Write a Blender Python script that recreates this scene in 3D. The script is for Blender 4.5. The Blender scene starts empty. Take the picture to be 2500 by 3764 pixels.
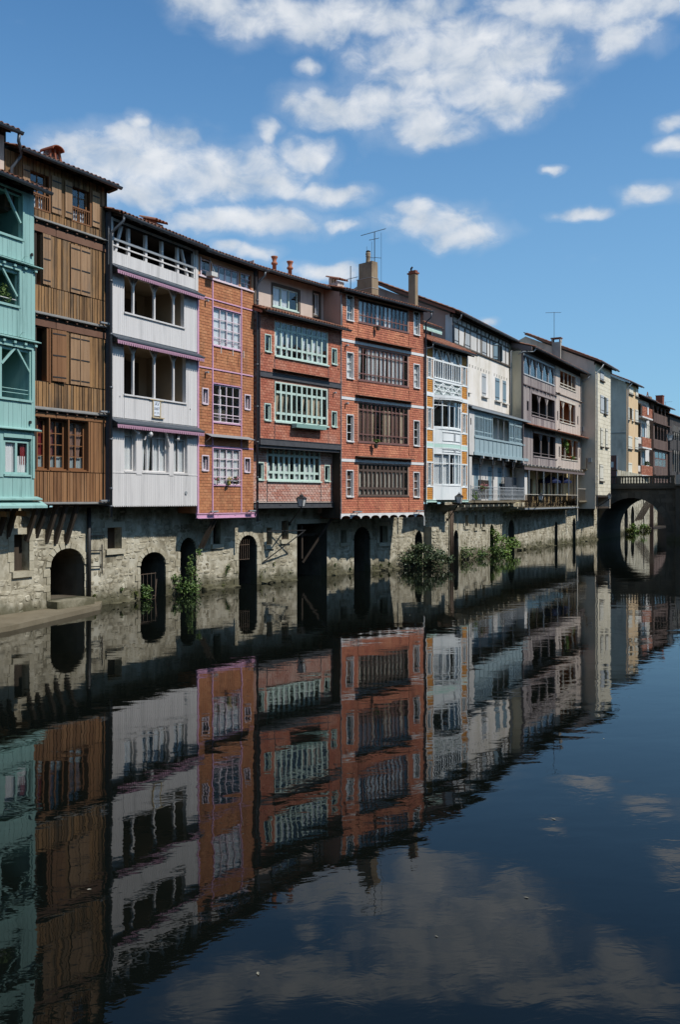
import bpy, math, random
from mathutils import Vector, Matrix
random.seed(11)
R = math.radians
scene = bpy.context.scene
COL = scene.collection

# ------------------------------------------------------------------ camera
cam_data = bpy.data.cameras.new('camera')
cam_data.sensor_fit = 'VERTICAL'
cam_data.sensor_height = 36.0
cam_data.lens = 31.56
cam_data.shift_y = -0.0122
cam_data.clip_start = 0.1
cam_data.clip_end = 6000
camera = bpy.data.objects.new('camera', cam_data)
camera.location = (0, 0, 4.0)
camera.rotation_euler = (R(90), 0, 0)
COL.objects.link(camera)
scene.camera = camera

# ------------------------------------------------------------------ light
SUN = Vector((0.885, -0.476, 0)).normalized()
ELEV = R(50)
sun_dir = Vector((SUN.x * math.cos(ELEV), SUN.y * math.cos(ELEV), math.sin(ELEV)))
sd = bpy.data.lights.new('sun', 'SUN')
sd.energy = 4.3
sd.angle = R(0.53)
sd.color = (1.0, 0.955, 0.89)
sun = bpy.data.objects.new('sun', sd)
sun.rotation_euler = (-sun_dir).to_track_quat('-Z', 'Y').to_euler()
sun.location = (60, -40, 80)
COL.objects.link(sun)

scene.view_settings.view_transform = 'Standard'
scene.view_settings.look = 'None'
scene.view_settings.exposure = 0.0
scene.view_settings.gamma = 1.0
scene.view_settings.use_curve_mapping = False
scene.cycles.max_bounces = 8
scene.cycles.diffuse_bounces = 3
scene.cycles.glossy_bounces = 3
scene.cycles.transparent_max_bounces = 12
scene.cycles.caustics_reflective = False
scene.cycles.caustics_refractive = False


# ---- tiny node helper
class NT:
    def __init__(s, tree):
        s.t = tree
        s.n = tree.nodes
    def node(s, kind, **kw):
        n = s.n.new(kind)
        for k, v in kw.items():
            setattr(n, k, v)
        return n
    def put(s, sock, v):
        if v is None:
            return
        if isinstance(v, bpy.types.NodeSocket):
            s.t.links.new(v, sock)
        else:
            if isinstance(v, (tuple, list)) and len(v) == 3 and sock.type == 'RGBA':
                v = (*v, 1)
            sock.default_value = v
    def math(s, op, a, b=None, c=None, clamp=False):
        n = s.node('ShaderNodeMath', operation=op, use_clamp=clamp)
        s.put(n.inputs[0], a)
        s.put(n.inputs[1], b)
        s.put(n.inputs[2], c)
        return n.outputs[0]
    def vmath(s, op, a, b=None):
        n = s.node('ShaderNodeVectorMath', operation=op)
        s.put(n.inputs[0], a)
        s.put(n.inputs[1], b)
        return n.outputs['Value'] if op in ('DOT_PRODUCT', 'LENGTH') else n.outputs[0]
    def mix(s, f, a, b, mode='MIX'):
        n = s.node('ShaderNodeMix', data_type='RGBA', blend_type=mode)
        s.put(n.inputs[0], f)
        s.put(n.inputs[6], a)
        s.put(n.inputs[7], b)
        return n.outputs[2]
    def noise(s, vec, scale=1.0, detail=4.0, rough=0.55, dist=0.0):
        n = s.node('ShaderNodeTexNoise')
        s.put(n.inputs['Vector'], vec)
        n.inputs['Scale'].default_value = scale
        n.inputs['Detail'].default_value = detail
        n.inputs['Roughness'].default_value = rough
        n.inputs['Distortion'].default_value = dist
        return n.outputs[0]
    def smooth(s, v, a, b):
        n = s.node('ShaderNodeMapRange', interpolation_type='SMOOTHSTEP')
        s.put(n.inputs[0], v)
        s.put(n.inputs[1], a)
        s.put(n.inputs[2], b)
        return n.outputs[0]
    def ramp(s, v, cols):
        n = s.node('ShaderNodeValToRGB')
        e = n.color_ramp.elements
        while len(e) < len(cols):
            e.new(0.5)
        for i, c in enumerate(cols):
            e[i].position = i / max(1, len(cols) - 1)
            e[i].color = (*c, 1)
        s.put(n.inputs[0], v)
        return n.outputs[0]


# ------------------------------------------------------------------ sky
world = bpy.data.worlds.new('World')
scene.world = world
world.use_nodes = True
w = NT(world.node_tree)
w.n.clear()
sky = w.node('ShaderNodeTexSky', sky_type='NISHITA')
sky.sun_disc = False
sky.sun_elevation = ELEV
sky.sun_rotation = math.atan2(SUN.x, SUN.y)
sky.altitude = 200
sky.air_density = 1.0
sky.dust_density = 0.35
sky.ozone_density = 2.2

# clouds: fair-weather cumulus spread over the dome; (azimuth, elevation, half width, half height) in radians
CLOUDS = [
    (-0.146, 0.5, 0.0426, 0.0166), (-0.108, 0.489, 0.0287, 0.0169), (-0.069, 0.497, 0.0433, 0.0168), (-0.026, 0.485, 0.0338, 0.0151), (0.008, 0.495, 0.0531, 0.0168),
    (0.056, 0.488, 0.0433, 0.015), (0.099, 0.498, 0.0335, 0.0093), (0.133, 0.463, 0.0902, 0.0249), (0.08, 0.455, 0.0576, 0.0148), (0.189, 0.451, 0.0536, 0.0269),
    (0.118, 0.436, 0.0715, 0.015), (0.166, 0.42, 0.0564, 0.0191), (0.201, 0.413, 0.0348, 0.0179), (-0.031, 0.413, 0.0299, 0.0138), (0.008, 0.403, 0.0459, 0.0139),
    (0.058, 0.414, 0.0506, 0.0182), (0.097, 0.394, 0.0421, 0.018), (0.114, 0.383, 0.0315, 0.0091), (-0.035, 0.45, 0.0097, 0.0078), (0.198, 0.496, 0.0372, 0.0092),
    (0.249, 0.484, 0.0499, 0.0147), (0.303, 0.483, 0.0572, 0.0163), (0.309, 0.456, 0.0289, 0.0148), (0.346, 0.477, 0.0257, 0.0108), (-0.284, 0.358, 0.0401, 0.013),
    (-0.247, 0.353, 0.05, 0.0206), (-0.221, 0.389, 0.012, 0.0081), (-0.23, 0.374, 0.0275, 0.0122), (-0.18, 0.38, 0.0234, 0.0082), (-0.197, 0.355, 0.0604, 0.0229),
    (-0.158, 0.344, 0.0565, 0.0245), (-0.225, 0.321, 0.0505, 0.0136), (-0.117, 0.338, 0.05, 0.0179), (-0.077, 0.337, 0.0336, 0.0129), (-0.079, 0.383, 0.0115, 0.0099),
    (-0.086, 0.353, 0.0249, 0.0186), (-0.033, 0.366, 0.0222, 0.016), (-0.004, 0.325, 0.0348, 0.0087), (-0.026, 0.329, 0.0203, 0.0087), (-0.165, 0.292, 0.0263, 0.0096),
    (-0.122, 0.298, 0.05, 0.0118), (-0.067, 0.298, 0.0443, 0.0119), (0.005, 0.295, 0.0174, 0.0053), (0.104, 0.299, 0.044, 0.0149), (0.084, 0.313, 0.0221, 0.0078),
    (0.135, 0.282, 0.0342, 0.0106), (-0.093, 0.267, 0.0201, 0.0072), (-0.122, 0.27, 0.0171, 0.0053), (-0.012, 0.247, 0.03, 0.0091), (0.329, 0.312, 0.0234, 0.0091),
    (0.265, 0.298, 0.0252, 0.0047), (0.233, 0.343, 0.0091, 0.0033), (0.357, 0.375, 0.0144, 0.0071), (0.36, 0.355, 0.0169, 0.0068), (0.168, 0.191, 0.008, 0.0046),
]
grp = bpy.data.node_groups.new('cloud_field', 'ShaderNodeTree')
grp.interface.new_socket('P', in_out='INPUT', socket_type='NodeSocketVector')
grp.interface.new_socket('F', in_out='OUTPUT', socket_type='NodeSocketFloat')
g = NT(grp)
gi = g.node('NodeGroupInput')
go = g.node('NodeGroupOutput')
P = gi.outputs[0]
wob = g.node('ShaderNodeTexNoise')
g.put(wob.inputs['Vector'], P)
wob.inputs['Scale'].default_value = 22
wob.inputs['Detail'].default_value = 2
off = g.vmath('MULTIPLY', g.vmath('SUBTRACT', wob.outputs['Color'], (.5, .5, .5)), (.040, .026, 0))
PW = g.vmath('ADD', P, off)
acc = None
for (a, e, ra, re) in CLOUDS:
    ra, re = ra * 1.24, re * 1.24
    n = g.node('ShaderNodeVectorMath', operation='MULTIPLY_ADD')
    g.put(n.inputs[0], PW)
    n.inputs[1].default_value = (1 / ra, 1 / re, 0)
    n.inputs[2].default_value = (-a / ra, -e / re, 0)
    q = g.vmath('DOT_PRODUCT', n.outputs[0], n.outputs[0])
    acc = q if acc is None else g.math('SMOOTH_MIN', acc, q, 0.35)
acc = g.math('SUBTRACT', 1.0, acc)
# beyond the part of the dome listed above the same kind of cloud goes on, scattered by noise
sx = g.node('ShaderNodeSeparateXYZ')
g.put(sx.inputs[0], P)
far = g.math('MAXIMUM', g.smooth(g.math('ABSOLUTE', sx.outputs[0]), .36, .46), g.smooth(sx.outputs[1], .53, .62))
base = g.noise(g.vmath('MULTIPLY', P, (3.2, 6.0, 1)), 1.0, 3, .5)
scat = g.math('MULTIPLY', g.math('SUBTRACT', base, .585), 9.0)
acc = g.math('ADD', g.math('MULTIPLY', acc, g.math('SUBTRACT', 1.0, far)), g.math('MULTIPLY', g.math('MAXIMUM', scat, -1.5), far))
g.put(go.inputs[0], g.math('MAXIMUM', acc, -2.2))

tc = w.node('ShaderNodeTexCoord')
sep = w.node('ShaderNodeSeparateXYZ')
w.put(sep.inputs[0], tc.outputs['Generated'])
az = w.math('ARCTAN2', sep.outputs[0], sep.outputs[1])
el = w.math('ARCSINE', sep.outputs[2])
cmb = w.node('ShaderNodeCombineXYZ')
w.put(cmb.inputs[0], az)
w.put(cmb.inputs[1], el)
PV = cmb.outputs[0]
def field(v):
    n = w.node('ShaderNodeGroup')
    n.node_tree = grp
    w.put(n.inputs[0], v)
    return n.outputs[0]
f0 = field(PV)
QV = w.vmath('MULTIPLY', PV, (1.0, 1.45, 1))
fine = w.noise(QV, 26, 7, .60, .3)
soft = w.noise(QV, 15, 2, .5)
soft_up = w.noise(w.vmath('ADD', QV, (.010, .022, 0)), 15, 2, .5)
f0 = w.math('ADD', f0, w.math('MULTIPLY', w.math('SUBTRACT', fine, .5), 2.7))
veil = w.math('MULTIPLY', w.smooth(w.math('ADD', f0, w.math('MULTIPLY', w.math('SUBTRACT', soft, .5), 3.0)), -1.6, 1.0), .26)
dens = w.math('MULTIPLY', w.math('MAXIMUM', veil, w.smooth(f0, -.55, 1.3)), w.smooth(el, .02, .16))
lit = w.math('ADD', .52, w.math('MULTIPLY', w.math('SUBTRACT', soft, soft_up), 1.5))
lit = w.math('ADD', lit, w.math('MULTIPLY', w.math('SUBTRACT', fine, .5), .5))
lit = w.math('ADD', lit, w.math('MULTIPLY', w.math('SUBTRACT', f0, .7), .10), clamp=True)
ccol = w.mix(lit, (.48, .56, .66), (.86, .88, .91))
skyc = w.mix(1.0, sky.outputs[0], (.082, .131, .153), 'MULTIPLY')
haze_w = w.math('MULTIPLY', w.smooth(el, .55, .0), .62)
skyc = w.mix(haze_w, skyc, (.26, .455, .655))
final = w.mix(w.math('MULTIPLY', dens, .94), skyc, ccol)
bg = w.node('ShaderNodeBackground')
w.put(bg.inputs[0], final)
bg.inputs[1].default_value = 1.0
wo = w.node('ShaderNodeOutputWorld')
w.t.links.new(bg.outputs[0], wo.inputs[0])

# ------------------------------------------------------------------ materials
MATS = {}
def surf(name, cols, rough=.75, scale=3.0, stretch=(1, 1, 1), rnd=.5, contrast=1.4, bump=.15, bscale=30, spec=.25,
         grime=None, metal=0.0, bstretch=None, water=False):
    """colour ramp driven by a per-piece random value and by noise; grime = (colour, amount, scale, stretch)"""
    m = bpy.data.materials.new(name)
    m.use_nodes = True
    k = NT(m.node_tree)
    b = k.n['Principled BSDF']
    geo = k.node('ShaderNodeNewGeometry')
    pos = geo.outputs['Position']
    v = k.noise(k.vmath('MULTIPLY', pos, stretch), scale, 5, .6)
    v = k.math('ADD', k.math('MULTIPLY', k.math('SUBTRACT', v, .5), contrast), .5)
    if rnd > 0:
        oi = k.node('ShaderNodeObjectInfo')
        r = k.math('FRACT', k.math('ADD', geo.outputs['Random Per Island'], oi.outputs['Random']))
        v = k.math('ADD', k.math('MULTIPLY', v, 1 - rnd), k.math('MULTIPLY', r, rnd), clamp=True)
    c = k.ramp(v, cols)
    if grime:
        gc, amt, gs, gst = grime
        gv = k.noise(k.vmath('MULTIPLY', pos, gst), gs, 6, .65)
        c = k.mix(k.math('MULTIPLY', k.smooth(gv, .48, .72), amt), c, gc)
    if water:      # damp and algae left by the river on the stones
        sp = k.node('ShaderNodeSeparateXYZ')
        k.put(sp.inputs[0], pos)
        nz = k.noise(pos, 1.6, 5, .6)
        lvl = k.math('SUBTRACT', sp.outputs[2], k.math('MULTIPLY', nz, 1.5))
        c = k.mix(k.math('MULTIPLY', k.smooth(lvl, .05, -.6), .88), c, (.07, .066, .036))
    k.put(b.inputs['Base Color'], c)
    b.inputs['Roughness'].default_value = rough
    b.inputs['Specular IOR Level'].default_value = spec
    b.inputs['Metallic'].default_value = metal
    if bump:
        bn = k.node('ShaderNodeBump')
        bn.inputs['Strength'].default_value = bump
        bn.inputs['Distance'].default_value = .02
        k.put(bn.inputs['Height'], k.noise(k.vmath('MULTIPLY', pos, bstretch or stretch), bscale, 4, .6))
        k.put(b.inputs['Normal'], bn.outputs[0])
    MATS[name] = m
    return m

VERT = (9, 9, .7)
WOOD = (7, 7, .8)
surf('timber', [(0.0509, 0.0316, 0.0193), (0.1224, 0.0714, 0.0365), (0.2251, 0.1271, 0.0592), (0.3473, 0.1926, 0.0826), (0.1957, 0.1287, 0.0757), (0.3669, 0.1977, 0.0791)], .85, 1.0, WOOD, .55, 2.2, .5, 5, grime=((.05, .04, .03), .75, .7, (3, 3, .5)))
surf('timber_warm', [(0.11, 0.0528, 0.026), (0.215, 0.1037, 0.046), (0.3, 0.1517, 0.068), (0.25, 0.1421, 0.076)], .82, 1.0, WOOD, .5, 2.0, .4, 5, grime=((.05, .035, .025), .6, .7, (3, 3, .5)))
surf('shutter_wood', [(0.2213, 0.1321, 0.0727), (0.3138, 0.1918, 0.1066), (0.3859, 0.2454, 0.1437)], .85, 1.0, WOOD, .3, 1.8, .35, 5, grime=((.13, .11, .09), .6, .6, (2.5, 2.5, .6)))
surf('shutter_red', [(0.16, 0.075, 0.035), (0.225, 0.11, 0.05), (0.27, 0.14, 0.065)], .7, 1.0, WOOD, .3, 1.6, .25, 5)
surf('beam_red', [(0.105, 0.055, 0.037), (0.155, 0.08, 0.052), (0.205, 0.115, 0.075)], .8, 1.0, (3, 3, 3), .4, 1.6, .3, 8)
surf('frame_brown', [(0.15, 0.068, 0.03), (0.2, 0.092, 0.04), (0.25, 0.12, 0.055)], .55, 1.0, WOOD, .3, 1.2, .15, 6)
surf('dark_wood', [(.022, .017, .013), (.045, .034, .025), (.075, .056, .04)], .85, 1.0, WOOD, .5, 1.8, .4, 6)
surf('lead', [(.115, .115, .11), (.19, .19, .18), (.25, .245, .23)], .7, 2.0, (2, 2, 6), .2, 1.6, .2, 20)
surf('zinc', [(.060, .068, .078), (.090, .100, .112), (.12, .13, .142)], .45, 1.5, (2, 2, .6), .15, 1.5, .05, 20, .5, metal=.35)
surf('zinc_pale', [(.21, .225, .235), (.30, .315, .32), (.36, .37, .37)], .5, 2, (2, 2, 2), .15, 1.4, .05, 20, .5, metal=.2)
surf('slate', [(.045, .052, .062), (.065, .075, .088), (.09, .10, .112)], .6, 2, (1, 1, 3), .3, 1.5, .2, 10)
surf('iron', [(.012, .012, .013), (.022, .021, .02), (.035, .032, .03)], .6, 8, (1, 1, 1), .2, 1.2, .1, 40, .4)
surf('rust_iron', [(.06, .04, .03), (.10, .07, .05), (.16, .13, .11)], .8, 8, (1, 1, 1), .2, 1.4, .2, 40)
surf('teal_paint', [(0.235, 0.4, 0.365), (0.275, 0.455, 0.415), (0.31, 0.49, 0.45)], .6, 2.0, VERT, .35, 1.0, .12, 4, grime=((.13, .24, .22), .65, .7, (5, 5, .45)))
surf('white_paint', [(0.5777, 0.5512, 0.5252), (0.636, 0.6084, 0.5807), (0.6784, 0.65, 0.6211)], .55, 2.0, VERT, .3, 1.0, .08, 4, grime=((.33, .32, .31), .5, .8, (5, 5, .35)))
surf('valance_mauve', [(.34, .185, .255), (.40, .225, .30), (.44, .255, .33)], .6, 3, VERT, .1, 1.0, .05, 6)
surf('pink_paint', [(0.54, 0.3, 0.43), (0.6, 0.34, 0.475), (0.64, 0.38, 0.515)], .5, 3, VERT, .2, 1.0, .06, 8, grime=((.25, .14, .2), .4, 1.2, (3, 3, .8)))
surf('pink_white', [(.62, .51, .54), (.68, .56, .60), (.72, .61, .64)], .5, 3, VERT, .2, .8, .04, 8)
surf('brick_pink', [(0.2968, 0.1081, 0.052), (0.3763, 0.1463, 0.069), (0.4558, 0.1957, 0.092), (0.5088, 0.2472, 0.128)], .85, 1.2, (1, 1, .6), .46, 1.6, .35, 45, grime=((.17, .085, .045), .65, .9, (2.2, 2.2, .4)))
surf('mortar_pink', [(0.47, 0.25, 0.145), (0.56, 0.325, 0.2)], .9, 2, (1, 1, 1), 0, 1.2, .3, 40)
surf('brick_mint', [(0.3074, 0.0901, 0.0525), (0.4028, 0.1293, 0.0788), (0.477, 0.1802, 0.1103), (0.53, 0.2385, 0.1575)], .85, 1.4, (1, 1, .6), .6, 1.6, .3, 45, grime=((.55, .33, .25), .45, .8, (1, 1, 1.6)))
surf('mortar_mint', [(.58, .345, .255), (.68, .44, .34)], .9, 2, (1, 1, 1), 0, 1.2, .3, 40)
surf('brick_wash', [(0.38, 0.15, 0.105), (0.48, 0.23, 0.17), (0.56, 0.35, 0.28), (0.62, 0.46, 0.385)], .88, 1.0, (1, 1, .8), .55, 2.0, .3, 45, grime=((.55, .43, .36), .7, .55, (1, 1, 2.2)))
surf('mortar_wash', [(0.66, 0.5, 0.41), (0.78, 0.64, 0.54)], .9, 2, (1, 1, 1), 0, 1.2, .3, 40)
surf('brick_red', [(0.3335, 0.1008, 0.062), (0.4197, 0.1407, 0.084), (0.506, 0.1911, 0.108), (0.598, 0.2625, 0.145)], .85, .55, (1, 1, .55), .42, 2.2, .35, 45, grime=((.19, .075, .05), .6, .8, (2.0, 2.0, .4)))
surf('mortar_red', [(0.5, 0.3, 0.215), (0.6, 0.39, 0.29)], .9, 2, (1, 1, 1), 0, 1.2, .3, 40)
surf('tile_orange', [(0.42, 0.17, 0.035), (0.52, 0.23, 0.05), (0.59, 0.29, 0.075)], .75, 2, (1, 1, 1), .6, 1.3, .25, 40)
surf('mint_paint', [(0.45, 0.56, 0.49), (0.51, 0.63, 0.555), (0.55, 0.67, 0.6)], .5, 3, VERT, .2, .9, .05, 8, grime=((.2, .28, .23), .35, 1.2, (4, 4, .8)))
surf('mint_box', [(0.26, 0.43, 0.38), (0.31, 0.49, 0.43)], .5, 3, VERT, .1, .9, .05, 8)
surf('steel_dark', [(.045, .045, .05), (.065, .065, .07), (.09, .088, .09)], .55, 2, (2, 2, 2), .1, 1.5, .1, 20, .5)
surf('frame_maroon', [(0.145, 0.072, 0.063), (0.185, 0.096, 0.084), (0.225, 0.122, 0.106)], .55, 3, VERT, .2, 1.0, .05, 8)
surf('frame_umber', [(.065, .045, .036), (.09, .064, .052), (.115, .085, .07)], .6, 3, VERT, .2, 1.0, .05, 8)
surf('white_trim', [(.64, .63, .61), (.72, .71, .69), (.76, .75, .73)], .55, 3, (2, 2, 2), .15, 1.0, .06, 10, grime=((.42, .38, .34), .4, 1.2, (3, 3, .7)))
surf('ice_paint', [(0.7035, 0.7313, 0.7203), (0.7718, 0.791, 0.7742), (0.8085, 0.8209, 0.7987)], .5, 2, VERT, .12, .9, .05, 6, grime=((.42, .52, .52), .35, .8, (3, 3, .6)))
surf('mint_band', [(.46, .66, .57), (.52, .71, .62)], .5, 2, VERT, .1, .9, .05, 6)
surf('stucco_cream', [(0.6104, 0.5469, 0.4562), (0.7224, 0.6621, 0.5752), (0.784, 0.7311, 0.6612), (0.8232, 0.7887, 0.7538)], .92, .8, (1, 1, .6), 0, 2.2, .5, 35, grime=((.42, .37, .26), .55, .55, (1.6, 1.6, .4)))
surf('stucco_white', [(.52, .50, .46), (.62, .60, .565), (.68, .66, .63)], .92, 1, (1, 1, .6), .1, 1.6, .4, 35, grime=((.38, .35, .3), .45, .7, (1.6, 1.6, .4)))
surf('plaster_attic', [(.50, .40, .335), (.58, .47, .395), (.64, .535, .45)], .92, 1, (1, 1, .6), .05, 1.6, .35, 35, grime=((.36, .28, .24), .5, .7, (1.6, 1.6, .4)))
surf('plaster_brown', [(0.36, 0.225, 0.175), (0.44, 0.285, 0.225), (0.5, 0.34, 0.27)], .92, .7, (1, 1, .5), 0, 1.8, .35, 35, grime=((.16, .10, .085), .6, .5, (1.2, 1.2, .5)))
surf('plaster_olive', [(0.48, 0.41, 0.28), (0.58, 0.5, 0.35), (0.64, 0.56, 0.41)], .92, .7, (1, 1, .5), 0, 1.8, .35, 35, grime=((.22, .19, .14), .55, .5, (1.2, 1.2, .5)))
surf('plaster_grey', [(.30, .275, .235), (.38, .35, .30), (.44, .41, .36)], .92, .7, (1, 1, .5), 0, 2.0, .35, 35, grime=((.17, .15, .13), .65, .45, (1.2, 1.2, .5)))
surf('plaster_side', [(.52, .44, .335), (.63, .54, .42), (.70, .61, .485)], .92, .7, (1, 1, .5), 0, 2.0, .35, 35, grime=((.27, .23, .19), .6, .45, (1.2, 1.2, .5)))
surf('timber_frame', [(.075, .06, .048), (.11, .09, .072), (.15, .125, .10)], .85, 1, WOOD, .4, 1.6, .3, 8)
surf('shutter_grey', [(.36, .38, .385), (.43, .45, .455), (.48, .50, .50)], .65, 2, VERT, .3, 1.0, .12, 6, grime=((.28, .29, .29), .4, 1, (4, 4, .6)))
surf('shutter_blue', [(.15, .225, .27), (.195, .28, .325), (.23, .315, .36)], .6, 2, VERT, .3, 1.0, .1, 6)
surf('gallery_blue', [(0.255, 0.335, 0.36), (0.3, 0.39, 0.41), (0.335, 0.42, 0.44)], .6, 2, VERT, .2, 1.0, .1, 6, grime=((.2, .26, .26), .45, .9, (3, 3, .6)))
surf('mauve_board', [(0.15, 0.118, 0.115), (0.245, 0.2, 0.19), (0.345, 0.29, 0.27), (0.46, 0.4, 0.345)], .75, 2, VERT, .8, 1.2, .15, 6)
surf('mauve_trim', [(0.13, 0.1, 0.096), (0.18, 0.142, 0.135)], .7, 2, VERT, .3, 1.0, .1, 6)
surf('rose_board', [(0.47, 0.385, 0.325), (0.545, 0.455, 0.385), (0.6, 0.515, 0.44)], .75, 2, VERT, .6, 1.0, .12, 6)
surf('cream_post', [(.55, .49, .40), (.63, .57, .47)], .7, 2, VERT, .3, 1.0, .1, 6)
surf('wall_yellow', [(.56, .48, .29), (.66, .57, .36)], .9, 1, (1, 1, 1), 0, 1.5, .3, 30)
surf('limestone', [(0.583, 0.5247, 0.3975), (0.6731, 0.6095, 0.4664), (0.742, 0.6837, 0.5459)], .88, 1.5, (1, 1, 1), .55, 1.4, .25, 25, grime=((.42, .37, .26), .4, .9, (1, 1, .6)))
surf('mortar_pale', [(.44, .42, .34), (.52, .49, .40)], .9, 2, (1, 1, 1), 0, 1.2, .3, 40)
surf('tan_stucco', [(.56, .385, .215), (.64, .455, .265), (.69, .51, .31)], .9, 1, (1, 1, .6), 0, 1.5, .25, 30, grime=((.46, .33, .2), .4, .6, (1.2, 1.2, .5)))
surf('cream_shutter', [(.60, .56, .46), (.68, .64, .53)], .65, 2, VERT, .25, .9, .1, 6)
surf('brick_far', [(.24, .075, .04), (.36, .13, .075), (.45, .21, .13)], .85, 4, (1, 1, 1), .6, 1.8, .3, 30)
surf('wood_far', [(.085, .052, .042), (.13, .085, .068), (.17, .115, .093)], .8, 1, WOOD, .6, 1.6, .3, 8)
surf('wood_maroon', [(.10, .04, .032), (.15, .062, .046), (.185, .085, .064)], .6, 1, WOOD, .4, 1.6, .2, 8)
surf('wood_black', [(.038, .032, .03), (.062, .053, .048), (.09, .078, .07)], .8, 1, WOOD, .5, 1.6, .3, 8)
surf('roof_tile', [(.13, .062, .042), (.22, .095, .058), (.31, .135, .078), (.24, .155, .11)], .88, 4, (1, 1, 1), .6, 1.5, .4, 40, grime=((.11, .10, .08), .7, 3.0, (1, 1, 1)))
surf('roof_tile_red', [(0.2132, 0.0808, 0.0525), (0.2952, 0.1187, 0.0735), (0.3608, 0.1805, 0.1155)], .85, 4, (1, 1, 1), .6, 1.5, .4, 40, grime=((.22, .17, .1), .5, 3.0, (1, 1, 1)))
surf('terracotta', [(.34, .12, .065), (.44, .17, .09)], .8, 4, (1, 1, 1), .3, 1.4, .2, 40)
surf('chimney_render', [(0.19, 0.1353, 0.085), (0.2755, 0.205, 0.1326), (0.3515, 0.2665, 0.1734)], .92, 1.2, (1, 1, .7), .1, 2.0, .4, 25, grime=((.10, .08, .065), .65, .8, (1.2, 1.2, .6)))
surf('brick_dark', [(.16, .05, .03), (.24, .08, .045), (.30, .12, .07)], .88, 3, (1, 1, 1), .6, 1.5, .4, 30)
surf('stone', [(.17, .145, .10), (.32, .285, .205), (.45, .41, .31), (.55, .51, .405)], .95, 2.4, (1, 1, 1), .30, 2.6, 1.0, 7, .12, grime=((.15, .128, .085), .75, .9, (1, 1, .7)), water=True)
surf('stone_mortar', [(.15, .13, .09), (.33, .295, .215), (.47, .43, .33), (.56, .525, .42)], .96, 1.7, (1, 1, .8), 0, 3.0, 1.0, 5, .12, grime=((.14, .12, .08), .75, 1.0, (1, 1, .7)), water=True)
surf('stone_dressed', [(.30, .265, .19), (.43, .39, .29), (.53, .49, .385)], .93, 2.2, (1, 1, 1), .45, 2.2, .8, 9, .12, grime=((.20, .17, .11), .65, 1, (1, 1, 1)), water=True)
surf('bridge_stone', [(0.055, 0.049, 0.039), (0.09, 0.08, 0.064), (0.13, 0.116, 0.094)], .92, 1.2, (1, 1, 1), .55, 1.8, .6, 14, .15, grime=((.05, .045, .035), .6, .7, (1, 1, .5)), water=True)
surf('shaded_stone', [(0.0595, 0.0495, 0.0384), (0.102, 0.0858, 0.064), (0.1445, 0.1237, 0.0928)], .95, 1.5, (1, 1, 1), 0, 1.8, .6, 12, .1)  # wall stone coloured darker to paint the shade deep inside the arches
surf('silt', [(.10, .085, .055), (.15, .13, .09)], .95, 1, (1, 1, 1), 0, 1.5, .3, 12)
surf('ledge_stone', [(0.124, 0.102, 0.0667), (0.1798, 0.15, 0.1015), (0.2232, 0.192, 0.1334)], .9, 1.6, (1, 1, 1), .3, 1.9, .5, 14, .15, grime=((.10, .085, .05), .6, .9, (1, 1, 1)))
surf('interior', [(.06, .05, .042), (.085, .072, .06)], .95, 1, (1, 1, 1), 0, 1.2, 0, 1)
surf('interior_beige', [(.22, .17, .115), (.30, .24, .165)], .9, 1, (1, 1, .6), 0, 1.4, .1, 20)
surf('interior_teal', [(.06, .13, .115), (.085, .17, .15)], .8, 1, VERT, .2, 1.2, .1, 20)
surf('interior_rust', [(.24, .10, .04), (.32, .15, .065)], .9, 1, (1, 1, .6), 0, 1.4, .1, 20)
surf('curtain', [(0.76, 0.76, 0.75), (0.84, 0.84, 0.83)], .9, 6, (1, 1, .3), .2, 1.0, .1, 20)
surf('curtain_beige', [(0.55, 0.42, 0.29), (0.66, 0.54, 0.4)], .9, 6, (1, 1, .3), .3, 1.2, .1, 20)
surf('curtain_brown', [(0.26, 0.155, 0.12), (0.37, 0.235, 0.18)], .9, 6, (1, 1, .3), .3, 1.2, .1, 20)
surf('curtain_red', [(.20, .025, .03), (.30, .045, .05)], .9, 6, (1, 1, .3), .3, 1.2, .1, 20)
surf('curtain_yellow', [(.50, .36, .08), (.58, .44, .12)], .9, 6, (1, 1, .3), .3, 1.2, .1, 20)
surf('blind', [(0.6, 0.54, 0.45), (0.68, 0.62, 0.53)], .9, 6, (1, 1, 1), .2, 1.0, .1, 20)
surf('frosted', [(.36, .42, .43), (.42, .48, .48)], .7, 3, (1, 1, 1), .2, 1.0, 0, 1)
surf('leaf', [(0.035, 0.068, 0.014), (0.065, 0.118, 0.024), (0.105, 0.17, 0.04), (0.14, 0.2, 0.06)], .55, 3, (1, 1, 1), .75, 1.3, 0, 1, .4)
surf('leaf_dark', [(0.026, 0.044, 0.018), (0.052, 0.08, 0.032), (0.085, 0.118, 0.05), (0.14, 0.17, 0.09)], .5, 3, (1, 1, 1), .75, 1.3, 0, 1, .4)
surf('leaf_bright', [(0.065, 0.125, 0.016), (0.115, 0.195, 0.03), (0.18, 0.26, 0.05)], .55, 3, (1, 1, 1), .75, 1.3, 0, 1, .4)
surf('moss', [(.05, .065, .015), (.10, .12, .03), (.15, .16, .05)], .9, 3, (1, 1, 1), .7, 1.3, 0, 1)
surf('stem', [(.06, .045, .025), (.10, .075, .04)], .85, 3, (1, 1, 1), .3, 1.2, 0, 1)
surf('flower_pink', [(.45, .10, .13), (.58, .22, .26)], .7, 5, (1, 1, 1), .8, 1.0, 0, 1)
surf('flower_red', [(.45, .02, .02), (.6, .05, .04)], .7, 5, (1, 1, 1), .8, 1.0, 0, 1)
surf('flower_yellow', [(.55, .40, .10), (.6, .5, .2)], .7, 5, (1, 1, 1), .8, 1.0, 0, 1)
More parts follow.
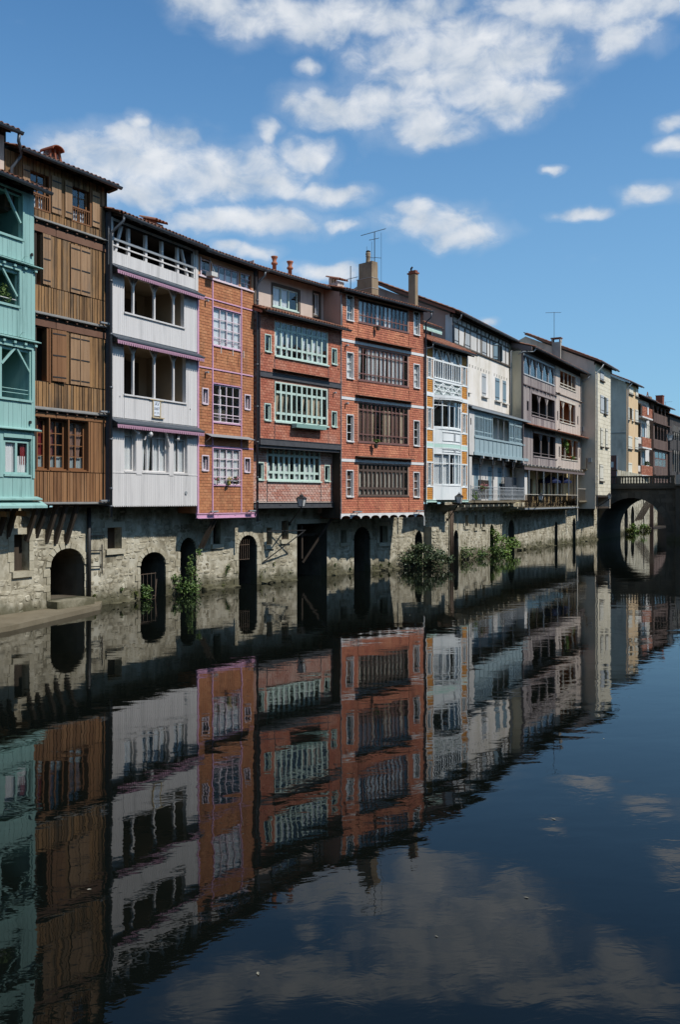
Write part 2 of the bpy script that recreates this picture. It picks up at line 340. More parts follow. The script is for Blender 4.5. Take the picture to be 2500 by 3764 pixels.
surf('pot', [(.05, .04, .035), (.10, .07, .05)], .8, 5, (1, 1, 1), .5, 1.0, 0, 1)
surf('parasol_blue', [(0.0072, 0.0128, 0.0468), (0.0126, 0.0208, 0.0715)], .7, 3, (1, 1, 1), 0, 1.0, .05, 30)
surf('sign_white', [(.66, .70, .74), (.72, .76, .80)], .6, 3, (1, 1, 1), 0, 1.0, 0, 1)
surf('ink', [(.05, .06, .09), (.07, .08, .11)], .7, 3, (1, 1, 1), 0, 1.0, 0, 1)
surf('sign_wood', [(.42, .33, .19), (.52, .42, .26)], .8, 1, WOOD, .4, 1.2, .2, 8)
surf('foil', [(.75, .76, .78), (.85, .86, .88)], .3, 5, (1, 1, 1), .3, 1.2, .6, 12, .5, metal=.7)
surf('lamp_glass', [(.50, .49, .47), (.58, .57, .55)], .35, 3, (1, 1, 1), .1, .8, 0, 1, .5)
surf('dull_white', [(.52, .50, .46), (.60, .58, .54)], .6, 3, (1, 1, 1), .1, 1.0, .05, 20)
surf('fleck', [(0.22, 0.2, 0.14), (0.36, 0.33, 0.25)], .8, 3, (1, 1, 1), .8, 1.0, 0, 1)
surf('asphalt', [(.045, .044, .042), (.06, .058, .055)], .9, 3, (1, 1, 1), 0, 1.2, .2, 30)

def glass_mat(name, tint, lo=.07):
    m = bpy.data.materials.new(name)
    m.use_nodes = True
    k = NT(m.node_tree)
    k.n.clear()
    out = k.node('ShaderNodeOutputMaterial')
    tr = k.node('ShaderNodeBsdfTransparent')
    tr.inputs[0].default_value = (*tint, 1)
    gl = k.node('ShaderNodeBsdfGlossy')
    gl.inputs['Roughness'].default_value = .015
    geo = k.node('ShaderNodeNewGeometry')
    bn = k.node('ShaderNodeBump')
    bn.inputs['Strength'].default_value = .12
    bn.inputs['Distance'].default_value = .02
    k.put(bn.inputs['Height'], k.noise(geo.outputs['Position'], 2.2, 2, .5))
    k.put(gl.inputs['Normal'], bn.outputs[0])
    fr = k.node('ShaderNodeFresnel')
    # both faces of the pane reflect alike
    k.put(fr.inputs['IOR'], k.math('ADD', 1.52, k.math('MULTIPLY', geo.outputs['Backfacing'], 1 / 1.52 - 1.52)))
    f = k.math('ADD', k.math('MULTIPLY', fr.outputs[0], 1.1), lo, clamp=True)
    mx = k.node('ShaderNodeMixShader')
    k.put(mx.inputs[0], f)
    k.t.links.new(tr.outputs[0], mx.inputs[1])
    k.t.links.new(gl.outputs[0], mx.inputs[2])
    k.t.links.new(mx.outputs[0], out.inputs[0])
    MATS[name] = m
glass_mat('glass', (.975, .985, .985), .01)
glass_mat('glass_rail', (.72, .66, .60), .03)

def water_mat():
    m = bpy.data.materials.new('river_water')
    m.use_nodes = True
    k = NT(m.node_tree)
    b = k.n['Principled BSDF']
    b.inputs['Base Color'].default_value = (.0030, .0040, .0032, 1)
    b.inputs['Roughness'].default_value = .012
    b.inputs['IOR'].default_value = 1.31
    b.inputs['Specular IOR Level'].default_value = .5
    geo = k.node('ShaderNodeNewGeometry')
    # the river runs towards (0.49, 0.87): ripples are stretched a little across the stream
    mp = k.node('ShaderNodeMapping')
    mp.inputs['Rotation'].default_value = (0, 0, R(-8))
    k.put(mp.inputs['Vector'], geo.outputs['Position'])
    p = mp.outputs[0]
    swell = k.noise(k.vmath('MULTIPLY', p, (.55, .9, 1)), .9, 2, .5, .3)
    rip = k.noise(k.vmath('MULTIPLY', p, (.8, 1.5, 1)), 2.6, 3, .55, .4)
    fine = k.noise(k.vmath('MULTIPLY', p, (.9, 1.6, 1)), 9.0, 2, .5)
    calm = k.smooth(k.noise(k.vmath('MULTIPLY', p, (1, 1, 1)), .09, 3, .5), .38, .62)
    h = k.math('ADD', k.math('MULTIPLY', swell, .0058), k.math('MULTIPLY', rip, .0011))
    h = k.math('ADD', h, k.math('MULTIPLY', k.math('MULTIPLY', fine, calm), .00008))
    bn = k.node('ShaderNodeBump')
    bn.inputs['Strength'].default_value = 1.0
    bn.inputs['Distance'].default_value = 1.0
    k.put(bn.inputs['Height'], h)
    k.put(b.inputs['Normal'], bn.outputs[0])
    MATS['river_water'] = m
water_mat()

# ------------------------------------------------------------------ mesh helpers
class MB:
    def __init__(s):
        s.v = []
        s.f = []
    def add(s, vs, fs):
        o = len(s.v)
        s.v += [tuple(p) for p in vs]
        s.f += [tuple(i + o for i in q) for q in fs]
        return s
    def box(s, x0, x1, y0, y1, z0, z1):
        return s.add([(x0, y0, z0), (x1, y0, z0), (x1, y1, z0), (x0, y1, z0), (x0, y0, z1), (x1, y0, z1), (x1, y1, z1), (x0, y1, z1)],
                     [(0, 3, 2, 1), (4, 5, 6, 7), (0, 1, 5, 4), (1, 2, 6, 5), (2, 3, 7, 6), (3, 0, 4, 7)])
    def quad(s, a, b, c, d):
        return s.add([a, b, c, d], [(0, 1, 2, 3)])
    def prism_y(s, pts, y0, y1):          # outline in x,z pushed along y
        n = len(pts)
        return s.add([(x, y0, z) for x, z in pts] + [(x, y1, z) for x, z in pts],
                     [tuple(range(n)), tuple(range(2 * n - 1, n - 1, -1))] + [(i, i + n, (i + 1) % n + n, (i + 1) % n) for i in range(n)])
    def prism_x(s, pts, x0, x1):          # outline in y,z pushed along x
        n = len(pts)
        return s.add([(x0, y, z) for y, z in pts] + [(x1, y, z) for y, z in pts],
                     [tuple(range(n - 1, -1, -1)), tuple(range(n, 2 * n))] + [(i, (i + 1) % n, (i + 1) % n + n, i + n) for i in range(n)])
    def prism_z(s, pts, z0, z1):
        n = len(pts)
        return s.add([(x, y, z0) for x, y in pts] + [(x, y, z1) for x, y in pts],
                     [tuple(range(n - 1, -1, -1)), tuple(range(n, 2 * n))] + [(i, (i + 1) % n, (i + 1) % n + n, i + n) for i in range(n)])
    def bar(s, a, b, wd, ht=None):        # square bar between two points
        a, b = Vector(a), Vector(b)
        ht = ht or wd
        d = (b - a).normalized()
        up = Vector((0, 0, 1)) if abs(d.z) < .95 else Vector((0, 1, 0))
        x = d.cross(up).normalized() * wd / 2
        y = x.cross(d).normalized() * ht / 2
        vs = [p + i * x + j * y for p in (a, b) for i, j in ((-1, -1), (1, -1), (1, 1), (-1, 1))]
        return s.add(vs, [(3, 2, 1, 0), (4, 5, 6, 7), (0, 1, 5, 4), (1, 2, 6, 5), (2, 3, 7, 6), (3, 0, 4, 7)])
    def tube(s, pts, r, n=7):
        pts = [Vector(p) for p in pts]
        rs = r if isinstance(r, (list, tuple)) else [r] * len(pts)
        rings = []
        for i, p in enumerate(pts):
            d = (pts[min(i + 1, len(pts) - 1)] - pts[max(i - 1, 0)]).normalized()
            up = Vector((0, 0, 1)) if abs(d.z) < .9 else Vector((0, 1, 0))
            x = d.cross(up).normalized()
            y = x.cross(d).normalized()
            rings.append([p + (x * math.cos(2 * math.pi * k / n) + y * math.sin(2 * math.pi * k / n)) * rs[i] for k in range(n)])
        vs = [q for ring in rings for q in ring]
        fs = [(i * n + k, i * n + (k + 1) % n, (i + 1) * n + (k + 1) % n, (i + 1) * n + k) for i in range(len(pts) - 1) for k in range(n)]
        fs += [tuple(range(n - 1, -1, -1)), tuple((len(pts) - 1) * n + k for k in range(n))]
        return s.add(vs, fs)
    def lathe(s, c, prof, n=12):
        vs = [(c[0] + r * math.cos(2 * math.pi * k / n), c[1] + r * math.sin(2 * math.pi * k / n), c[2] + z) for r, z in prof for k in range(n)]
        m = len(prof)
        fs = [(i * n + k, i * n + (k + 1) % n, (i + 1) * n + (k + 1) % n, (i + 1) * n + k) for i in range(m - 1) for k in range(n)]
        fs += [tuple(range(n - 1, -1, -1)), tuple((m - 1) * n + k for k in range(n))]
        return s.add(vs, fs)
    def mesh(s, name, mat, smooth=False):
        me = bpy.data.meshes.new(name)
        me.from_pydata(s.v, [], s.f)
        me.materials.append(MATS[mat])
        if smooth:
            me.polygons.foreach_set('use_smooth', [True] * len(me.polygons))
        me.update()
        return me
    def build(s, name, mat, parent=None, smooth=False, loc=None):
        return link(name, s.mesh(name, mat, smooth), parent, loc)

def link(name, data, parent=None, loc=None, rot=None, scale=None):
    o = bpy.data.objects.new(name, data)
    if parent is not None:
        o.parent = parent
    if loc is not None:
        o.location = loc
    if rot is not None:
        o.rotation_euler = rot
    if scale is not None:
        o.scale = scale
    COL.objects.link(o)
    return o

def tag(o, label=None, cat=None, group=None, kind=None):
    if label:
        o['label'] = label
    if cat:
        o['category'] = cat
    if group:
        o['group'] = group
    if kind:
        o['kind'] = kind
    return o

def frame(name, x, y, th, label, cat, k=1.0, group=None):
    """Empty at the foot of a thing; local x runs along the facade away from the camera, local y goes into the building"""
    e = link(name, None, None, (x * k, y * k, 4 - 4 * k), (0, 0, R(90 - th)), (k, k, k))
    e.empty_display_size = .5
    return tag(e, label, cat, group)

_unit = {}
def unit(mat, kind='box'):
    key = (mat, kind)
    if key not in _unit:
        m = MB()
        if kind == 'box':
            m.box(0, 1, 0, 1, 0, 1)
        elif kind == 'lap':               # a hung tile: its lower edge stands proud
            m.add([(0, 0, 0), (1, 0, 0), (1, 1, 0), (0, 1, 0), (0, .62, 1), (1, .62, 1), (1, 1, 1), (0, 1, 1)],
                  [(0, 3, 2, 1), (4, 5, 6, 7), (0, 1, 5, 4), (1, 2, 6, 5), (2, 3, 7, 6), (3, 0, 4, 7)])
        _unit[key] = m.mesh(kind, mat)
    return _unit[key]

def piece(name, mat, parent, x0, x1, y0, y1, z0, z1, kind='box'):
    return link(name, unit(mat, kind), parent, (x0, y0, z0), None, (x1 - x0, y1 - y0, z1 - z0))

def cut(rects, holes, small=.03):
    """takes the openings out of a list of rectangles (u0,u1,z0,z1)"""
    for (a, b, c, d) in holes:
        out = []
        for (u0, u1, z0, z1) in rects:
            if u1 <= a or u0 >= b or z1 <= c or z0 >= d:
                out.append((u0, u1, z0, z1))
                continue
            if u0 < a:
                out.append((u0, a, z0, z1))
            if u1 > b:
                out.append((b, u1, z0, z1))
            l, r = max(u0, a), min(u1, b)
            if z0 < c:
                out.append((l, r, z0, c))
            if z1 > d:
                out.append((l, r, d, z1))
        rects = [q for q in out if q[1] - q[0] > small and q[3] - q[2] > small]
    return rects

def pieces(parent, name, mat, rects, y, t, jit=.004, limit=300, kind='box', zref=4.0):
    """each rectangle becomes a part of its own; past the limit the rest is one part of kind stuff"""
    ex = parent.matrix_basis
    def size(q):
        c = ex @ Vector(((q[0] + q[1]) / 2, y, (q[2] + q[3]) / 2))
        d = (c - Vector((0, 0, 4))).length
        return (q[1] - q[0]) * (q[3] - q[2]) / (d * d)
    rects = sorted(rects, key=size, reverse=True)
    for q in rects[:limit]:
        j = random.uniform(-jit, jit)
        piece(name, mat, parent, q[0], q[1], y + j, y + t + j, q[2], q[3], kind)
    if len(rects) > limit:
        m = MB()
        for q in rects[limit:]:
            j = random.uniform(-jit, jit)
            y0, y1 = y + j, y + t + j
            yt = y0 + (t * .62 if kind == 'lap' else 0)
            m.add([(q[0], y0, q[2]), (q[1], y0, q[2]), (q[1], y1, q[2]), (q[0], y1, q[2]), (q[0], yt, q[3]), (q[1], yt, q[3]), (q[1], y1, q[3]), (q[0], y1, q[3])],
                  [(0, 3, 2, 1), (4, 5, 6, 7), (0, 1, 5, 4), (1, 2, 6, 5), (2, 3, 7, 6), (3, 0, 4, 7)])
        tag(m.build(name + '_field', mat, parent), kind='stuff')

def boards(u0, u1, z0, z1, w, gap=.008, jit=.0):
    n = max(1, round((u1 - u0) / w))
    e = [u0 + (u1 - u0) * i / n + (random.uniform(-jit, jit) * w if 0 < i < n else 0) for i in range(n + 1)]
    return [(e[i] + gap / 2, e[i + 1] - gap / 2, z0, z1) for i in range(n)]

def courses(u0, u1, z0, z1, bw, bh, gap=.012):
    out = []
    n = max(1, round((z1 - z0) / bh))
    h = (z1 - z0) / n
    for i in range(n):
        x = u0 - (bw / 2 if i % 2 else 0) + random.uniform(-.02, .02)
        while x < u1:
            a, b = max(x, u0), min(x + bw, u1)
            if b - a > .04:
                out.append((a + gap / 2, b - gap / 2, z0 + i * h + gap / 2, z0 + (i + 1) * h - gap / 2))
            x += bw
    return out

def panel(parent, name, mat, u0, u1, z0, z1, holes=(), y=.02, reveal=.2, rmat=None):
    """a wall face with rectangular openings and their reveals"""
    us = sorted({u0, u1, *[v for h in holes for v in h[:2] if u0 < v < u1]})
    zs = sorted({z0, z1, *[v for h in holes for v in h[2:4] if z0 < v < z1]})
    m = MB()
    for i in range(len(us) - 1):
        for j in range(len(zs) - 1):
            cu, cz = (us[i] + us[i + 1]) / 2, (zs[j] + zs[j + 1]) / 2
            if any(h[0] < cu < h[1] and h[2] < cz < h[3] for h in holes):
                continue
            m.quad((us[i], y, zs[j]), (us[i + 1], y, zs[j]), (us[i + 1], y, zs[j + 1]), (us[i], y, zs[j + 1]))
    o = m.build(name, mat, parent)
    for (a, b, c, d) in [h[:4] for h in holes]:
        a, b, c, d = max(a, u0), min(b, u1), max(c, z0), min(d, z1)
        yb = y + reveal
        r = MB()
        r.add([(a, y, c), (b, y, c), (b, y, d), (a, y, d), (a, yb, c), (b, yb, c), (b, yb, d), (a, yb, d)], [(0, 4, 7, 3), (5, 1, 2, 6), (0, 1, 5, 4), (7, 6, 2, 3)])
        r.build('reveal', rmat or mat, o)
    return o

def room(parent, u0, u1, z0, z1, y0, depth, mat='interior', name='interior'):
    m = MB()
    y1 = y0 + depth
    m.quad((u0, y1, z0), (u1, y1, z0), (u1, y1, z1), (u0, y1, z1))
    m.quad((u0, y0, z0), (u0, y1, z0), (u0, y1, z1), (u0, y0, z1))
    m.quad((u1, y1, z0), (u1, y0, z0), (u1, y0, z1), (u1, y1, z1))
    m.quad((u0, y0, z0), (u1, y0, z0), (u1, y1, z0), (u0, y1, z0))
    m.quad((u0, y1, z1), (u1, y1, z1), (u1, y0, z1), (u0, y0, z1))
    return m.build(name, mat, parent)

def curtain(parent, u0, u1, z0, z1, y, mat, wave=.02, gather=0.0):
    m = MB()
    n = max(6, int((u1 - u0) / .025))
    top, bot = [], []
    for i in range(n + 1):
        t = i / n
        u = u0 + (u1 - u0) * t
        dy = wave * math.sin(t * (u1 - u0) * 75 + u0 * 9) + wave * .4 * math.sin(t * 31 + u0)
        top.append((u, y + dy, z1))
        ub = u0 + (u1 - u0) * (t * (1 - gather))
        bot.append((ub, y + dy * 1.3, z0))
    m.add(bot + top, [(i, i + 1, i + n + 2, i + n + 1) for i in range(n)])
    return m.build('curtain', mat, parent)

def window(parent, u0, u1, z0, z1, y, mat, cols=2, rows=(1,), fw=.05, bw=.03, d=.06, curtains=(), sill=0, glass='glass', depth=.5, inner='interior', thick=(), rail=None, name='window'):
    """frame with bars, every pane a sub-part, cloth behind it and the room it belongs to"""
    m = MB()
    m.box(u0, u0 + fw, y, y + d, z0, z1).box(u1 - fw, u1, y, y + d, z0, z1)
    m.box(u0 + fw, u1 - fw, y, y + d, z0, z0 + fw).box(u0 + fw, u1 - fw, y, y + d, z1 - fw, z1)
    cu = [u0 + fw + (u1 - u0 - 2 * fw) * i / cols for i in range(cols + 1)]
    tot = sum(rows)
    cz = [z0 + fw]
    for r in rows:
        cz.append(cz[-1] + (z1 - z0 - 2 * fw) * r / tot)
    for i in range(1, cols):
        b = (fw if i in thick else bw) / 2
        m.box(cu[i] - b, cu[i] + b, y + .004, y + d - .004, z0 + fw, z1 - fw)
    for j in range(1, len(rows)):
        for i in range(cols):
            m.box(cu[i] + bw / 2, cu[i + 1] - bw / 2, y + .010, y + d - .010, cz[j] - bw / 2, cz[j] + bw / 2)
    o = m.build(name, mat, parent)
    for i in range(cols):
        for j in range(len(rows)):
            piece('pane', glass, o, cu[i] + .004, cu[i + 1] - .004, y + d * .5 - .003, y + d * .5 + .003, cz[j] + .004, cz[j + 1] - .004)
    if sill:
        MB().box(u0 - .05, u1 + .05, y - sill, y + d, z0 - .07, z0 - .004).build('sill', mat, o)
    if rail:
        q = MB()
        zr = z0 + rail
        q.tube([(u0, y - .07, zr), (u1, y - .07, zr)], .012, 5)
        for i in range(5):
            uu = u0 + (u1 - u0) * i / 4
            q.bar((uu, y, zr), (uu, y - .07, zr), .015)
        q.build('guard_bar', mat, o)
    for c in curtains:
        a, b, lo, hi, cm = c[:5]
        curtain(o, u0 + (u1 - u0) * a, u0 + (u1 - u0) * b, z0 + (z1 - z0) * lo, z0 + (z1 - z0) * hi, y + d + .045, cm, .018, c[5] if len(c) > 5 else 0)
    if depth:
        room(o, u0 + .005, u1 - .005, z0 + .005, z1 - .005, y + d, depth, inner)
    return o

def half_ring(r, t, n=7):
    a = [(-r * math.cos(math.pi * i / n), -r * math.sin(math.pi * i / n)) for i in range(n + 1)]
    b = [(-(r - t) * math.cos(math.pi * i / n), -(r - t) * math.sin(math.pi * i / n)) for i in range(n, -1, -1)]
    return a + b

def gutter(parent, u0, u1, y, z, r=.075, mat='zinc'):
    m = MB()
    m.prism_x([(y + a, z + b) for a, b in half_ring(r, .012)], u0, u1)
    m.tube([(u0, y - r, z), (u1, y - r, z)], .012, 5)
    for u in (u0, u1 - .008):
        m.prism_x([(y - r * math.cos(math.pi * i / 8), z - r * math.sin(math.pi * i / 8)) for i in range(9)], u, u + .008)
    return m.build('gutter', mat, parent, True)

def downpipe(parent, pts, r=.05, mat='zinc', collars=(), name='downpipe'):
    o = MB().tube(pts, r, 9).build(name, mat, parent, True)
    for z in collars:
        x, y = pts[-1][0], pts[-1][1]
        MB().tube([(x, y, z - .04), (x, y, z + .04)], r + .012, 9).build('collar', mat, o, True)
    return o

_tilemesh = {}
def tile_mesh(mat, L=.46, r=.095):
    if mat not in _tilemesh:
        m = MB()
        n = 6
        for (yy, rr) in ((0, r), (L, r * .8)):
            m.v += [(rr * math.cos(math.pi * i / n), yy, rr * math.sin(math.pi * i / n)) for i in range(n + 1)]
        m.f += [(i, i + n + 1, i + n + 2, i + 1) for i in range(n)]
        o = len(m.v)
        m.v += [((r - .018) * math.cos(math.pi * i / n), 0, (r - .018) * math.sin(math.pi * i / n)) for i in range(n + 1)]
        m.f += [(i, i + 1, o + i + 1, o + i) for i in range(n)]
        m.v += [((r * .8 - .018) * math.cos(math.pi * i / n), L, (r * .8 - .018) * math.sin(math.pi * i / n)) for i in range(n + 1)]
        m.f += [(o + i, o + i + 1, o + n + 2 + i, o + n + 1 + i) for i in range(n)]
        _tilemesh[mat] = m.mesh('roof_tile', mat)
    return _tilemesh[mat]

def roof(parent, u0, u1, y0, z0, run, pitch, mat='roof_tile', first=2, under='dark_wood', step=.205, rafters=True, fy=0.0, name='roof'):
    """barrel tile roof rising from the eave (y0,z0) into the building"""
    a = math.atan(pitch)
    ca, sa = math.cos(a), math.sin(a)
    m = MB()
    m.prism_x([(y0, z0), (y0, z0 - .035), (y0 + run, z0 + pitch * run - .035), (y0 + run, z0 + pitch * run)], u0, u1)
    o = m.build(name, under, parent)
    if rafters:
        u = u0 + .2
        while u < u1 - .1:
            MB().prism_x([(y0 + .06, z0 - .036 + pitch * .06), (y0 + .06, z0 - .12), (y0 + .9, z0 - .12 + pitch * .84), (y0 + .9, z0 - .036 + pitch * .9)], u, u + .07).build('rafter', under, o)
            u += .55
    if fy is not None:
        zt = z0 + pitch * (fy - y0) - .04
        MB().box(u0 + .12, u1 - .12, fy + .03, fy + .09, z0 - .25, zt).build('eave_board', under, o)
    L = .40
    nrow = int(run / ca / L)
    ncol = int((u1 - u0) / step)
    me = tile_mesh(mat)
    rest = MB()
    for r_ in range(nrow):
        for c in range(ncol):
            u = u0 + (c + .5) * (u1 - u0) / ncol + random.uniform(-.012, .012)
            s_ = r_ * L - .04 + random.uniform(-.015, .015)
            y, z = y0 + s_ * ca, z0 + s_ * sa + .012 + (.014 if r_ else 0)
            tilt = a - .035 + random.uniform(-.02, .02)
            if r_ < first:
                link('roof_tile', me, o, (u, y, z), (tilt, 0, random.uniform(-.04, .04)))
            else:
                ct, st = math.cos(tilt), math.sin(tilt)
                k = 4
                vs = []
                for (yy, rr) in ((0, .095), (.46, .076)):
                    for i in range(k + 1):
                        zz = rr * math.sin(math.pi * i / k)
                        vs.append((u + rr * math.cos(math.pi * i / k), y + yy * ct - zz * st, z + yy * st + zz * ct))
                rest.add(vs, [(i, i + k + 1, i + k + 2, i + 1) for i in range(k)])
    # the channel tiles between the covers
    ch = MB()
    for c in range(ncol + 1):
        u = u0 + c * (u1 - u0) / ncol
        ch.add([(u - .07, y0 - .05, z0 + .035), (u, y0 - .05, z0 + .004), (u + .07, y0 - .05, z0 + .035),
                (u - .07, y0 + run, z0 + pitch * run + .035), (u, y0 + run, z0 + pitch * run + .004), (u + .07, y0 + run, z0 + pitch * run + .035)], [(0, 1, 4, 3), (1, 2, 5, 4)])
    tag(ch.build('channel_tile_field', mat, o), kind='stuff')
    if rest.v:
        tag(rest.build('roof_tile_field', mat, o), kind='stuff')
    return o

def shell(parent, u0, u1, z0, z1, depth, lm, rm, y0=.03, pitch=.35, yr=5.0, floor=True, th=.2, fy=0.0):
    """side walls with sloping tops, back wall and floor of a house body"""
    top = lambda y: z1 + max(0, min(y, yr)) * pitch - max(0, y - yr) * pitch
    for a, mat in ((u0, lm), (u1 - th, rm)):
        m = MB()
        m.prism_x([(y0, z0), (depth, z0), (depth, top(depth)), (yr, top(yr)), (y0, top(y0))], a, a + th)
        m.build('side_wall', mat, parent)
    MB().box(u0, u1, depth, depth + .2, z0, top(depth)).build('back_wall', rm, parent)
    if floor:
        MB().box(u0 + .02, u1 - .02, fy + .04, depth, z0 + .01, z0 + .16).build('floor', 'dark_wood', parent)

def scallop(u0, u1, ztop, zband, zlow, pitch_, y0, y1):
    """valance: band with hanging round-ended teeth"""
    m = MB()
    m.box(u0, u1, y0, y1, zband, ztop)
    n = int((u1 - u0) / pitch_)
    p = (u1 - u0) / n
    for i in range(n):
        a = u0 + i * p + p * .12
        b = u0 + (i + 1) * p - p * .12
        zm = zlow + (zband - zlow) * .3
        m.prism_y([(a, zband), (a, zm), (a + (b - a) * .25, zlow + .006), ((a + b) / 2, zlow), (b - (b - a) * .25, zlow + .006), (b, zm), (b, zband)], y0, y1)
    return m

def shutter(parent, u0, u1, z0, z1, y, mat, open_=0, straps=3, hinge='l', strap_mat='iron', nb=3, t=.035, name='shutter'):
    """board shutter with iron straps; open_ turns it about its hinge side (degrees)"""
    hu = u0 if hinge == 'l' else u1
    o = link(name, None, parent, (hu, y, 0), (0, 0, R(open_)))
    m = MB()
    a, b = u0 - hu, u1 - hu
    for i in range(nb):
        l = a + (b - a) * i / nb
        r = a + (b - a) * (i + 1) / nb
        piece('board', mat, o, l + .003, r - .003, -t + random.uniform(-.003, .003), 0, z0, z1)
    for i in range(straps):
        zc = z0 + (z1 - z0) * ((i + .5) / straps if straps != 2 else (.14 + .72 * i))
        if straps == 3:
            zc = z0 + (z1 - z0) * (.08, .5, .92)[i]
        piece('strap', strap_mat, o, a + .02, b - .02, -t - .012, -t - .004, zc - .022, zc + .022)
    return o

def leaf_blob(m, c, rad, n, size, flat=.5, droop=0.0):
    for _ in range(n):
        while True:
            p = Vector((random.uniform(-1, 1), random.uniform(-1, 1), random.uniform(-1, 1)))
            if .25 < p.length < 1:
                break
        q = Vector((c[0] + p.x * rad[0], c[1] + p.y * rad[1], c[2] + p.z * rad[2]))
        s = size * random.uniform(.6, 1.3)
        d = Vector((random.gauss(0, 1), random.gauss(0, 1), random.gauss(0, .6) - droop)).normalized()
        nrm = Vector((random.gauss(0, 1) + .4, random.gauss(0, 1) - .3, random.gauss(0, 1) + .8)).normalized()
        x = d.cross(nrm)
        if x.length < .1:
            continue
        x = x.normalized() * s * .42
        m.add([q, q + d * s * .5 + x, q + d * s, q + d * s * .5 - x], [(0, 1, 2, 3)])

def shrub(name, label, base, clumps, leafmat='leaf', size=.09, cat='shrub', group=None, stems=True, rot=0.0):
    """clumps: (dx,dy,dz,rx,ry,rz,n) about the base point"""
    e = link(name, None, None, base, (0, 0, rot))
    tag(e, label, cat, group)
    fol = MB()
    st = MB()
    for (dx, dy, dz, rx, ry, rz, n) in clumps:
        sub = max(1, int(n / 60))
        for _ in range(sub):
            o = Vector((random.gauss(0, .5) * rx, random.gauss(0, .5) * ry, random.gauss(0, .45) * rz))
            leaf_blob(fol, (dx + o.x, dy + o.y, dz + o.z), (rx * .5, ry * .5, rz * .5), int(n / sub), size, droop=.1)
        if stems:
            st.tube([(dx * .15, dy * .15, -.1), (dx * .6, dy * .6, dz * .5), (dx, dy, dz + rz * .3)], [.022, .015, .006], 5)
    fol.build('foliage', leafmat, e)
    if stems:
        st.build('stem', 'stem', e)
    return e

# ================================================================== setting
tag(MB().quad((-900, -300, 0), (900, -300, 0), (900, 1500, 0), (-900, 1500, 0)).build('river', 'river_water'), kind='structure')
tag(MB().quad((-3000, -1500, -2.2), (3000, -1500, -2.2), (3000, 4500, -2.2), (-3000, 4500, -2.2)).build('ground', 'silt'), kind='structure')

# ------------------------------------------------------------------ river wall
wall_root = tag(link('river_wall', None, None, (-12.75, 27.1, 0)), 'old pale rubble stone river wall with dark round arches under the houses', 'wall')
wall_root.rotation_euler = (0, 0, 0)
SEG = {  # origin, heading from +y (degrees), length
    'A': (-12.747, 27.096, 28.05, 13.82), 'B': (-6.25, 39.29, 35.89, 10.54), 'C': (-.07, 47.83, 40.13, 8.33),
    'D': (5.30, 54.20, 26.92, 14.36), 'E': (11.80, 67.0, 31.5, 27.0), 'Z': (-19.33, 14.74, 28.05, 14.0)}
# openings: u0,u1,z0,spring,top (spring == top: flat lintel)
OPEN = {
    'A': [(3.64, 4.31, 1.55, 2.81, 2.81), (5.26, 6.94, .42, 1.60, 2.24), (8.15, 8.95, 2.09, 2.92, 2.92), (10.05, 11.62, -.4, 1.33, 1.86), (12.59, 13.70, -.4, 1.83, 2.36)],
    'B': [(.96, 1.46, 2.0, 3.08, 3.08), (2.64, 3.92, -.4, 1.77, 2.34), (4.62, 5.04, 1.82, 2.65, 2.65), (5.75, 6.28, 2.03, 2.95, 2.95), (6.98, 9.50, -.4, 2.77, 2.77)],
    'C': [(.15, .65, 1.69, 2.36, 2.36), (1.25, 2.72, -.4, 1.85, 2.5), (3.57, 4.30, 1.56, 2.5, 2.5), (6.95, 7.75, -.4, 1.5, 2.14)],
    'D': [(4.5, 5.5, -.4, 1.45, 2.0), (6.86, 7.5, 2.2, 2.94, 2.94), (8.83, 9.4, 2.05, 2.91, 2.91), (10.57, 11.17, 2.04, 2.89, 2.89), (12.3, 13.2, -.4, 1.7, 2.2)],
    'Z': [(4.2, 5.7, .3, 1.6, 2.2), (9.5, 10.2, 1.5, 2.7, 2.7)],
    'E': [(2.1, 3.4, -.4, 1.8, 2.43), (13.2, 14.1, -.4, 1.6, 2.1), (18.4, 19.4, -.4, 1.7, 2.3)]}

def outline(o, n=10, grow=0.0):
    u0, u1, z0, zs, zt = o
    u0 -= grow
    u1 += grow
    c, r = (u0 + u1) / 2, (u1 - u0) / 2
    if zt - zs < .02:
        return [(u0, z0), (u0, zt + grow), (u1, zt + grow), (u1, z0)]
    h = zt - zs + grow
    return [(u0, z0)] + [(c - r * math.cos(math.pi * i / n), zs + h * math.sin(math.pi * i / n)) for i in range(n + 1)] + [(u1, z0)]

def top_at(o, u, grow=0.0):
    u0, u1, z0, zs, zt = o
    c, r = (u0 + u1) / 2, (u1 - u0) / 2 + grow
    if abs(u - c) >= r:
        return None
    if zt - zs < .02:
        return zt + grow
    return zs + (zt - zs + grow) * math.sqrt(max(0, 1 - ((u - c) / r) ** 2))

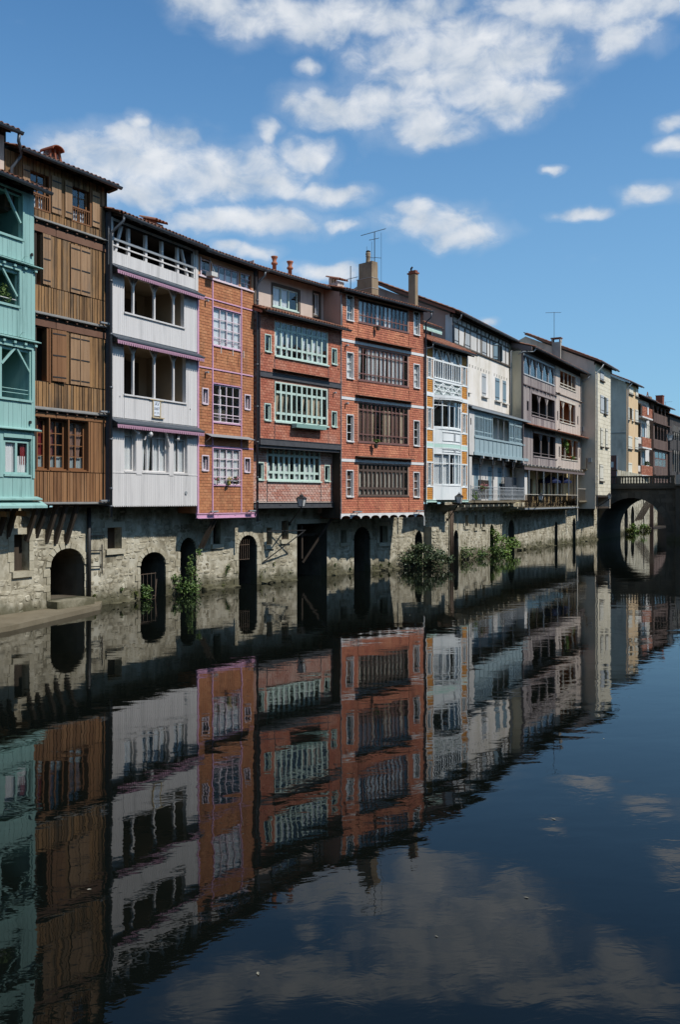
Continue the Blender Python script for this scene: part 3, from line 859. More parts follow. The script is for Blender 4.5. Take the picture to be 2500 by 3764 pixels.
def arched_wall(parent, mat, L, z0, z1, opens, reveal=.7, y=0.0, thick=.9):
    m = MB()
    us = {0.0, L}
    for o in opens:
        k = 12 if o[4] - o[3] > .02 else 1
        us |= {o[0] + (o[1] - o[0]) * i / k for i in range(k + 1)}
    us = sorted(u for u in us if 0 <= u <= L)
    for a, b in zip(us, us[1:]):
        if b - a < 1e-4:
            continue
        o = next((o for o in opens if o[0] - 1e-6 <= a and b <= o[1] + 1e-6), None)
        if o is None:
            m.quad((a, y, z0), (b, y, z0), (b, y, z1), (a, y, z1))
        else:
            ta = o[3] if abs(a - o[0]) < 1e-6 and o[4] - o[3] > .02 else top_at(o, a + 1e-5 if abs(a - o[0]) < 1e-6 else a)
            tb = o[3] if abs(b - o[1]) < 1e-6 and o[4] - o[3] > .02 else top_at(o, b - 1e-5 if abs(b - o[1]) < 1e-6 else b)
            m.quad((a, y, ta), (b, y, tb), (b, y, z1), (a, y, z1))
            if o[2] > z0:
                m.quad((a, y, z0), (b, y, z0), (b, y, o[2]), (a, y, o[2]))
    m.quad((0, y, z1), (L, y, z1), (L, y + thick, z1), (0, y + thick, z1))
    sec = m.build('wall_section', mat, parent)
    for o in opens:
        p = outline(o, 12)
        r = MB()
        n = len(p)
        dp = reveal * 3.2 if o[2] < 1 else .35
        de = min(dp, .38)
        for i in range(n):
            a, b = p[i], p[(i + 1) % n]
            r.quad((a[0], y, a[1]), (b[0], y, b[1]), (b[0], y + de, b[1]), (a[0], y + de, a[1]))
        r.build('reveal', 'bridge_stone' if dp > .4 else 'stone_mortar', sec)  # deep openings start in a darker stone, shade painted into the reveal
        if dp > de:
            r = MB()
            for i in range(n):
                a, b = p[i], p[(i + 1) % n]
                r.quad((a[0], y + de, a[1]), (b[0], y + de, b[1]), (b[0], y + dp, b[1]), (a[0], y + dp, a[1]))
            r.build('passage', 'shaded_stone', sec)
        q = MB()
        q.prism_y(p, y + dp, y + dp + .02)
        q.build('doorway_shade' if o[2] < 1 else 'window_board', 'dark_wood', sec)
    return sec

def stone_unit(seed):
    rnd = random.Random(seed)
    j = lambda s: rnd.uniform(-s, s)
    ring = [(.22, .0), (.78, .0), (1, .25), (1, .75), (.78, 1), (.22, 1), (0, .75), (0, .25)]
    ring = [(x + j(.10), z + j(.10)) for x, z in ring]
    n = len(ring)
    back = [(x, 1, z) for x, z in ring]
    mid = [(x, .45 + j(.2), z) for x, z in ring]
    front = [(.5 + (x - .5) * (.74 + j(.06)), .05 + j(.25), .5 + (z - .5) * (.74 + j(.06))) for x, z in ring]
    vs = back + mid + front + [(.5 + j(.1), j(.2), .5 + j(.1))]
    fs = []
    for a in range(n):
        b = (a + 1) % n
        fs += [(a, b, n + b, n + a), (n + a, n + b, 2 * n + b, 2 * n + a), (2 * n + a, 2 * n + b, 3 * n)]
    return vs, fs
STONES = [stone_unit(s) for s in range(14)]
STONE_ME = [MB().add(*s).mesh('stone', 'stone') for s in STONES]

from mathutils import noise as mnoise
def rubble(key, u, z):      # patches where lime render still covers the stones
    return .5 + .5 * mnoise.noise(Vector((u * .55 + ord(key) * 7.3, z * .8, 3.1)))
all_stones = []
voussoirs = []
SEC = {}
for key, (ox, oy, th, L) in SEG.items():
    s = link('wall_stretch', None, wall_root, (ox + 12.75, oy - 27.1, 0), (0, 0, R(90 - th)))
    SEC[key] = s
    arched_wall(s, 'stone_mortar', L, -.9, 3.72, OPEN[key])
    z = -.25
    while z < 3.6:
        h = random.uniform(.12, .29)
        u = random.uniform(-.2, 0)
        while u < L:
            wd = random.uniform(.14, .30) if random.random() < .55 else random.uniform(.3, .58)
            a, b = max(u, 0) + .012, min(u + wd, L) - .012
            skip = random.random() < .24 or rubble(key, u, z) > .62
            for o in OPEN[key]:
                grow = .17
                if o[2] > 1:
                    grow = .1
                if b > o[0] - grow and a < o[1] + grow and z + h > o[2] - .2:
                    cu = min(max((o[0] + o[1]) / 2, a), b)
                    t = top_at(o, cu, grow)
                    if t is None:
                        t = top_at(o, (o[0] + o[1]) / 2, grow)
                    if z < t:
                        skip = True
            if not skip and b - a > .08:
                dz = random.uniform(-.025, .025)
                all_stones.append((key, a, b, z + .012 + dz, z + h - .012 + dz + random.uniform(-.03, .01)))
            u += wd
        z += h
    for o in OPEN[key]:
        if o[4] - o[3] > .02:
            n = 11
            c, r = (o[0] + o[1]) / 2, (o[1] - o[0]) / 2
            hh = o[4] - o[3]
            for i in range(n):
                t0, t1 = math.pi * i / n + .02, math.pi * (i + 1) / n - .02
                g = .19 + random.uniform(-.03, .05)
                pts = [(c - r * math.cos(t), o[3] + hh * math.sin(t)) for t in (t0, t1)] + [(c - (r + g) * math.cos(t), o[3] + (hh + g) * math.sin(t)) for t in (t1, t0)]
                MB().prism_y(pts, -.035 + random.uniform(-.012, .008), .06).build('voussoir', 'stone_dressed', s)
            z = o[2]
            z = max(z, -.3)
            i = 0
            while z < o[3] - .1:
                h = min(random.uniform(.24, .36), o[3] - z)
                for sd_, e in ((-1, o[0]), (1, o[1])):
                    g = .17 + (.14 if (i + (sd_ > 0)) % 2 else 0)
                    a, b = (e - g, e) if sd_ < 0 else (e, e + g)
                    piece('jamb_stone', 'stone_dressed', s, a, b, -.03 + random.uniform(-.01, .01), .06, z + .008, z + h - .008)
                z += h
                i += 1
        else:
            piece('lintel', 'stone_dressed', s, o[0] - .16, o[1] + .16, -.03, .06, o[4] + .004, o[4] + .22)
            if o[2] > 0:
                piece('sill', 'stone_dressed', s, o[0] - .10, o[1] + .13, -.09, .06, o[2] - .2, o[2] - .004)
                for e, sgn in ((o[0], -1), (o[1], 1)):
                    z = o[2]
                    while z < o[4] - .05:
                        h = min(.34, o[4] - z)
                        a, b = sorted((e, e + sgn * random.uniform(.16, .28)))
                        piece('jamb_stone', 'stone_dressed', s, a, b, -.025, .06, z + .006, z + h - .006)
                        z += h

def stone_view(q):
    key, a, b, c, d = q
    ox, oy, th, L = SEG[key]
    u = (a + b) / 2
    x, y = ox + u * math.sin(R(th)), oy + u * math.cos(R(th))
    vis = abs(x / y) < .40
    return (b - a) * (d - c) / (x * x + y * y) * (1 if vis and d > .1 else .01)
all_stones.sort(key=stone_view, reverse=True)
rest = {k: MB() for k in SEG}
for i, (key, a, b, c, d) in enumerate(all_stones):
    pr = random.uniform(.004, .026)
    v = random.randrange(14)
    if i < 300:
        link('stone', STONE_ME[v], SEC[key], (a, -pr, c), None, (b - a, pr + .03, d - c))
    else:
        vs, fs = STONES[v]
        rest[key].add([(a + p[0] * (b - a), -pr + p[1] * (pr + .03), c + p[2] * (d - c)) for p in vs], fs)
for k, m in rest.items():
    tag(m.build('stone_field', 'stone', SEC[k]), kind='stuff')

# loose footing stones at the waterline
for key, (ox, oy, th, L) in SEG.items():
    u = .3
    while u < L - .6:
        wd = random.uniform(.25, .8)
        mid_ = u + wd / 2
        if key != 'Z' and (key != 'A' or u > 7.5) and not any(o[2] < 1 and o[0] - .35 < mid_ < o[1] + .35 for o in OPEN[key]) and random.random() < .75:
            dp_ = random.uniform(.12, .34)
            link('footing_stone', STONE_ME[random.randrange(14)], SEC[key], (u, -dp_, -.25), None, (wd, dp_ + .1, random.uniform(.28, .52)))
        u += wd * random.uniform(.8, 1.2)
# fittings on the wall
s = SEC['A']
MB().tube([(7.07, -.12, 3.7), (7.07, -.12, .15)], .075, 9).build('black_pipe', 'iron', s, True)
for z, l in ((2.66, .75), (2.1, .62), (1.5, .62)):
    MB().bar((7.15, -.1, z), (7.15 + l, -.1, z - .02), .035).build('iron_bracket', 'iron', s)
MB().bar((7.77, -.1, 2.3), (7.77, -.1, 1.2), .035).build('iron_bracket', 'iron', s)
def grille(parent, u0, u1, z0, z1, n, y, mat='rust_iron', rails=(0, 1)):
    g_ = link('grille', None, parent)
    for i in range(n):
        u = u0 + (u1 - u0) * i / (n - 1)
        MB().bar((u, y, z0), (u, y, z1), .02).build('bar', mat, g_)
    for t in rails:
        z = z0 + (z1 - z0) * t
        MB().bar((u0 - .03, y - .01, z), (u1 + .03, y - .01, z), .025).build('bar', mat, g_)
    return g_
grille(s, 10.1, 11.1, -.2, 1.0, 5, .1, rails=(.98, .22))
MB().bar((10.95, -.1, .75), (10.6, -.3, -.12), .03).build('leaning_bar', 'rust_iron', s)
grille(SEC['B'], 2.7, 3.5, 1.21, 2.15, 7, .12, rails=(0, .72))
grille(SEC['B'], 5.8, 6.23, 2.06, 2.92, 4, .1)
for (a, b) in (((4.62, -.05, 2.48), (6.4, -1.0, 2.5)), ((6.35, -.95, 2.45), (4.3, -.05, 1.0))):
    MB().bar(a, b, .045).build('iron_strut', 'iron', SEC['B'])
# timbers in the wide recess below the mint windows
for (a, b) in (((7.0, .25, 2.2), (9.45, .25, 2.2)), ((7.6, .2, 1.0), (7.6, .2, 2.7)), ((7.7, .2, .8), (9.0, -.9, 3.3))):
    MB().bar(a, b, .11).build('timber_prop', 'dark_wood', SEC['B'])
# buttress and pipes further along
MB().prism_z([(7.95, .05), (7.95, -.55), (8.9, -.6), (8.9, .05)], -.5, 2.35).build('buttress', 'stone_dressed', SEC['C'])
for i in range(22):
    z = -.05 + (i // 2) * .21
    u = 7.98 + (i % 2) * .42 + (.1 if (i // 2) % 2 else 0)
    link('stone', STONE_ME[i % 14], SEC['C'], (u, -.615, z), None, (.40, .07, .195))
for u, r_ in ((3.7, .09), (4.05, .06)):
    MB().tube([(u, -.15, 3.7), (u, -.15, -.2)], r_, 8).build('pipe', 'rust_iron', SEC['D'], True)
# stone corbels carrying the balconies
def corbels(parent, us, z, w=.16, reach=.62, mat='stone_dressed', y=0):
    for u in us:
        m = MB()
        m.prism_x([(y, z), (y - reach, z), (y - reach, z - .13), (y - reach * .55, z - .2), (y - reach * .5, z - .34), (y - reach * .15, z - .42), (y, z - .62)], u, u + w)
        m.build('corbel', mat, parent)
corbels(SEC['D'], [1.6 + 1.22 * i for i in range(11)], 3.66, reach=1.35)
corbels(SEC['E'], [.6 + 1.05 * i for i in range(15)], 3.45, reach=1.3)

# quay ledge at the foot of the wall
lm = MB()
lm.prism_z([(-20.5, 12.0), (-18.6, 10.6), (-10.05, 27.3), (-8.95, 31.7), (-8.72, 32.6), (-9.0, 33.9), (-9.3, 34.4), (-13.2, 27.4)], -.7, .16)
o = lm.build('quay_ledge', 'ledge_stone')
tag(o, kind='structure')
lm = MB()
lm.prism_z([(0, 0), (0, -.52), (1.85, -.5), (1.95, 0)], .1, .41)
st = lm.build('stone_step', 'stone_dressed', SEC['A'], loc=(5.1, 0, 0))

# ------------------------------------------------------------------ bridge
BX, BY, BTH = 28.75, 88.4, 30.0    # arch centre on the near face; the bridge crosses the river at right angles
br = link('stone_bridge', None, None, (BX, BY, 0), (0, 0, R(-BTH)))
tag(br, 'dark stone arch bridge with balustrade at the far end of the river', 'bridge')
RA, SP = 3.29, .87
skew = 0.0
def barrel():
    m = MB()
    n = 20
    P_ = [(-RA * math.cos(math.pi * i / n), SP + RA * math.sin(math.pi * i / n)) for i in range(n + 1)]
    P_ = [(-RA, -1.0)] + P_ + [(RA, -1.0)]
    for a, b in zip(P_, P_[1:]):
        m.quad((a[0], 0, a[1]), (b[0], 0, b[1]), (b[0] + skew, 10, b[1]), (a[0] + skew, 10, a[1]))
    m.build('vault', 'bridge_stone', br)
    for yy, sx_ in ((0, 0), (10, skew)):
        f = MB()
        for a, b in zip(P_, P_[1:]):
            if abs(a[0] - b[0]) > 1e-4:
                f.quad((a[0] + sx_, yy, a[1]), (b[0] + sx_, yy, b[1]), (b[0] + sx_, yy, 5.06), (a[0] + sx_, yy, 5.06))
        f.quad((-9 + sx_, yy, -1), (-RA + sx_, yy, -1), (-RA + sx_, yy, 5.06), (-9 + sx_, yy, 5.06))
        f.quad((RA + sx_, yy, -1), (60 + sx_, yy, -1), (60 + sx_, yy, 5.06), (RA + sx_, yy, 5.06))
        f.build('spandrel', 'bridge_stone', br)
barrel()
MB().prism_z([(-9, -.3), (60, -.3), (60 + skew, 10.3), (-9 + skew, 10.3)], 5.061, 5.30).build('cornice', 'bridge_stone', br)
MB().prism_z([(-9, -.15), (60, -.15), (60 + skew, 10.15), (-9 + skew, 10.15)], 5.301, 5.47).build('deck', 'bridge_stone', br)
for i in range(17):
    t0, t1 = math.pi * i / 17 + .006, math.pi * (i + 1) / 17 - .006
    g_ = .55
    pts = [(-RA * math.cos(t), SP + RA * math.sin(t)) for t in (t0, t1)] + [(-(RA + g_) * math.cos(t), SP + (RA + g_) * math.sin(t)) for t in (t1, t0)]
    MB().prism_y(pts, -.06, .02).build('voussoir', 'bridge_stone', br)
bst = []
z = -.3
while z < 4.8:
    u = -8.8 + random.uniform(0, .4)
    while u < 14:
        wd = random.uniform(.5, .95)
        cx_, cz_ = u + wd / 2, z + .2
        rr = math.hypot(max(0, abs(cx_) - wd / 2), max(0, cz_ - SP)) if cz_ > SP else abs(cx_) - wd / 2
        if rr > RA + .62:
            bst.append((u + .01, u + wd - .01, z + .01, z + .39))
        u += wd
    z += .4
pieces(br, 'stone', 'bridge_stone', bst, -.035, .06, .012, 300)
# right pier standing forward
MB().box(4.2, 10, -.5, .02, -1, 5.05).build('pier', 'bridge_stone', br)
MB().box(4.1, 10.1, -.62, -.05, 5.302, 5.46).build('pier_cap', 'bridge_stone', br)
MB().box(4.25, 9.9, -.5, -.25, 5.47, 6.38).build('solid_parapet', 'plaster_grey', br)
par = link('balustrade', None, br)
MB().box(-6.5, 4.1, -.14, .10, 5.47, 5.60).build('plinth', 'bridge_stone', par)
MB().box(-6.5, 4.1, -.17, .13, 6.17, 6.32).build('hand_rail', 'bridge_stone', par)
bm = MB().lathe((0, 0, 0), [(.075, 0), (.075, .06), (.05, .1), (.085, .24), (.06, .4), (.045, .46), (.075, .5), (.075, .57)], 8).mesh('baluster', 'bridge_stone', True)
for i in range(38):
    link('baluster', bm, par, (-6.3 + i * .272, -.02, 5.6))
for u in (-6.5, -1.2, 3.9):
    MB().box(u - .16, u + .16, -.19, .15, 5.471, 6.34).build('pedestal', 'bridge_stone', par)

# river wall that goes on beyond the bridge, with its own arches
far_root = tag(link('river_wall', None, None, (30.8, 99.6, 0), (0, 0, R(90 - 26))), 'pale sunlit river wall with dark arches seen through the bridge arch', 'wall')
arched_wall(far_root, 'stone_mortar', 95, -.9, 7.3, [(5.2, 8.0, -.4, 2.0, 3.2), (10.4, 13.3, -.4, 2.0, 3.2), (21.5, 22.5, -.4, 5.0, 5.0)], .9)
fs_ = []
z = -.2
while z < 3.9:
    u = random.uniform(0, .4)
    while u < 60:
        wd = random.uniform(.6, 1.1)
        if not any(a - .2 < u + wd and u < b + .2 for a, b in ((5.2, 8.0), (10.4, 13.3), (21.5, 22.5))) and random.random() < .8:
            fs_.append((u + .02, u + wd - .02, z + .015, z + .385))
        u += wd
    z += .4
pieces(far_root, 'stone', 'stone', fs_, -.03, .05, .012, 260)
for i in range(6):
    MB().bar((13.6 + i * 1.25, -.02, 1.3), (15.3 + i * 1.3, -1.4, 4.2), .09).build('timber_prop', 'dark_wood', far_root)

# ------------------------------------------------------------------ the other bank: quay and unseen plain houses added to block low sky light
d_ = Vector((.5, .866))
n_ = Vector((.866, -.5))
qb = Vector((22.5, 15.0))
m = MB()
a, b = qb - d_ * 70, qb + d_ * 150
m.prism_z([tuple(a), tuple(b), tuple(b + n_ * 60), tuple(a + n_ * 60)], -1.5, 3.2)
tag(m.build('quay', 'bridge_stone'), kind='structure')
for i, (t, wd, hg, mt) in enumerate(((-52, 12, 12.5, 'plaster_olive'), (-38, 11, 13.5, 'plaster_grey'), (-25, 13, 12, 'tan_stucco'), (-10, 12, 13.5, 'plaster_attic'), (4, 11, 12.5, 'plaster_grey'), (17, 13, 13.5, 'plaster_olive'), (32, 12, 12, 'plaster_attic'), (46, 12, 13.5, 'tan_stucco'), (60, 13, 12.5, 'plaster_grey'), (75, 12, 13, 'plaster_olive'))):
    p = qb + d_ * (t + wd) + n_ * 7
    e = frame('sky_block_house', p.x, p.y, 210, 'unseen plain plastered house on the opposite quay, added to block sky light', 'house', group='unseen light-blocking houses on the opposite quay')
    hg += 3  # raised to shut out more of the low sky
    hl = [(1.2 + k * 2.6, 2.3 + k * 2.6, z, z + 1.7) for k in range(int((wd - 1.5) / 2.6)) for z in (4.3, 7.4, 10.3, 13.2) if z + 2 < hg + 3.2]
    panel(e, 'wall', mt, 0, wd, 3.2, hg + 3.2, hl, .02, .2)
    for q in hl:
        window(e, *q, .14, 'white_trim', 2, (1, 1), .06, .05, depth=.5)
    shell(e, 0, wd, 3.2, hg + 3.2, 10, mt, mt, pitch=.35)
    roof(e, -.3, wd + .3, -.5, hg + 3.25, 5.5, .35, first=0, rafters=False)

# ================================================================== houses
# ------------------------------------------------------------------ beige rendered house rising behind the teal one
h = frame('rendered_house', -8.665, 33.135, 31.85, 'beige rendered house with tiled eave above the teal house', 'house')
panel(h, 'wall', 'plaster_attic', -9, -4.42, 14.35, 15.9, [(-6.4, -5.5, 14.6, 15.5)], .02)
window(h, -6.38, -5.52, 14.62, 15.48, .08, 'white_trim', 2, (1, 1, 1))
shell(h, -9, -4.42, 14.35, 15.9, 9, 'plaster_attic', 'plaster_attic', pitch=.33, floor=False)
roof(h, -9.2, -4.22, -.52, 15.98, 5.4, .33)
gutter(h, -9.2, -4.18, -.60, 15.95, .085)
downpipe(h, [(-4.3, -.58, 15.88), (-4.3, -.55, 15.66), (-4.02, -.35, 15.42), (-4.02, -.3, 15.3), (-4.22, -.1, 14.9), (-4.22, -.1, 13.6)], .055)

# ------------------------------------------------------------------ teal house
h = frame('teal_house', -10.006, 30.218, 26.57, 'turquoise boarded house at the picture edge with open braced galleries', 'house')
UL, UR = -4.2, -.36
bands = [(4.0, 6.26, UR - .04), (6.34, 9.16, UR), (9.30, 11.64, UR), (11.80, 14.1, UR - .06)]
holes = [(-3.4, -.52, 7.28, 8.95), (-3.4, -1.06, 10.30, 11.45), (-3.4, -.91, 12.52, 14.02), (-1.68, -.58, 4.80, 5.95), (-3.3, -2.0, 4.80, 5.95)]
for z0, z1, ur in bands:
    panel(h, 'wall', 'teal_paint', UL, ur, z0, z1, [q for q in holes if z0 < q[2] < z1], .03, .16)
    bd = boards(UL, ur, z0, z1, .19, .007, .12)
    pieces(h, 'board', 'teal_paint', cut(bd, [(a - .05, b + .05, c - .05, d + .05) for a, b, c, d in holes]), 0, .028, .003)
for z, ov, ur in ((6.30, .16, -.22), (9.23, .16, -.24), (11.72, .18, -.17)):
    MB().prism_x([(-ov, z - .03), (-ov, z), (.03, z + .06), (.03, z - .04)], UL, ur).build('ledge', 'teal_paint', h)
for z, ov in ((11.60, .1), (9.12, .1)):
    for i in range(8):
        piece('joist_end', 'teal_paint', h, -3.6 + i * .45, -3.5 + i * .45, -ov, .02, z - .06, z + .02)
MB().prism_x([(-.22, 3.98), (-.22, 4.03), (.03, 4.1), (.03, 3.96)], UL, -.25).build('ledge', 'teal_paint', h)
MB().prism_x([(-.32, 3.72), (-.32, 3.80), (-.08, 3.93), (-.02, 3.95), (-.02, 3.72)], UL, -.12).build('lower_lip', 'teal_paint', h)
for (a, b, c, d) in holes[:3]:
    fm = MB()
    fm.box(b - .0, b + .07, -.025, .10, c - .05, d + .05).box(a, b, -.06, .10, c - .08, c - .005).box(a, b, -.025, .10, d + .005, d + .06)
    fm.build('gallery_frame', 'teal_paint', h)
    room(h, a, b + .0, c, d, .19, 1.5, 'interior_teal', 'gallery_room')
    MB().box(a, b - .002, .08, .17, d - .10, d - .002).build('gallery_beam', 'teal_paint', h)
def brace(a, b, wd=.07, y=.06, mat='teal_paint', par=None):
    return MB().bar((a[0], y, a[1]), (b[0], y, b[1]), wd, .06).build('brace', mat, par or h)
brace((-1.18, 8.93), (-1.74, 8.35)); brace((-1.12, 8.93), (-.55, 8.2))
MB().box(-1.85, -1.74, .04, .13, 7.29, 8.94).build('post', 'teal_paint', h)
brace((-1.72, 11.42), (-1.10, 10.62))
brace((-1.62, 14.0), (-.95, 13.05))
for z in (7.47, 7.6):
    MB().tube([(-3.3, .1, z), (-.55, .1, z)], .014, 5).build('rail', 'teal_paint', h)
MB().tube([(-3.3, .1, 10.5), (-1.1, .1, 10.5)], .014, 5).build('rail', 'white_paint', h)
window(h, -1.66, -.60, 4.82, 5.92, .05, 'teal_paint', 2, (1,), .07, .09, curtains=[(0, .5, 0, .98, 'curtain'), (.5, .98, 0, .55, 'curtain'), (.72, .95, .3, .98, 'curtain_red')], sill=.1)
window(h, -3.28, -2.02, 4.82, 5.92, .05, 'teal_paint', 2, (1,), .07, .09, curtains=[(0, 1, 0, .6, 'curtain')], sill=.1)
MB().box(-1.92, -1.74, -.03, .03, 4.72, 6.1).build('corner_board', 'teal_paint', h)
MB().box(-.50, -.40, -.03, .035, 4.7, 6.1).build('corner_board', 'teal_paint', h)
MB().box(-1.72, -.52, -.035, -.005, 6.0, 6.12).build('head_board', 'teal_paint', h)
for u, z in ((-.55, 12.1), (-.62, 6.55)):
    MB().lathe((u, -.05, z), [(.02, -.05), (.045, -.04), (.045, .04), (.02, .05)], 8).build('vent', 'iron', h)
for u, z in ((-.95, 11.95), (-1.05, 9.45)):
    MB().tube([(u, -.02, z - .12), (u + .02, -.12, z), (u + .12, -.14, z + .01)], .008, 4).build('hook', 'teal_paint', h)
shell(h, UL, UR - .02, 4.0, 14.15, 8, 'teal_paint', 'teal_paint', pitch=.3, fy=.1)
roof(h, -4.4, -.28, -.48, 14.20, 3.4, .3)
gutter(h, -4.4, -.16, -.55, 14.17, .08)
P3 = [(-2.6, .5, 10.75)]

# ------------------------------------------------------------------ plain neighbour upstream of the teal house
h = frame('plaster_house', -10.006, 30.218, 26.57, 'plain plastered house with grey shutters upstream of the teal house', 'house')
nh = [(-11 + 2.2 * i, -10 + 2.2 * i, z, z + 1.6) for i in range(3) for z in (5.0, 8.2, 11.4)]
panel(h, 'wall', 'plaster_attic', -12.5, -4.24, 3.8, 16.9, nh, .03, .18)
for q in nh:
    window(h, *q, .12, 'white_trim', 2, (1, 1, 1), .05, .03, depth=.5)
    shutter(h, q[0] - .5, q[0] - .02, q[2], q[3], -.0, 'shutter_grey', 0, 2)
    shutter(h, q[1] + .02, q[1] + .5, q[2], q[3], -.0, 'shutter_grey', 0, 2)
shell(h, -12.5, -4.24, 3.8, 16.9, 9, 'plaster_side', 'plaster_side', pitch=.33, fy=.1)
roof(h, -12.7, -4.15, -.5, 16.95, 5.4, .33, first=1)
gutter(h, -12.7, -4.1, -.58, 16.92, .085)

# ------------------------------------------------------------------ brown timber house
h = frame('timber_house', -8.665, 33.135, 31.85, 'weathered brown plank house with closed wooden shutters next to the white house', 'house')
brown = h
UL, UR = -4.4, -.02
WA = (-3.39, -2.61, 13.87, 15.10); WB = (-1.58, -.76, 13.87, 15.10)
O2 = (-3.25, -2.92, 11.33, 13.11); O3 = (-3.25, -2.63, 8.06, 9.88)
W4 = [(-3.25, -2.62, 5.02, 6.78), (-2.53, -1.77, 5.02, 6.78), (-1.68, -.84, 5.02, 6.78)]
holes = [WA, WB, O2, O3] + W4
panel(h, 'wall', 'dark_wood', -3.3, UR, 3.9, 13.55, holes[2:], .035, .22, 'timber_warm')
panel(h, 'wall', 'dark_wood', UL, UR, 13.55, 15.5, holes[:2], .035, .22, 'timber_warm')
rects = []
for z0, z1, wd in ((3.92, 4.95, .165), (4.98, 6.83, .2), (7.16, 8.03, .15), (8.07, 9.92, .17), (10.42, 11.30, .14), (11.33, 13.12, .165), (13.62, 13.86, .17), (13.87, 15.5, .2)):
    rects.append((boards(UL if z0 > 13.5 else -3.3, UR, z0, z1, wd * .9, .026, .30), z0))
low = [q for b, z0 in rects if z0 < 7 for q in b]
high = [q for b, z0 in rects if z0 >= 7 for q in b]
hz = [(a - .02, b + .02, c - .02, d + .02) for a, b, c, d in holes] + [(-1.70, -.78, 8.06, 9.88), (-1.70, -.75, 11.3, 13.05)]
pieces(h, 'plank', 'timber_warm', cut(low, hz), .0, .034, .007)
pieces(h, 'plank', 'timber', cut(high, hz), .0, .034, .007)
for z0, z1, m_ in ((13.12, 13.36, 'beam_red'), (9.92, 10.14, 'beam_red'), (6.83, 6.97, 'shutter_red')):
    for a, b in ((-3.3, -2.33), (-2.31, UR)):
        piece('beam', m_, h, a, b, -.03, .03, z0, z1)
for z in (13.50, 10.30, 7.06):
    for i in range(8):
        u = -3.2 + i * .44
        MB().tube([(u, .03, z - .055), (u, -.10, z - .06)], .035, 7).build('joist_end', 'beam_red', h)
    MB().prism_x([(-.15, z), (-.15, z + .03), (-.05, z + .075), (.0, z + .12), (.0, z - .02)], -3.3, UR + .04).build('ledge', 'lead', h)
    MB().box(-3.3, UR, -.0, .03, z - .14, z - .02).build('joist_board', 'dark_wood', h)
MB().prism_x([(-.13, 3.84), (-.13, 3.87), (-.02, 3.915), (.03, 3.91), (.03, 3.82)], -3.3, UR + .02).build('ledge', 'lead', h)
for z in (10.42, 7.18, 3.93):
    m = MB()
    m.box(-.46, .05, -.26, -.16, z, z + .06)
    m.bar((-.4, -.2, z - .02), (-.4, 0, z - .05), .03)
    m.bar((0, -.2, z - .02), (0, 0, z - .05), .03)
    m.build('light_bar', 'zinc_pale', h)
MB().box(UR, .05, -.02, .12, 3.9, 15.45).build('corner_post', 'dark_wood', h)
# top floor windows
for q in (WA, WB):
    window(h, q[0] + .04, q[1] - .04, q[2] + .02, q[3] + .2, .12, 'frame_brown', 2, (1, 1, 1), .06, .025, curtains=[(.05, .95, 0, .3, 'curtain')])
    m = MB()
    m.box(q[0], q[1], .0, .05, q[2] + .50, q[2] + .55).box(q[0], q[1], .0, .05, q[2] + .0, q[2] + .05)
    for i in range(8):
        u = q[0] + .05 + (q[1] - q[0] - .1) * i / 7
        m.box(u - .012, u + .012, .01, .04, q[2] + .05, q[2] + .5)
    m.build('window_guard', 'frame_brown', h)
    piece('jamb_board', 'frame_brown', h, q[0] - .04, q[0], -.01, .2, q[2], 15.4)
    piece('jamb_board', 'frame_brown', h, q[1], q[1] + .07, -.01, .2, q[2], 15.4)
for a, b in ((-3.72, -3.43), (-2.52, -2.10), (-1.93, -1.61), (-.68, -.33)):
    shutter(h, a, b, 13.92, 15.2, -.015, 'shutter_wood', 0, 2)
# second floor: open doorway with folded shutter, closed pair
room(h, -3.25, -2.92, 11.33, 13.11, .25, 1.6)
shutter(h, -2.90, -2.56, 11.37, 13.10, -.015, 'shutter_wood', 0, 3, 'l')
for a, b in ((-1.68, -1.235), (-1.215, -.77)):
    shutter(h, a, b, 11.33, 13.03, -.01, 'shutter_wood', 0, 3)
piece('cover_strip', 'shutter_wood', h, -1.245, -1.205, -.065, -.047, 11.34, 13.05)
# first floor
room(h, -3.25, -2.63, 8.06, 9.88, .25, 1.6)
piece('jamb_board', 'frame_brown', h, -2.70, -2.62, -.005, .25, 8.06, 9.88)
piece('jamb_board', 'frame_brown', h, -2.61, -2.55, -.03, .05, 8.0, 9.90)
shutter(h, -2.50, -1.93, 8.10, 9.88, -.02, 'shutter_red', -7, 3)
for a, b in ((-1.69, -1.255), (-1.235, -.80)):
    shutter(h, a, b, 8.08, 9.86, -.01, 'shutter_wood', 0, 3)
# ground floor windows
cs = [[(0, .9, .25, 1, 'curtain_red'), (.0, 1, 0, .26, 'frosted')], [(0, .45, .25, 1, 'curtain_red'), (0, 1, 0, .26, 'frosted'), (.1, .35, .2, .9, 'curtain_brown')], [(0, 1, .2, 1, 'curtain_brown', .2), (0, 1, 0, .26, 'frosted')]]
for q, c in zip(W4, cs):
    window(h, q[0] + .02, q[1] - .02, q[2] + .05, q[3] - .02, .2, 'frame_brown', 2, (1, 1, 1, 1), .055, .03, curtains=c, thick=(1,), sill=.12)
    piece('jamb_board', 'frame_brown', h, q[1], q[1] + .04, -.02, .2, 4.98, 6.82)
    piece('sill_board', 'frame_brown', h, q[0], q[1], -.02, .2, 4.985, 5.018)
shell(h, -3.3, UR, 3.9, 13.5, 9, 'dark_wood', 'dark_wood', pitch=0, fy=.12)
shell(h, UL, UR, 13.5, 15.5, 9, 'dark_wood', 'dark_wood', pitch=.33, fy=.12)
rf = roof(h, -4.15, .22, -.45, 15.52, 5.4, .33)
gutter(h, -4.1, .27, -.53, 15.49, .085)
MB().prism_x([(-.42, 15.40), (-.42, 15.50), (.04, 15.62), (.04, 15.35)], .02, .2).build('verge_board', 'dark_wood', h)
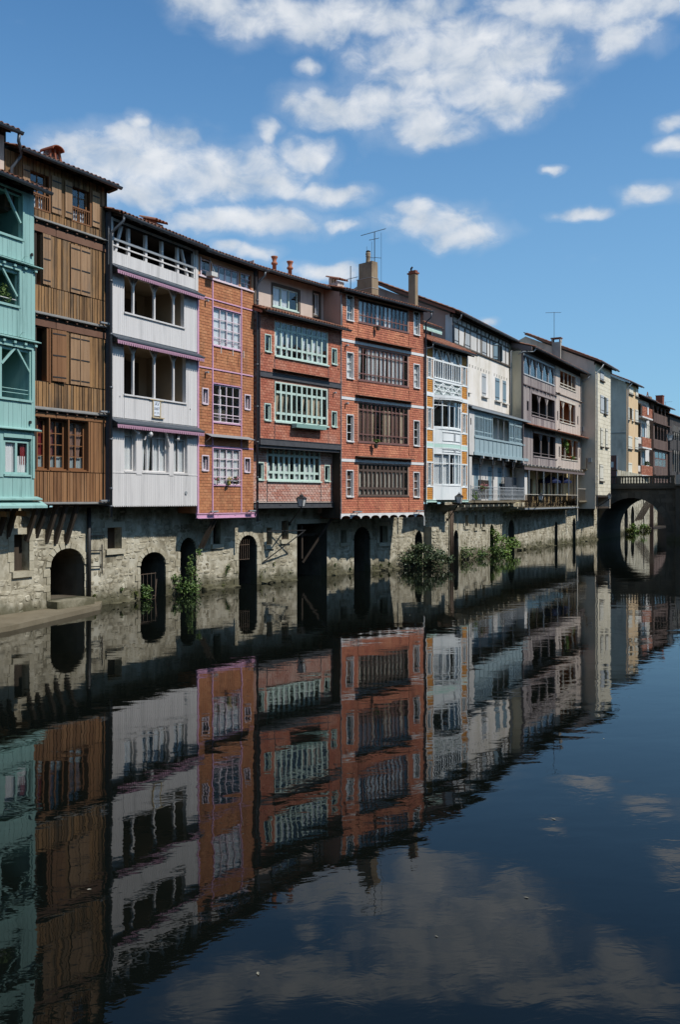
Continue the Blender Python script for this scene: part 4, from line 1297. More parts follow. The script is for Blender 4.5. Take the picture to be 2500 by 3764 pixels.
# chimney: brick stack, arched tile hood on props, silver flashing
ch = link('chimney', None, rf, (-1.86, .75, 15.75))
for i in range(4):
    for j in range(3):
        piece('brick', 'brick_dark', ch, -.28 + (j - (.5 if i % 2 else 0)) * .19 + .1 * (i % 2), -.10 + (j - (.5 if i % 2 else 0)) * .19 + .1 * (i % 2), -.22, .22, i * .075, i * .075 + .068)
MB().box(-.30, .30, -.2, .2, -.1, .3).build('stack', 'brick_dark', ch)
m = MB()
n = 8
arc = [(.34 * math.cos(math.pi * (1 - i / n)) * .8, .62 + .16 * math.sin(math.pi * i / n)) for i in range(n + 1)]
m.prism_y(arc + [(x * .88, z - .03) for x, z in reversed(arc)], -.38, .30)
m.build('hood', 'brick_dark', ch)
for x in (-.2, .0, .2):
    MB().bar((x * 1.2, -.2, .3), (x, -.15, .68), .07).build('prop', 'brick_dark', ch)
MB().add([(-.30, .2, .3), (.30, .2, .3), (.22, .12, .68), (-.22, .12, .68), (.31, -.22, .3), (.24, -.14, .66)], [(0, 1, 2, 3), (1, 4, 5, 2)]).build('flashing', 'foil', ch)
# raking struts under the floor
for i, (ub, zb) in enumerate(((-4.25, 2.6), (-3.9, 2.58), (-3.05, 2.58), (-2.65, 2.68), (-2.2, 2.5), (-1.8, 2.44), (-1.3, 2.43))):
    MB().bar((ub, .62 + .05 * (ub + 4.4) / 4.4, zb), (ub + .06, .1, 3.86), .13, .15).build('strut', 'dark_wood', h)
for u in (-4.0, -3.2):
    MB().bar((u - .6, .45, 3.55), (u - .6 + .03, -.35, 3.52), .16, .17).build('beam_end', 'timber', h)

# ------------------------------------------------------------------ white boarded house
h = frame('white_house', -8.42, 33.0, 28.74, 'white boarded house with three scalloped mauve canopies and open galleries', 'house')
UL, UR = 0.0, 5.09
L2 = (.69, 4.23, 11.02, 12.50); L3 = (.67, 4.35, 7.95, 9.95); TOP = (.08, 4.97, 13.19, 14.30)
WN = [(.72, 1.32, 5.06, 6.80), (1.69, 3.25, 5.06, 6.80), (3.57, 4.44, 5.06, 6.80)]
holes = [L2, L3, TOP] + WN
panel(h, 'wall', 'white_paint', UL, UR, 3.76, 14.4, holes, .024, .16)
bd = []
for z0, z1 in ((5.005, 6.98), (7.05, 10.08), (10.14, 12.65), (12.72, 13.18)):
    bd += boards(UL, UR, z0, z1, .117, .0045)
pieces(h, 'board', 'white_paint', cut(bd, [(a, b, c, d) for a, b, c, d in holes]), 0, .022, .0015)
# lowest band: boards with pointed ends
n = 44
pm = None
for i in range(n):
    a = UL + (UR - UL) * i / n + .003
    b = UL + (UR - UL) * (i + 1) / n - .003
    if pm is None:
        wd = b - a
        pm = MB().prism_y([(0, 5.0), (0, 3.78), (wd * .25, 3.735), (wd * .5, 3.72), (wd * .75, 3.735), (wd, 3.78), (wd, 5.0)], 0, .022).mesh('board', 'white_paint')
    link('board', pm, h, (a, random.uniform(-.0015, .0015), 0))
piece('drip_strip', 'white_paint', h, UL + .04, .70, -.015, 0, 4.985, 5.015)
piece('drip_strip', 'white_paint', h, 4.46, UR, -.015, 0, 4.985, 5.015)
for u0, u1 in ((1.34, 1.67), (3.27, 3.55)):
    piece('pier_board', 'white_paint', h, u0, u1, -.018, 0, 4.95, 6.78)
for (zw, zf) in ((12.68, 12.47), (10.11, 9.90), (7.01, 6.81)):
    MB().prism_x([(.0, zw), (-.36, zf + .01), (-.36, zf - .025), (.0, zw - .05)], -.06, 5.16).build('canopy', 'slate', h)
    MB().box(-.062, 5.162, -.37, -.33, zf - .02, zf + .035).build('canopy_edge', 'zinc', h)
    scallop(-.04, 5.14, zf - .025, zf - .10, zf - .185, .118, -.345, -.322).build('valance', 'valance_mauve', h)
    MB().prism_x([(.0, zw - .06), (-.34, zf - .03), (-.34, zf - .13), (0, zf - .13)], -.05, -.03).build('valance_end', 'dark_wood', h)
    MB().prism_x([(.0, zw - .06), (-.32, zf - .03), (-.32, zf - .13), (0, zf - .13)], 5.11, 5.13).build('valance_end', 'valance_mauve', h)
def ypost(par, u, z0, z1, y, mat, wd=.085, spread=.27, rise=.46):
    o = link('post', None, par)
    MB().box(u - wd / 2, u + wd / 2, y, y + wd, z0, z1).build('shaft', mat, o)
    for s_ in (-1, 1):
        MB().bar((u, y + wd / 2 + .003, z1 - rise), (u + s_ * spread, y + wd / 2 + .003, z1 - .01), wd * .72).build('bracket', mat, o)
    return o
for (a, b, c, d), back in ((L2, 1.9), (L3, 1.9)):
    for u in (1.24, 2.45, 3.62):
        ypost(h, u, c, d, .03, 'white_paint')
    MB().box(a, b, .02, .12, d - .10, d + .02).build('gallery_beam', 'white_paint', h)
    MB().box(a - .03, b + .03, -.06, .16, c - .055, c + .004).build('sill', 'white_paint', h)
    room(h, a, b, c, d, .185, back, 'interior_beige', 'gallery_room')
    dw = MB()
    dw.box(a + .15, a + .75, back + .10, back + .18, c, d - .25)
    dw.build('inner_door', 'shutter_grey', h)
    dw = MB()
    dw.box(b - 1.5, b - .6, back + .10, back + .18, c, d - .3)
    dw.build('inner_door', 'dark_wood', h)
    MB().box(a + 1.2, a + 2.0, back + .12, back + .18, c + .55, d - .3).build('inner_shelf', 'interior', h)
# attic gallery
room(h, .05, 5.0, 13.19, 14.35, .19, 2.4, 'interior', 'gallery_room')
for u in (1.0, 1.97, 2.93, 3.90):
    piece('post', 'white_paint', h, u - .06, u + .06, .04, .16, 13.19, 14.32)
for a, b in (((.30, 13.2), (.66, 14.3)), ((4.55, 13.2), (4.15, 14.25))):
    MB().bar((a[0], .10, a[1]), (b[0], .10, b[1]), .10).build('brace', 'white_paint', h)
MB().box(.06, 4.95, .0, .035, 13.37, 13.42).build('rail', 'white_paint', h)
MB().box(.06, 4.95, -.01, .035, 13.58, 13.67).build('rail', 'zinc_pale', h)
piece('corner_post', 'white_paint', h, .0, .085, -.012, .14, 12.7, 14.4)
piece('corner_post', 'white_paint', h, 4.96, 5.15, -.012, .14, 12.7, 14.4)
piece('corner_post', 'white_paint', h, 4.86, 4.95, -.0, .14, 13.19, 14.3)
# windows of the lowest floor
cu = [(0, 1, 0, .98, 'curtain')]
window(h, .73, 1.31, 5.08, 6.78, .13, 'white_paint', 1, (4.2, 1), .05, .04, curtains=cu, sill=.16)
window(h, 1.70, 3.24, 5.08, 6.78, .13, 'white_paint', 4, (4.2, 1), .05, .05, curtains=[(0, .28, 0, 1, 'curtain', .3), (.27, .5, 0, 1, 'curtain', .35), (.55, .74, 0, 1, 'curtain'), (.76, 1, 0, 1, 'curtain')], sill=.16, thick=(2,))
window(h, 3.58, 4.43, 5.08, 6.78, .13, 'white_paint', 2, (4.2, 1), .05, .05, curtains=[(0, .5, 0, 1, 'curtain'), (.52, 1, 0, 1, 'curtain')], sill=.16)
for a, b in (((1.72, 6.30), (2.12, 6.79)), ((3.22, 6.10), (2.82, 6.75)), ((1.02, 6.76), (1.28, 6.5)), ((3.9, 6.76), (3.6, 6.4))):
    MB().bar((a[0], -.05, a[1]), (b[0], -.20, b[1]), .075).build('brace', 'white_paint', h)
MB().lathe((1.84, -.30, 6.50), [(.01, .17), (.03, .16), (.02, .1), (.07, .06), (.085, 0), (.07, -.06), (.02, -.09)], 10).build('globe_lamp', 'lamp_glass', h, True)
MB().tube([(4.33, -.035, 4.27), (4.33, .0, 4.27)], .075, 12).build('vent', 'zinc_pale', h)
for u, z in ((.45, 7.86), (4.62, 7.75)):
    MB().tube([(u, -.04, z), (u, .0, z)], .025, 6).build('vent', 'white_paint', h)
# left flank in slate, gutter and pipe
shell(h, UL + .0, UR, 3.76, 14.42, 9, 'slate', 'slate', pitch=.34, fy=.1, y0=.04)
MB().box(-.012, 0, .0, .33, 3.76, 14.6).build('flank_cladding', 'slate', h)
rf = roof(h, -.12, 5.3, -.46, 14.47, 5.4, .34)
gutter(h, .08, 5.35, -.54, 14.42, .085)
downpipe(h, [(.12, -.52, 14.36), (.1, -.5, 14.2), (-.06, -.25, 13.9), (-.12, -.1, 13.75), (-.12, -.1, 3.35)], .052, collars=(12.0, 10.05, 8.1, 6.2, 4.4, 3.75))
MB().bar((-.17, -.03, 14.0), (-.17, -.03, 12.6), .02).build('cable', 'zinc_pale', h)
ch = link('chimney', None, rf, (3.02, .6, 14.78))
MB().box(0, .62, 0, .55, -.2, .30).build('stack', 'plaster_attic', ch)
MB().box(0, .62, .45, .55, .301, .56).build('prop', 'brick_dark', ch)
MB().box(0, .62, 0, .10, .301, .36).build('prop', 'brick_dark', ch)
for i in range(4):
    link('roof_tile', tile_mesh('roof_tile_red'), ch, (.02 + .2 * i, -.16, .38), (.30, 0, 0), (1.1, 1.95, 1))

# for-sale board hung from the gallery sill
sg = frame('sale_sign', -8.42, 33.0, 28.74, 'small white handwritten sign in a wooden frame on the white house', 'sign')
MB().box(2.32, 2.68, -.035, -.020, 7.28, 7.87).build('board', 'sign_white', sg)
for q in ((2.26, 2.32, 7.22, 7.88), (2.68, 2.74, 7.22, 7.88)):
    piece('frame_bar', 'sign_wood', sg, q[0], q[1], -.045, -.018, q[2], q[3])
piece('frame_bar', 'sign_wood', sg, 2.08, 2.86, -.065, -.018, 7.875, 7.905)
piece('frame_bar', 'sign_wood', sg, 2.22, 2.92, -.075, -.018, 7.18, 7.22)
def letters(par, txt, u, z, size, y, mat, wd=None):
    cu_ = bpy.data.curves.new('lettering', 'FONT')
    cu_.body = txt
    cu_.size = size
    cu_.align_x = 'CENTER'
    cu_.extrude = .001
    cu_.materials.append(MATS[mat])
    tmp = bpy.data.objects.new('lettering', cu_)
    COL.objects.link(tmp)
    me = bpy.data.meshes.new_from_object(tmp)
    bpy.data.objects.remove(tmp)
    o_ = link('lettering', me, par, (u, y, z), (R(90), 0, 0))
    if wd:
        o_.scale = (wd, 1, 1)
    return o_
letters(sg, 'AV', 2.51, 7.67, .22, -.0375, 'ink', .95)
letters(sg, '0687', 2.50, 7.50, .165, -.0375, 'ink', .95)
sc = MB()
for i in range(7):
    u = 2.35 + i * .047
    sc.bar((u, -.037, 7.33 + .02 * (i % 3)), (u + random.uniform(-.03, .04), -.037, 7.42 + .015 * (i % 2)), .008)
sc.build('lettering', 'ink', sg)

# ------------------------------------------------------------------ pink trimmed brick house
h = frame('brick_house', -5.972, 37.464, 33.33, 'narrow orange brick house with thin pink frame lines and lilac windows', 'house')
UL, UR = .02, 3.76
W_ = [(1.00, 2.86, 10.60, 12.22), (.99, 2.84, 7.32, 8.95), (.99, 2.83, 4.63, 6.20)]
S_ = [(.35, .66, 8.06, 8.66), (3.14, 3.48, 8.06, 8.66), (.33, .68, 5.25, 5.83), (3.12, 3.47, 5.25, 5.83)]
T_ = [(.25, .93, 13.42, 14.18), (.97, 2.77, 13.42, 14.10), (2.88, 3.64, 13.42, 14.12)]
holes = W_ + S_ + T_
panel(h, 'wall', 'mortar_pink', UL, UR, 3.40, 14.3, holes, .028, .14)
br_ = courses(UL, UR, 3.44, 13.36, .25, .124)
trims = [(.94, 1.0, 3.42, 13.34), (2.85, 2.91, 3.42, 13.34), (UL, .10, 3.42, 12.6), (UL, UR, 12.51, 12.57), (UL, UR, 9.545, 9.605), (UL, UR, 6.25, 6.31)]
pieces(h, 'brick', 'brick_pink', cut(br_, [(a - .05, b + .05, c - .05, d + .05) for a, b, c, d in holes[:7]] + trims), .012, .018, .003, 300, 'lap')
for z0, z1 in ((3.42, 4.58), (6.31, 7.28), (8.99, 10.54), (12.26, 13.34)):
    for u in (.94, 2.85):
        piece('trim_post', 'pink_paint', h, u, u + .06, -.018, .02, z0, z1)
for u in (.94, 2.85):
    for q in W_:
        piece('trim_post', 'pink_paint', h, u - .0, u + .06, -.018, .02, q[2] - .045, q[3] + .045)
piece('trim_post', 'pink_paint', h, .0, .085, -.03, .04, 3.42, 12.6)
for z in (12.51, 9.545, 6.25):
    for a, b in ((.09, .938), (1.002, 2.848), (2.912, 3.70)):
        piece('trim_rail', 'pink_paint', h, a, b, -.016, .02, z, z + .05)
for q in W_:
    piece('trim_rail', 'pink_paint', h, 1.002, 2.848, -.022, .02, q[3] + .005, q[3] + .045)
    piece('trim_rail', 'pink_paint', h, 1.002, 2.848, -.03, .02, q[2] - .045, q[2] - .005)
base_ = MB()
base_.box(-.04, 3.90, -.05, .06, 3.38, 3.42).box(-.04, 3.90, -.07, .06, 3.20, 3.235).box(-.04, 3.90, -.02, .02, 3.235, 3.38)
base_.build('base_beam', 'pink_paint', h)
for u in (1.25, 1.31, 2.4, 2.46):
    MB().tube([(u, -.035, 3.30), (u, -.015, 3.30)], .012, 6).build('bolt', 'iron', h)
C1 = [[(0, .24, 0, 1, 'curtain'), (.26, .49, 0, 1, 'curtain'), (.51, .74, 0, 1, 'curtain'), (.76, 1, 0, 1, 'curtain')],
      [(.29, .36, 0, .9, 'curtain')],
      [(.0, .22, 0, 1, 'curtain'), (.26, .48, 0, 1, 'curtain'), (.52, .98, .1, .95, 'curtain')]]
for q, c in zip(W_, C1):
    window(h, q[0] + .01, q[1] - .01, q[2] + .01, q[3] - .01, .03, 'pink_white', 4, (.75, 1, 1, 1), .045, .035, curtains=c, thick=(2,), rail=.20, depth=.7)
for q in S_:
    window(h, q[0], q[1], q[2], q[3], .10, 'pink_white', 1, (1,), .05, .03, curtains=[(.1, .9, 0, .8, 'curtain')], depth=.4)
    m = MB()
    m.box(q[0] - .045, q[0], -.02, .1, q[2] - .05, q[3] + .05).box(q[1], q[1] + .045, -.02, .1, q[2] - .05, q[3] + .05)
    m.box(q[0], q[1], -.02, .1, q[3], q[3] + .05).box(q[0], q[1], -.04, .1, q[2] - .06, q[2])
    m.build('surround', 'pink_white', h)
# loft windows
window(h, 1.0, 2.75, 13.44, 14.08, .06, 'pink_white', 4, (1,), .035, .05, curtains=[(0, 1, 0, .55, 'curtain')])
window(h, 2.9, 3.62, 13.44, 14.10, .06, 'pink_white', 2, (1, 1, 1), .035, .03, curtains=[(.5, 1, 0, 1, 'curtain')])
window(h, .27, .91, 13.44, 14.15, .06, 'pink_white', 1, (1, 2), .035, .03)
piece('loft_sill', 'pink_white', h, .08, 3.74, -.05, .03, 13.355, 13.41)
piece('loft_post', 'pink_white', h, .20, .26, -.02, .03, 13.41, 14.2)
MB().box(.52, .92, -.34, -.02, 13.42, 13.60).build('window_box', 'dull_white', h)
MB().bar((.92, -.3, 13.35), (.72, -.05, 14.25), .018).build('prop_rod', 'dull_white', h)
for u, z in ((.52, 12.38), (.52, 9.36)):
    MB().tube([(u, .02, z), (u, -.17, z)], .045, 9).build('vent', 'zinc_pale', h)
for u in (1.22, 1.99, 2.72):
    b_ = link('line_bracket', None, h)
    MB().bar((u, -.01, 10.35), (u, -.26, 10.33), .016).build('arm', 'dull_white', b_)
    MB().bar((u, -.26, 10.24), (u, -.26, 10.55), .03).build('peg', 'dull_white', b_)
aw = MB()
aw.prism_x([(0.0, 6.80), (-.36, 6.66), (-.36, 6.645), (0, 6.77)], .50, 3.42)
aw.build('awning', 'zinc_pale', h)
for u in (.55, 3.35):
    MB().bar((u, -.30, 6.66), (u, -.0, 6.45), .02).build('awning_bracket', 'dull_white', h)
for u in (.62, 3.15):
    m = MB()
    m.box(u - .02, u + .42, -.28, -.18, 3.47, 3.53).bar((u + .05, -.2, 3.46), (u + .05, 0, 3.42), .03).bar((u + .35, -.2, 3.46), (u + .35, 0, 3.42), .03)
    m.build('light_bar', 'zinc_pale', h)
shell(h, UL, UR, 3.42, 14.32, 9, 'brick_pink', 'brick_pink', pitch=.34, fy=.1)
rf = roof(h, -.1, 4.15, -.46, 14.40, 5.4, .34)
gutter(h, -.02, 4.15, -.54, 14.36, .085)
downpipe(h, [(3.95, -.52, 14.3), (3.93, -.5, 14.1), (3.84, -.2, 13.8), (3.84, -.14, 13.6), (3.84, -.14, 3.0)], .055, collars=(13.0, 10.1, 8.2, 6.6, 5.0, 3.9))
for u in (.9, 1.1):
    MB().bar((u, .7, 1.9), (u + .25, .1, 3.2), .10).build('strut', 'dark_wood', h)

# flowers in the window guard
def flowers(name, label, base, par_cat, clumps, fm, n=26):
    e = shrub(name, label, base, clumps, 'leaf', .06, 'flowers', rot=R(60))
    m = MB()
    for (dx, dy, dz, rx, ry, rz, _) in clumps:
        for _i in range(n):
            p = Vector((dx + random.gauss(0, .45) * rx, dy + random.gauss(0, .45) * ry, dz + abs(random.gauss(0, .5)) * rz))
            s_ = random.uniform(.018, .032)
            m.add([p + Vector((s_, 0, 0)), p + Vector((0, s_, 0)), p + Vector((-s_, 0, 0)), p + Vector((0, -s_, 0)), p + Vector((0, 0, s_)), p - Vector((0, 0, s_))],
                  [(0, 1, 4), (1, 2, 4), (2, 3, 4), (3, 0, 4), (1, 0, 5), (2, 1, 5), (3, 2, 5), (0, 3, 5)])
    m.build('blossom', fm, e)
    return e
def on(fr_, u, y, z):
    return tuple((Matrix.Translation(fr_.location) @ Matrix.Rotation(fr_.rotation_euler.z, 4, 'Z') @ Matrix.Diagonal((*fr_.scale, 1))) @ Vector((u, y, z)))
flowers('flower_pot', 'small pink flowers at the near end of the pink window guard', on(h, 1.14, -.11, 4.72), '', [(0, 0, .10, .12, .07, .10, 60)], 'flower_pink')
flowers('flower_pot', 'trailing yellow flowers in the middle of the pink window guard', on(h, 1.98, -.11, 4.72), '', [(0, 0, .14, .2, .07, .12, 80), (-.1, -.04, -.08, .1, .06, .16, 50)], 'flower_yellow')
flowers('flower_pot', 'rosy flowers at the far end of the pink window guard', on(h, 2.42, -.11, 4.74), '', [(0, 0, .14, .16, .07, .12, 70)], 'flower_pink')

# ------------------------------------------------------------------ brick house with mint windows and plaster attic
h = frame('brick_house', -3.639, 40.557, 38.30, 'brick house with long pale green window bands and a plastered attic', 'house')
mint = h
UL, UR = .03, 5.90
A_ = (1.05, 4.90, 10.64, 12.22); B_ = (1.03, 4.90, 7.62, 9.45)
SM = [(.38, .73, 10.76, 11.50), (5.23, 5.58, 10.76, 11.50), (.35, .70, 7.62, 8.34), (5.22, 5.57, 7.64, 8.36)]
holes = [A_, B_] + SM
panel(h, 'wall', 'mortar_mint', UL, UR, 6.5, 12.5, holes, .022, .14)
bk = courses(UL, UR, 6.78, 9.57, .235, .118, .016) + courses(UL, UR, 9.84, 12.45, .235, .118, .016)
gh = [(a - .05, b + .05, c - .06, d + .05) for a, b, c, d in holes] + [(.985, 1.025, 6.7, 12.5), (4.925, 4.965, 6.7, 12.5)]
pieces(h, 'brick', 'brick_mint', cut(bk, gh), .0, .024, .003)
for u in (.99, 4.93):
    for z0, z1 in ((6.78, 7.54), (9.84, 10.56), (8.5, 9.56)):
        piece('joint_strip', 'steel_dark', h, u, u + .03, -.008, .02, z0, z1)
for z0, z1 in ((9.575, 9.835), (6.49, 6.775)):
    m = MB()
    m.box(UL - .01, UR + .02, -.035, .03, z0, z1).box(UL - .01, UR + .02, -.06, .0, z0 - .001, z0 + .025).box(UL - .01, UR + .02, -.06, .0, z1 - .025, z1 + .001)
    m.build('steel_band', 'steel_dark', h)
MB().prism_x([(0, 10.03), (-.27, 9.97), (-.27, 9.955), (0, 10.005)], .86, 5.02).build('awning', 'rust_iron', h)
window(h, A_[0], A_[1], A_[2], 12.4, .02, 'mint_paint', 10, (1, 2.3, 1.2), .06, .10, curtains=[(.0, .08, 0, .75, 'curtain', .3), (.1, .19, 0, .75, 'curtain', .3), (.22, .29, 0, .7, 'curtain', .4), (.5, .58, 0, .6, 'curtain', .3), (.6, .69, 0, .5, 'curtain'), (.7, .79, 0, .6, 'curtain', .4), (.8, .9, 0, .5, 'curtain')], sill=.10, depth=.8, thick=(2, 4, 6, 8))
window(h, B_[0], B_[1], B_[2], B_[3], .02, 'mint_paint', 10, (1, 3.1, 1.25), .07, .11, curtains=[(.0, .10, 0, .72, 'curtain_beige', .4), (.11, .19, 0, .72, 'curtain_beige', .5), (.2, .28, 0, .72, 'curtain_beige', .6), (.3, .37, .3, .72, 'curtain_beige', .6), (.52, .58, .3, .72, 'curtain_beige', .6), (.61, .69, 0, .72, 'curtain_beige', .3), (.7, .79, 0, .72, 'curtain_beige', .4), (.81, .9, 0, .72, 'curtain_beige', .5)], sill=.10, depth=.8, thick=(2, 4, 6, 8))
def small(hh, q, mat, y=.05, cu=None, rows=(1,), wd=.055):
    window(hh, q[0], q[1], q[2], q[3], y, mat, 1, rows, wd, .03, curtains=cu or [], depth=.4)
    m = MB()
    m.box(q[0] - .045, q[0], -.02, y + .03, q[2] - .05, q[3] + .05).box(q[1], q[1] + .045, -.02, y + .03, q[2] - .05, q[3] + .05)
    m.box(q[0], q[1], -.02, y + .03, q[3], q[3] + .05).box(q[0] - .02, q[1] + .05, -.07, y + .03, q[2] - .055, q[2])
    return m.build('surround', mat, hh)
for i, q in enumerate(SM):
    small(h, q, 'mint_paint', cu=[] if i == 0 else [(.1, .7, .4, .95, 'curtain', .5)])
# planter below the middle window band
pl = MB()
pl.prism_x([(-.08, 7.36), (-.08, 7.58), (-.40, 7.56), (-.36, 7.38)], 2.12, 4.35)
pl.build('planter', 'mint_box', h)
for u in (2.7, 3.8):
    MB().bar((u, 0, 7.55), (u, -.42, 7.60), .02).build('planter_bracket', 'iron', h)
MB().tube([(2.1, -.42, 7.62), (4.4, -.42, 7.62)], .012, 5).build('planter_rail', 'iron', h)
# recessed lower floor
YL = .55
C_ = (1.11, 4.99, 4.90, 6.44)
SL = [(.47, .82, 4.92, 5.68), (5.34, 5.70, 4.94, 5.69)]
panel(h, 'wall', 'mortar_wash', -.12, 5.97, 3.86, 6.49, [C_] + SL, YL + .022, .14)
bk = courses(-.12, 5.97, 3.9, 6.48, .235, .118, .026)
gh = [(a - .05, b + .05, c - .06, d + .05) for a, b, c, d in [C_] + SL] + [(1.07, 1.105, 3.8, 6.5), (4.995, 5.03, 3.8, 6.5)]
pieces(h, 'brick', 'brick_wash', cut(bk, gh), YL, .024, .003, 200)
for u in (1.075, 5.0):
    piece('joint_strip', 'steel_dark', h, u, u + .03, YL - .01, YL + .02, 3.9, 4.82)
sub = link('lower_floor', None, h, (0, YL, 0))
window(sub, C_[0], C_[1], C_[2], C_[3], .02, 'mint_paint', 10, (1, 2.6, .9), .07, .115, curtains=[(.0, .08, 0, .55, 'curtain'), (.11, .19, 0, .5, 'curtain', .2), (.21, .29, 0, .55, 'curtain'), (.31, .39, 0, .5, 'curtain'), (.52, .59, 0, .55, 'curtain'), (.72, .79, 0, .5, 'curtain'), (.82, .89, 0, .55, 'curtain')], sill=.10, depth=.8)
for q in SL:
    small(sub, q, 'mint_paint')
m = MB()
m.box(.15, 5.95, YL - .06, YL + .04, 3.60, 3.86).box(.15, 5.95, YL - .10, YL, 3.599, 3.63).box(.15, 5.95, YL - .10, YL, 3.835, 3.862)
m.build('steel_band', 'steel_dark', h)
for u in (1.9, 2.0, 4.2, 4.3):
    MB().tube([(u, YL - .075, 3.73), (u, YL - .055, 3.73)], .015, 6).build('bolt', 'iron', h)
MB().box(.04, 5.9, .03, YL + .02, 6.36, 6.488).build('soffit', 'steel_dark', h)
# near flank of the bay
pieces(h, 'brick', 'brick_mint', [], 0, .02)
for i in range(46):
    z = 6.78 + i * .118
    if 9.5 < z < 9.82 or z > 12.3:
        continue
    piece('brick', 'brick_mint', h, .008, .03, .05 + (.1 if i % 2 else 0), .25 + (.1 if i % 2 else 0), z, z + .104)
piece('corner_strip', 'steel_dark', h, .0, .035, -.02, .045, 6.78, 12.4)
shell(h, UL, UR, 6.5, 12.4, 9, 'mortar_mint', 'plaster_brown', y0=.04, pitch=.3, yr=1.3, fy=.1)
shell(h, -.12, 5.97, 3.62, 6.36, 9, 'brick_wash', 'brick_dark', y0=YL + .06, pitch=0, fy=YL)
# tiled lean-to and attic
roof(h, -.15, 6.0, -.42, 12.52, 1.75, .34, 'roof_tile', fy=.05)
gutter(h, -.05, 6.12, -.50, 12.49, .085)
MB().prism_x([(-.3, 12.50), (1.2, 13.05), (1.2, 12.9), (-.3, 12.38)], -.16, -.13).build('verge_board', 'roof_tile_red', h)
YA = 1.2
AW = (2.13, 4.10, 13.24, 14.31); AD = (5.15, 5.75, 13.0, 14.49)
panel(h, 'wall', 'plaster_attic', .9, 6.12, 12.9, 14.8, [AW, AD], YA, .12)
att = link('attic', None, h, (0, YA, 0))
window(att, AW[0] + .07, AW[1] - .06, AW[2] + .06, AW[3] - .05, .05, 'mint_paint', 3, (1,), .055, .09, curtains=[(0, .33, 0, 1, 'curtain'), (.35, .64, 0, 1, 'curtain')], sill=.08)
m = MB()
m.box(AW[0] - .06, AW[0] + .06, -.015, .05, AW[2] - .05, AW[3] + .08).box(AW[1] - .06, AW[1] + .1, -.015, .05, AW[2] - .18, AW[3] + .08)
m.box(AW[0] + .06, AW[1] - .06, -.012, .05, AW[3] - .04, AW[3] + .10).box(AW[0] + .06, AW[1] - .06, -.012, .05, AW[2] - .07, AW[2] + .05)
m.build('timber_surround', 'timber_frame', att)
m = MB()
m.box(AD[0] - .02, AD[0] + .06, -.015, .05, 12.95, AD[3] + .04).box(AD[1] - .06, AD[1] + .06, -.015, .05, 12.95, AD[3] + .04).box(AD[0], AD[1], -.012, .05, AD[3] - .02, AD[3] + .08).box(AD[0], AD[1], -.012, .05, 13.28, 13.38)
m.build('timber_surround', 'timber_frame', att)
window(att, AD[0] + .06, AD[1] - .06, 13.38, AD[3] - .02, .06, 'white_trim', 2, (1,), .04, .03, curtains=[(.6, .9, 0, 1, 'curtain')])
piece('attic_post', 'timber_frame', att, .88, 1.0, -.02, .1, 12.9, 14.75)
piece('attic_post', 'timber_frame', att, 1.10, 1.18, -.02, .1, 12.9, 14.75)
piece('side_wall', 'plaster_attic', att, .88, .9, 0, 5, 12.6, 15.2)
rf = roof(h, .55, 6.35, .62, 14.72, 5.2, .36, 'roof_tile', fy=1.2)
gutter(h, .55, 6.42, .55, 14.69, .08)
downpipe(h, [(6.25, .55, 14.62), (6.2, .5, 14.35), (6.0, .05, 14.0), (5.98, -.02, 13.8), (5.98, -.02, 12.75), (6.0, -.3, 12.62)], .045, 'zinc_pale')
for u in (2.9, 4.05):
    MB().lathe((u, 1.75, 15.05), [(.10, 0), (.10, .42), (.16, .46), (.16, .52), (.09, .6), (.13, .74), (.17, .8), (.17, .84)], 10).build('chimney_pot', 'terracotta', rf, True)
ch = link('chimney', None, rf, (7.69, 1.6, 15.1))
MB().box(0, .56, 0, .6, -.6, .42).build('stack', 'plaster_attic', ch)
MB().box(0, .56, .48, .6, .421, .72).build('prop', 'plaster_attic', ch)
MB().box(0, .56, .0, .12, .421, .50).build('prop', 'plaster_attic', ch)
for i in range(4):
    link('roof_tile', tile_mesh('roof_tile_red'), ch, (-.02 + .2 * i, -.18, .54), (.28, 0, 0), (1.1, 2.1, 1))
for u, z in ((.12, 10.62), (5.72, 10.55)):
    MB().tube([(u, .02, z), (u, -.04, z)], .03, 7).build('vent', 'dark_wood', h)
MB().tube([(5.35, .02, 9.3), (5.35, -.17, 9.32)], .045, 9).build('vent', 'zinc_pale', h)

# ------------------------------------------------------------------ tall red brick house
h = frame('brick_house', .027, 45.199, 42.75, 'tall red brick house with white strips and wide maroon window bands', 'house')
red = h
UL, UR = .02, 6.88
WB_ = [(1.41, 5.51, 13.16, 14.36), (1.39, 5.50, 10.18, 11.90), (1.39, 5.51, 6.99, 9.04), (1.40, 5.51, 4.21, 5.86)]
SN = [(.48, .95, 13.13, 14.36), (5.99, 6.46, 13.14, 14.38), (.48, .94, 10.18, 11.46), (5.99, 6.46, 10.20, 11.47), (.48, .94, 6.97, 8.29), (5.99, 6.45, 6.99, 8.34), (.46, .93, 4.16, 5.46), (5.97, 6.45, 4.15, 5.48)]
panel(h, 'wall', 'mortar_red', UL, UR, 3.28, 14.45, WB_ + SN, .026, .16)
bk = []
for z0, z1 in ((3.30, 5.91), (6.07, 9.06), (9.23, 11.98), (12.14, 14.42)):
    bk += courses(UL, UR, z0, z1, .225, .118, .012)
gh = [(a - .03, b + .03, c - .03, d + .03) for a, b, c, d in WB_] + [(a - .05, b + .05, c - .055, d + .05) for a, b, c, d in SN] + [(1.335, 1.365, 3, 15), (5.545, 5.575, 3, 15)]
pieces(h, 'brick', 'brick_red', cut(bk, gh), .002, .025, .004, 300, 'lap')
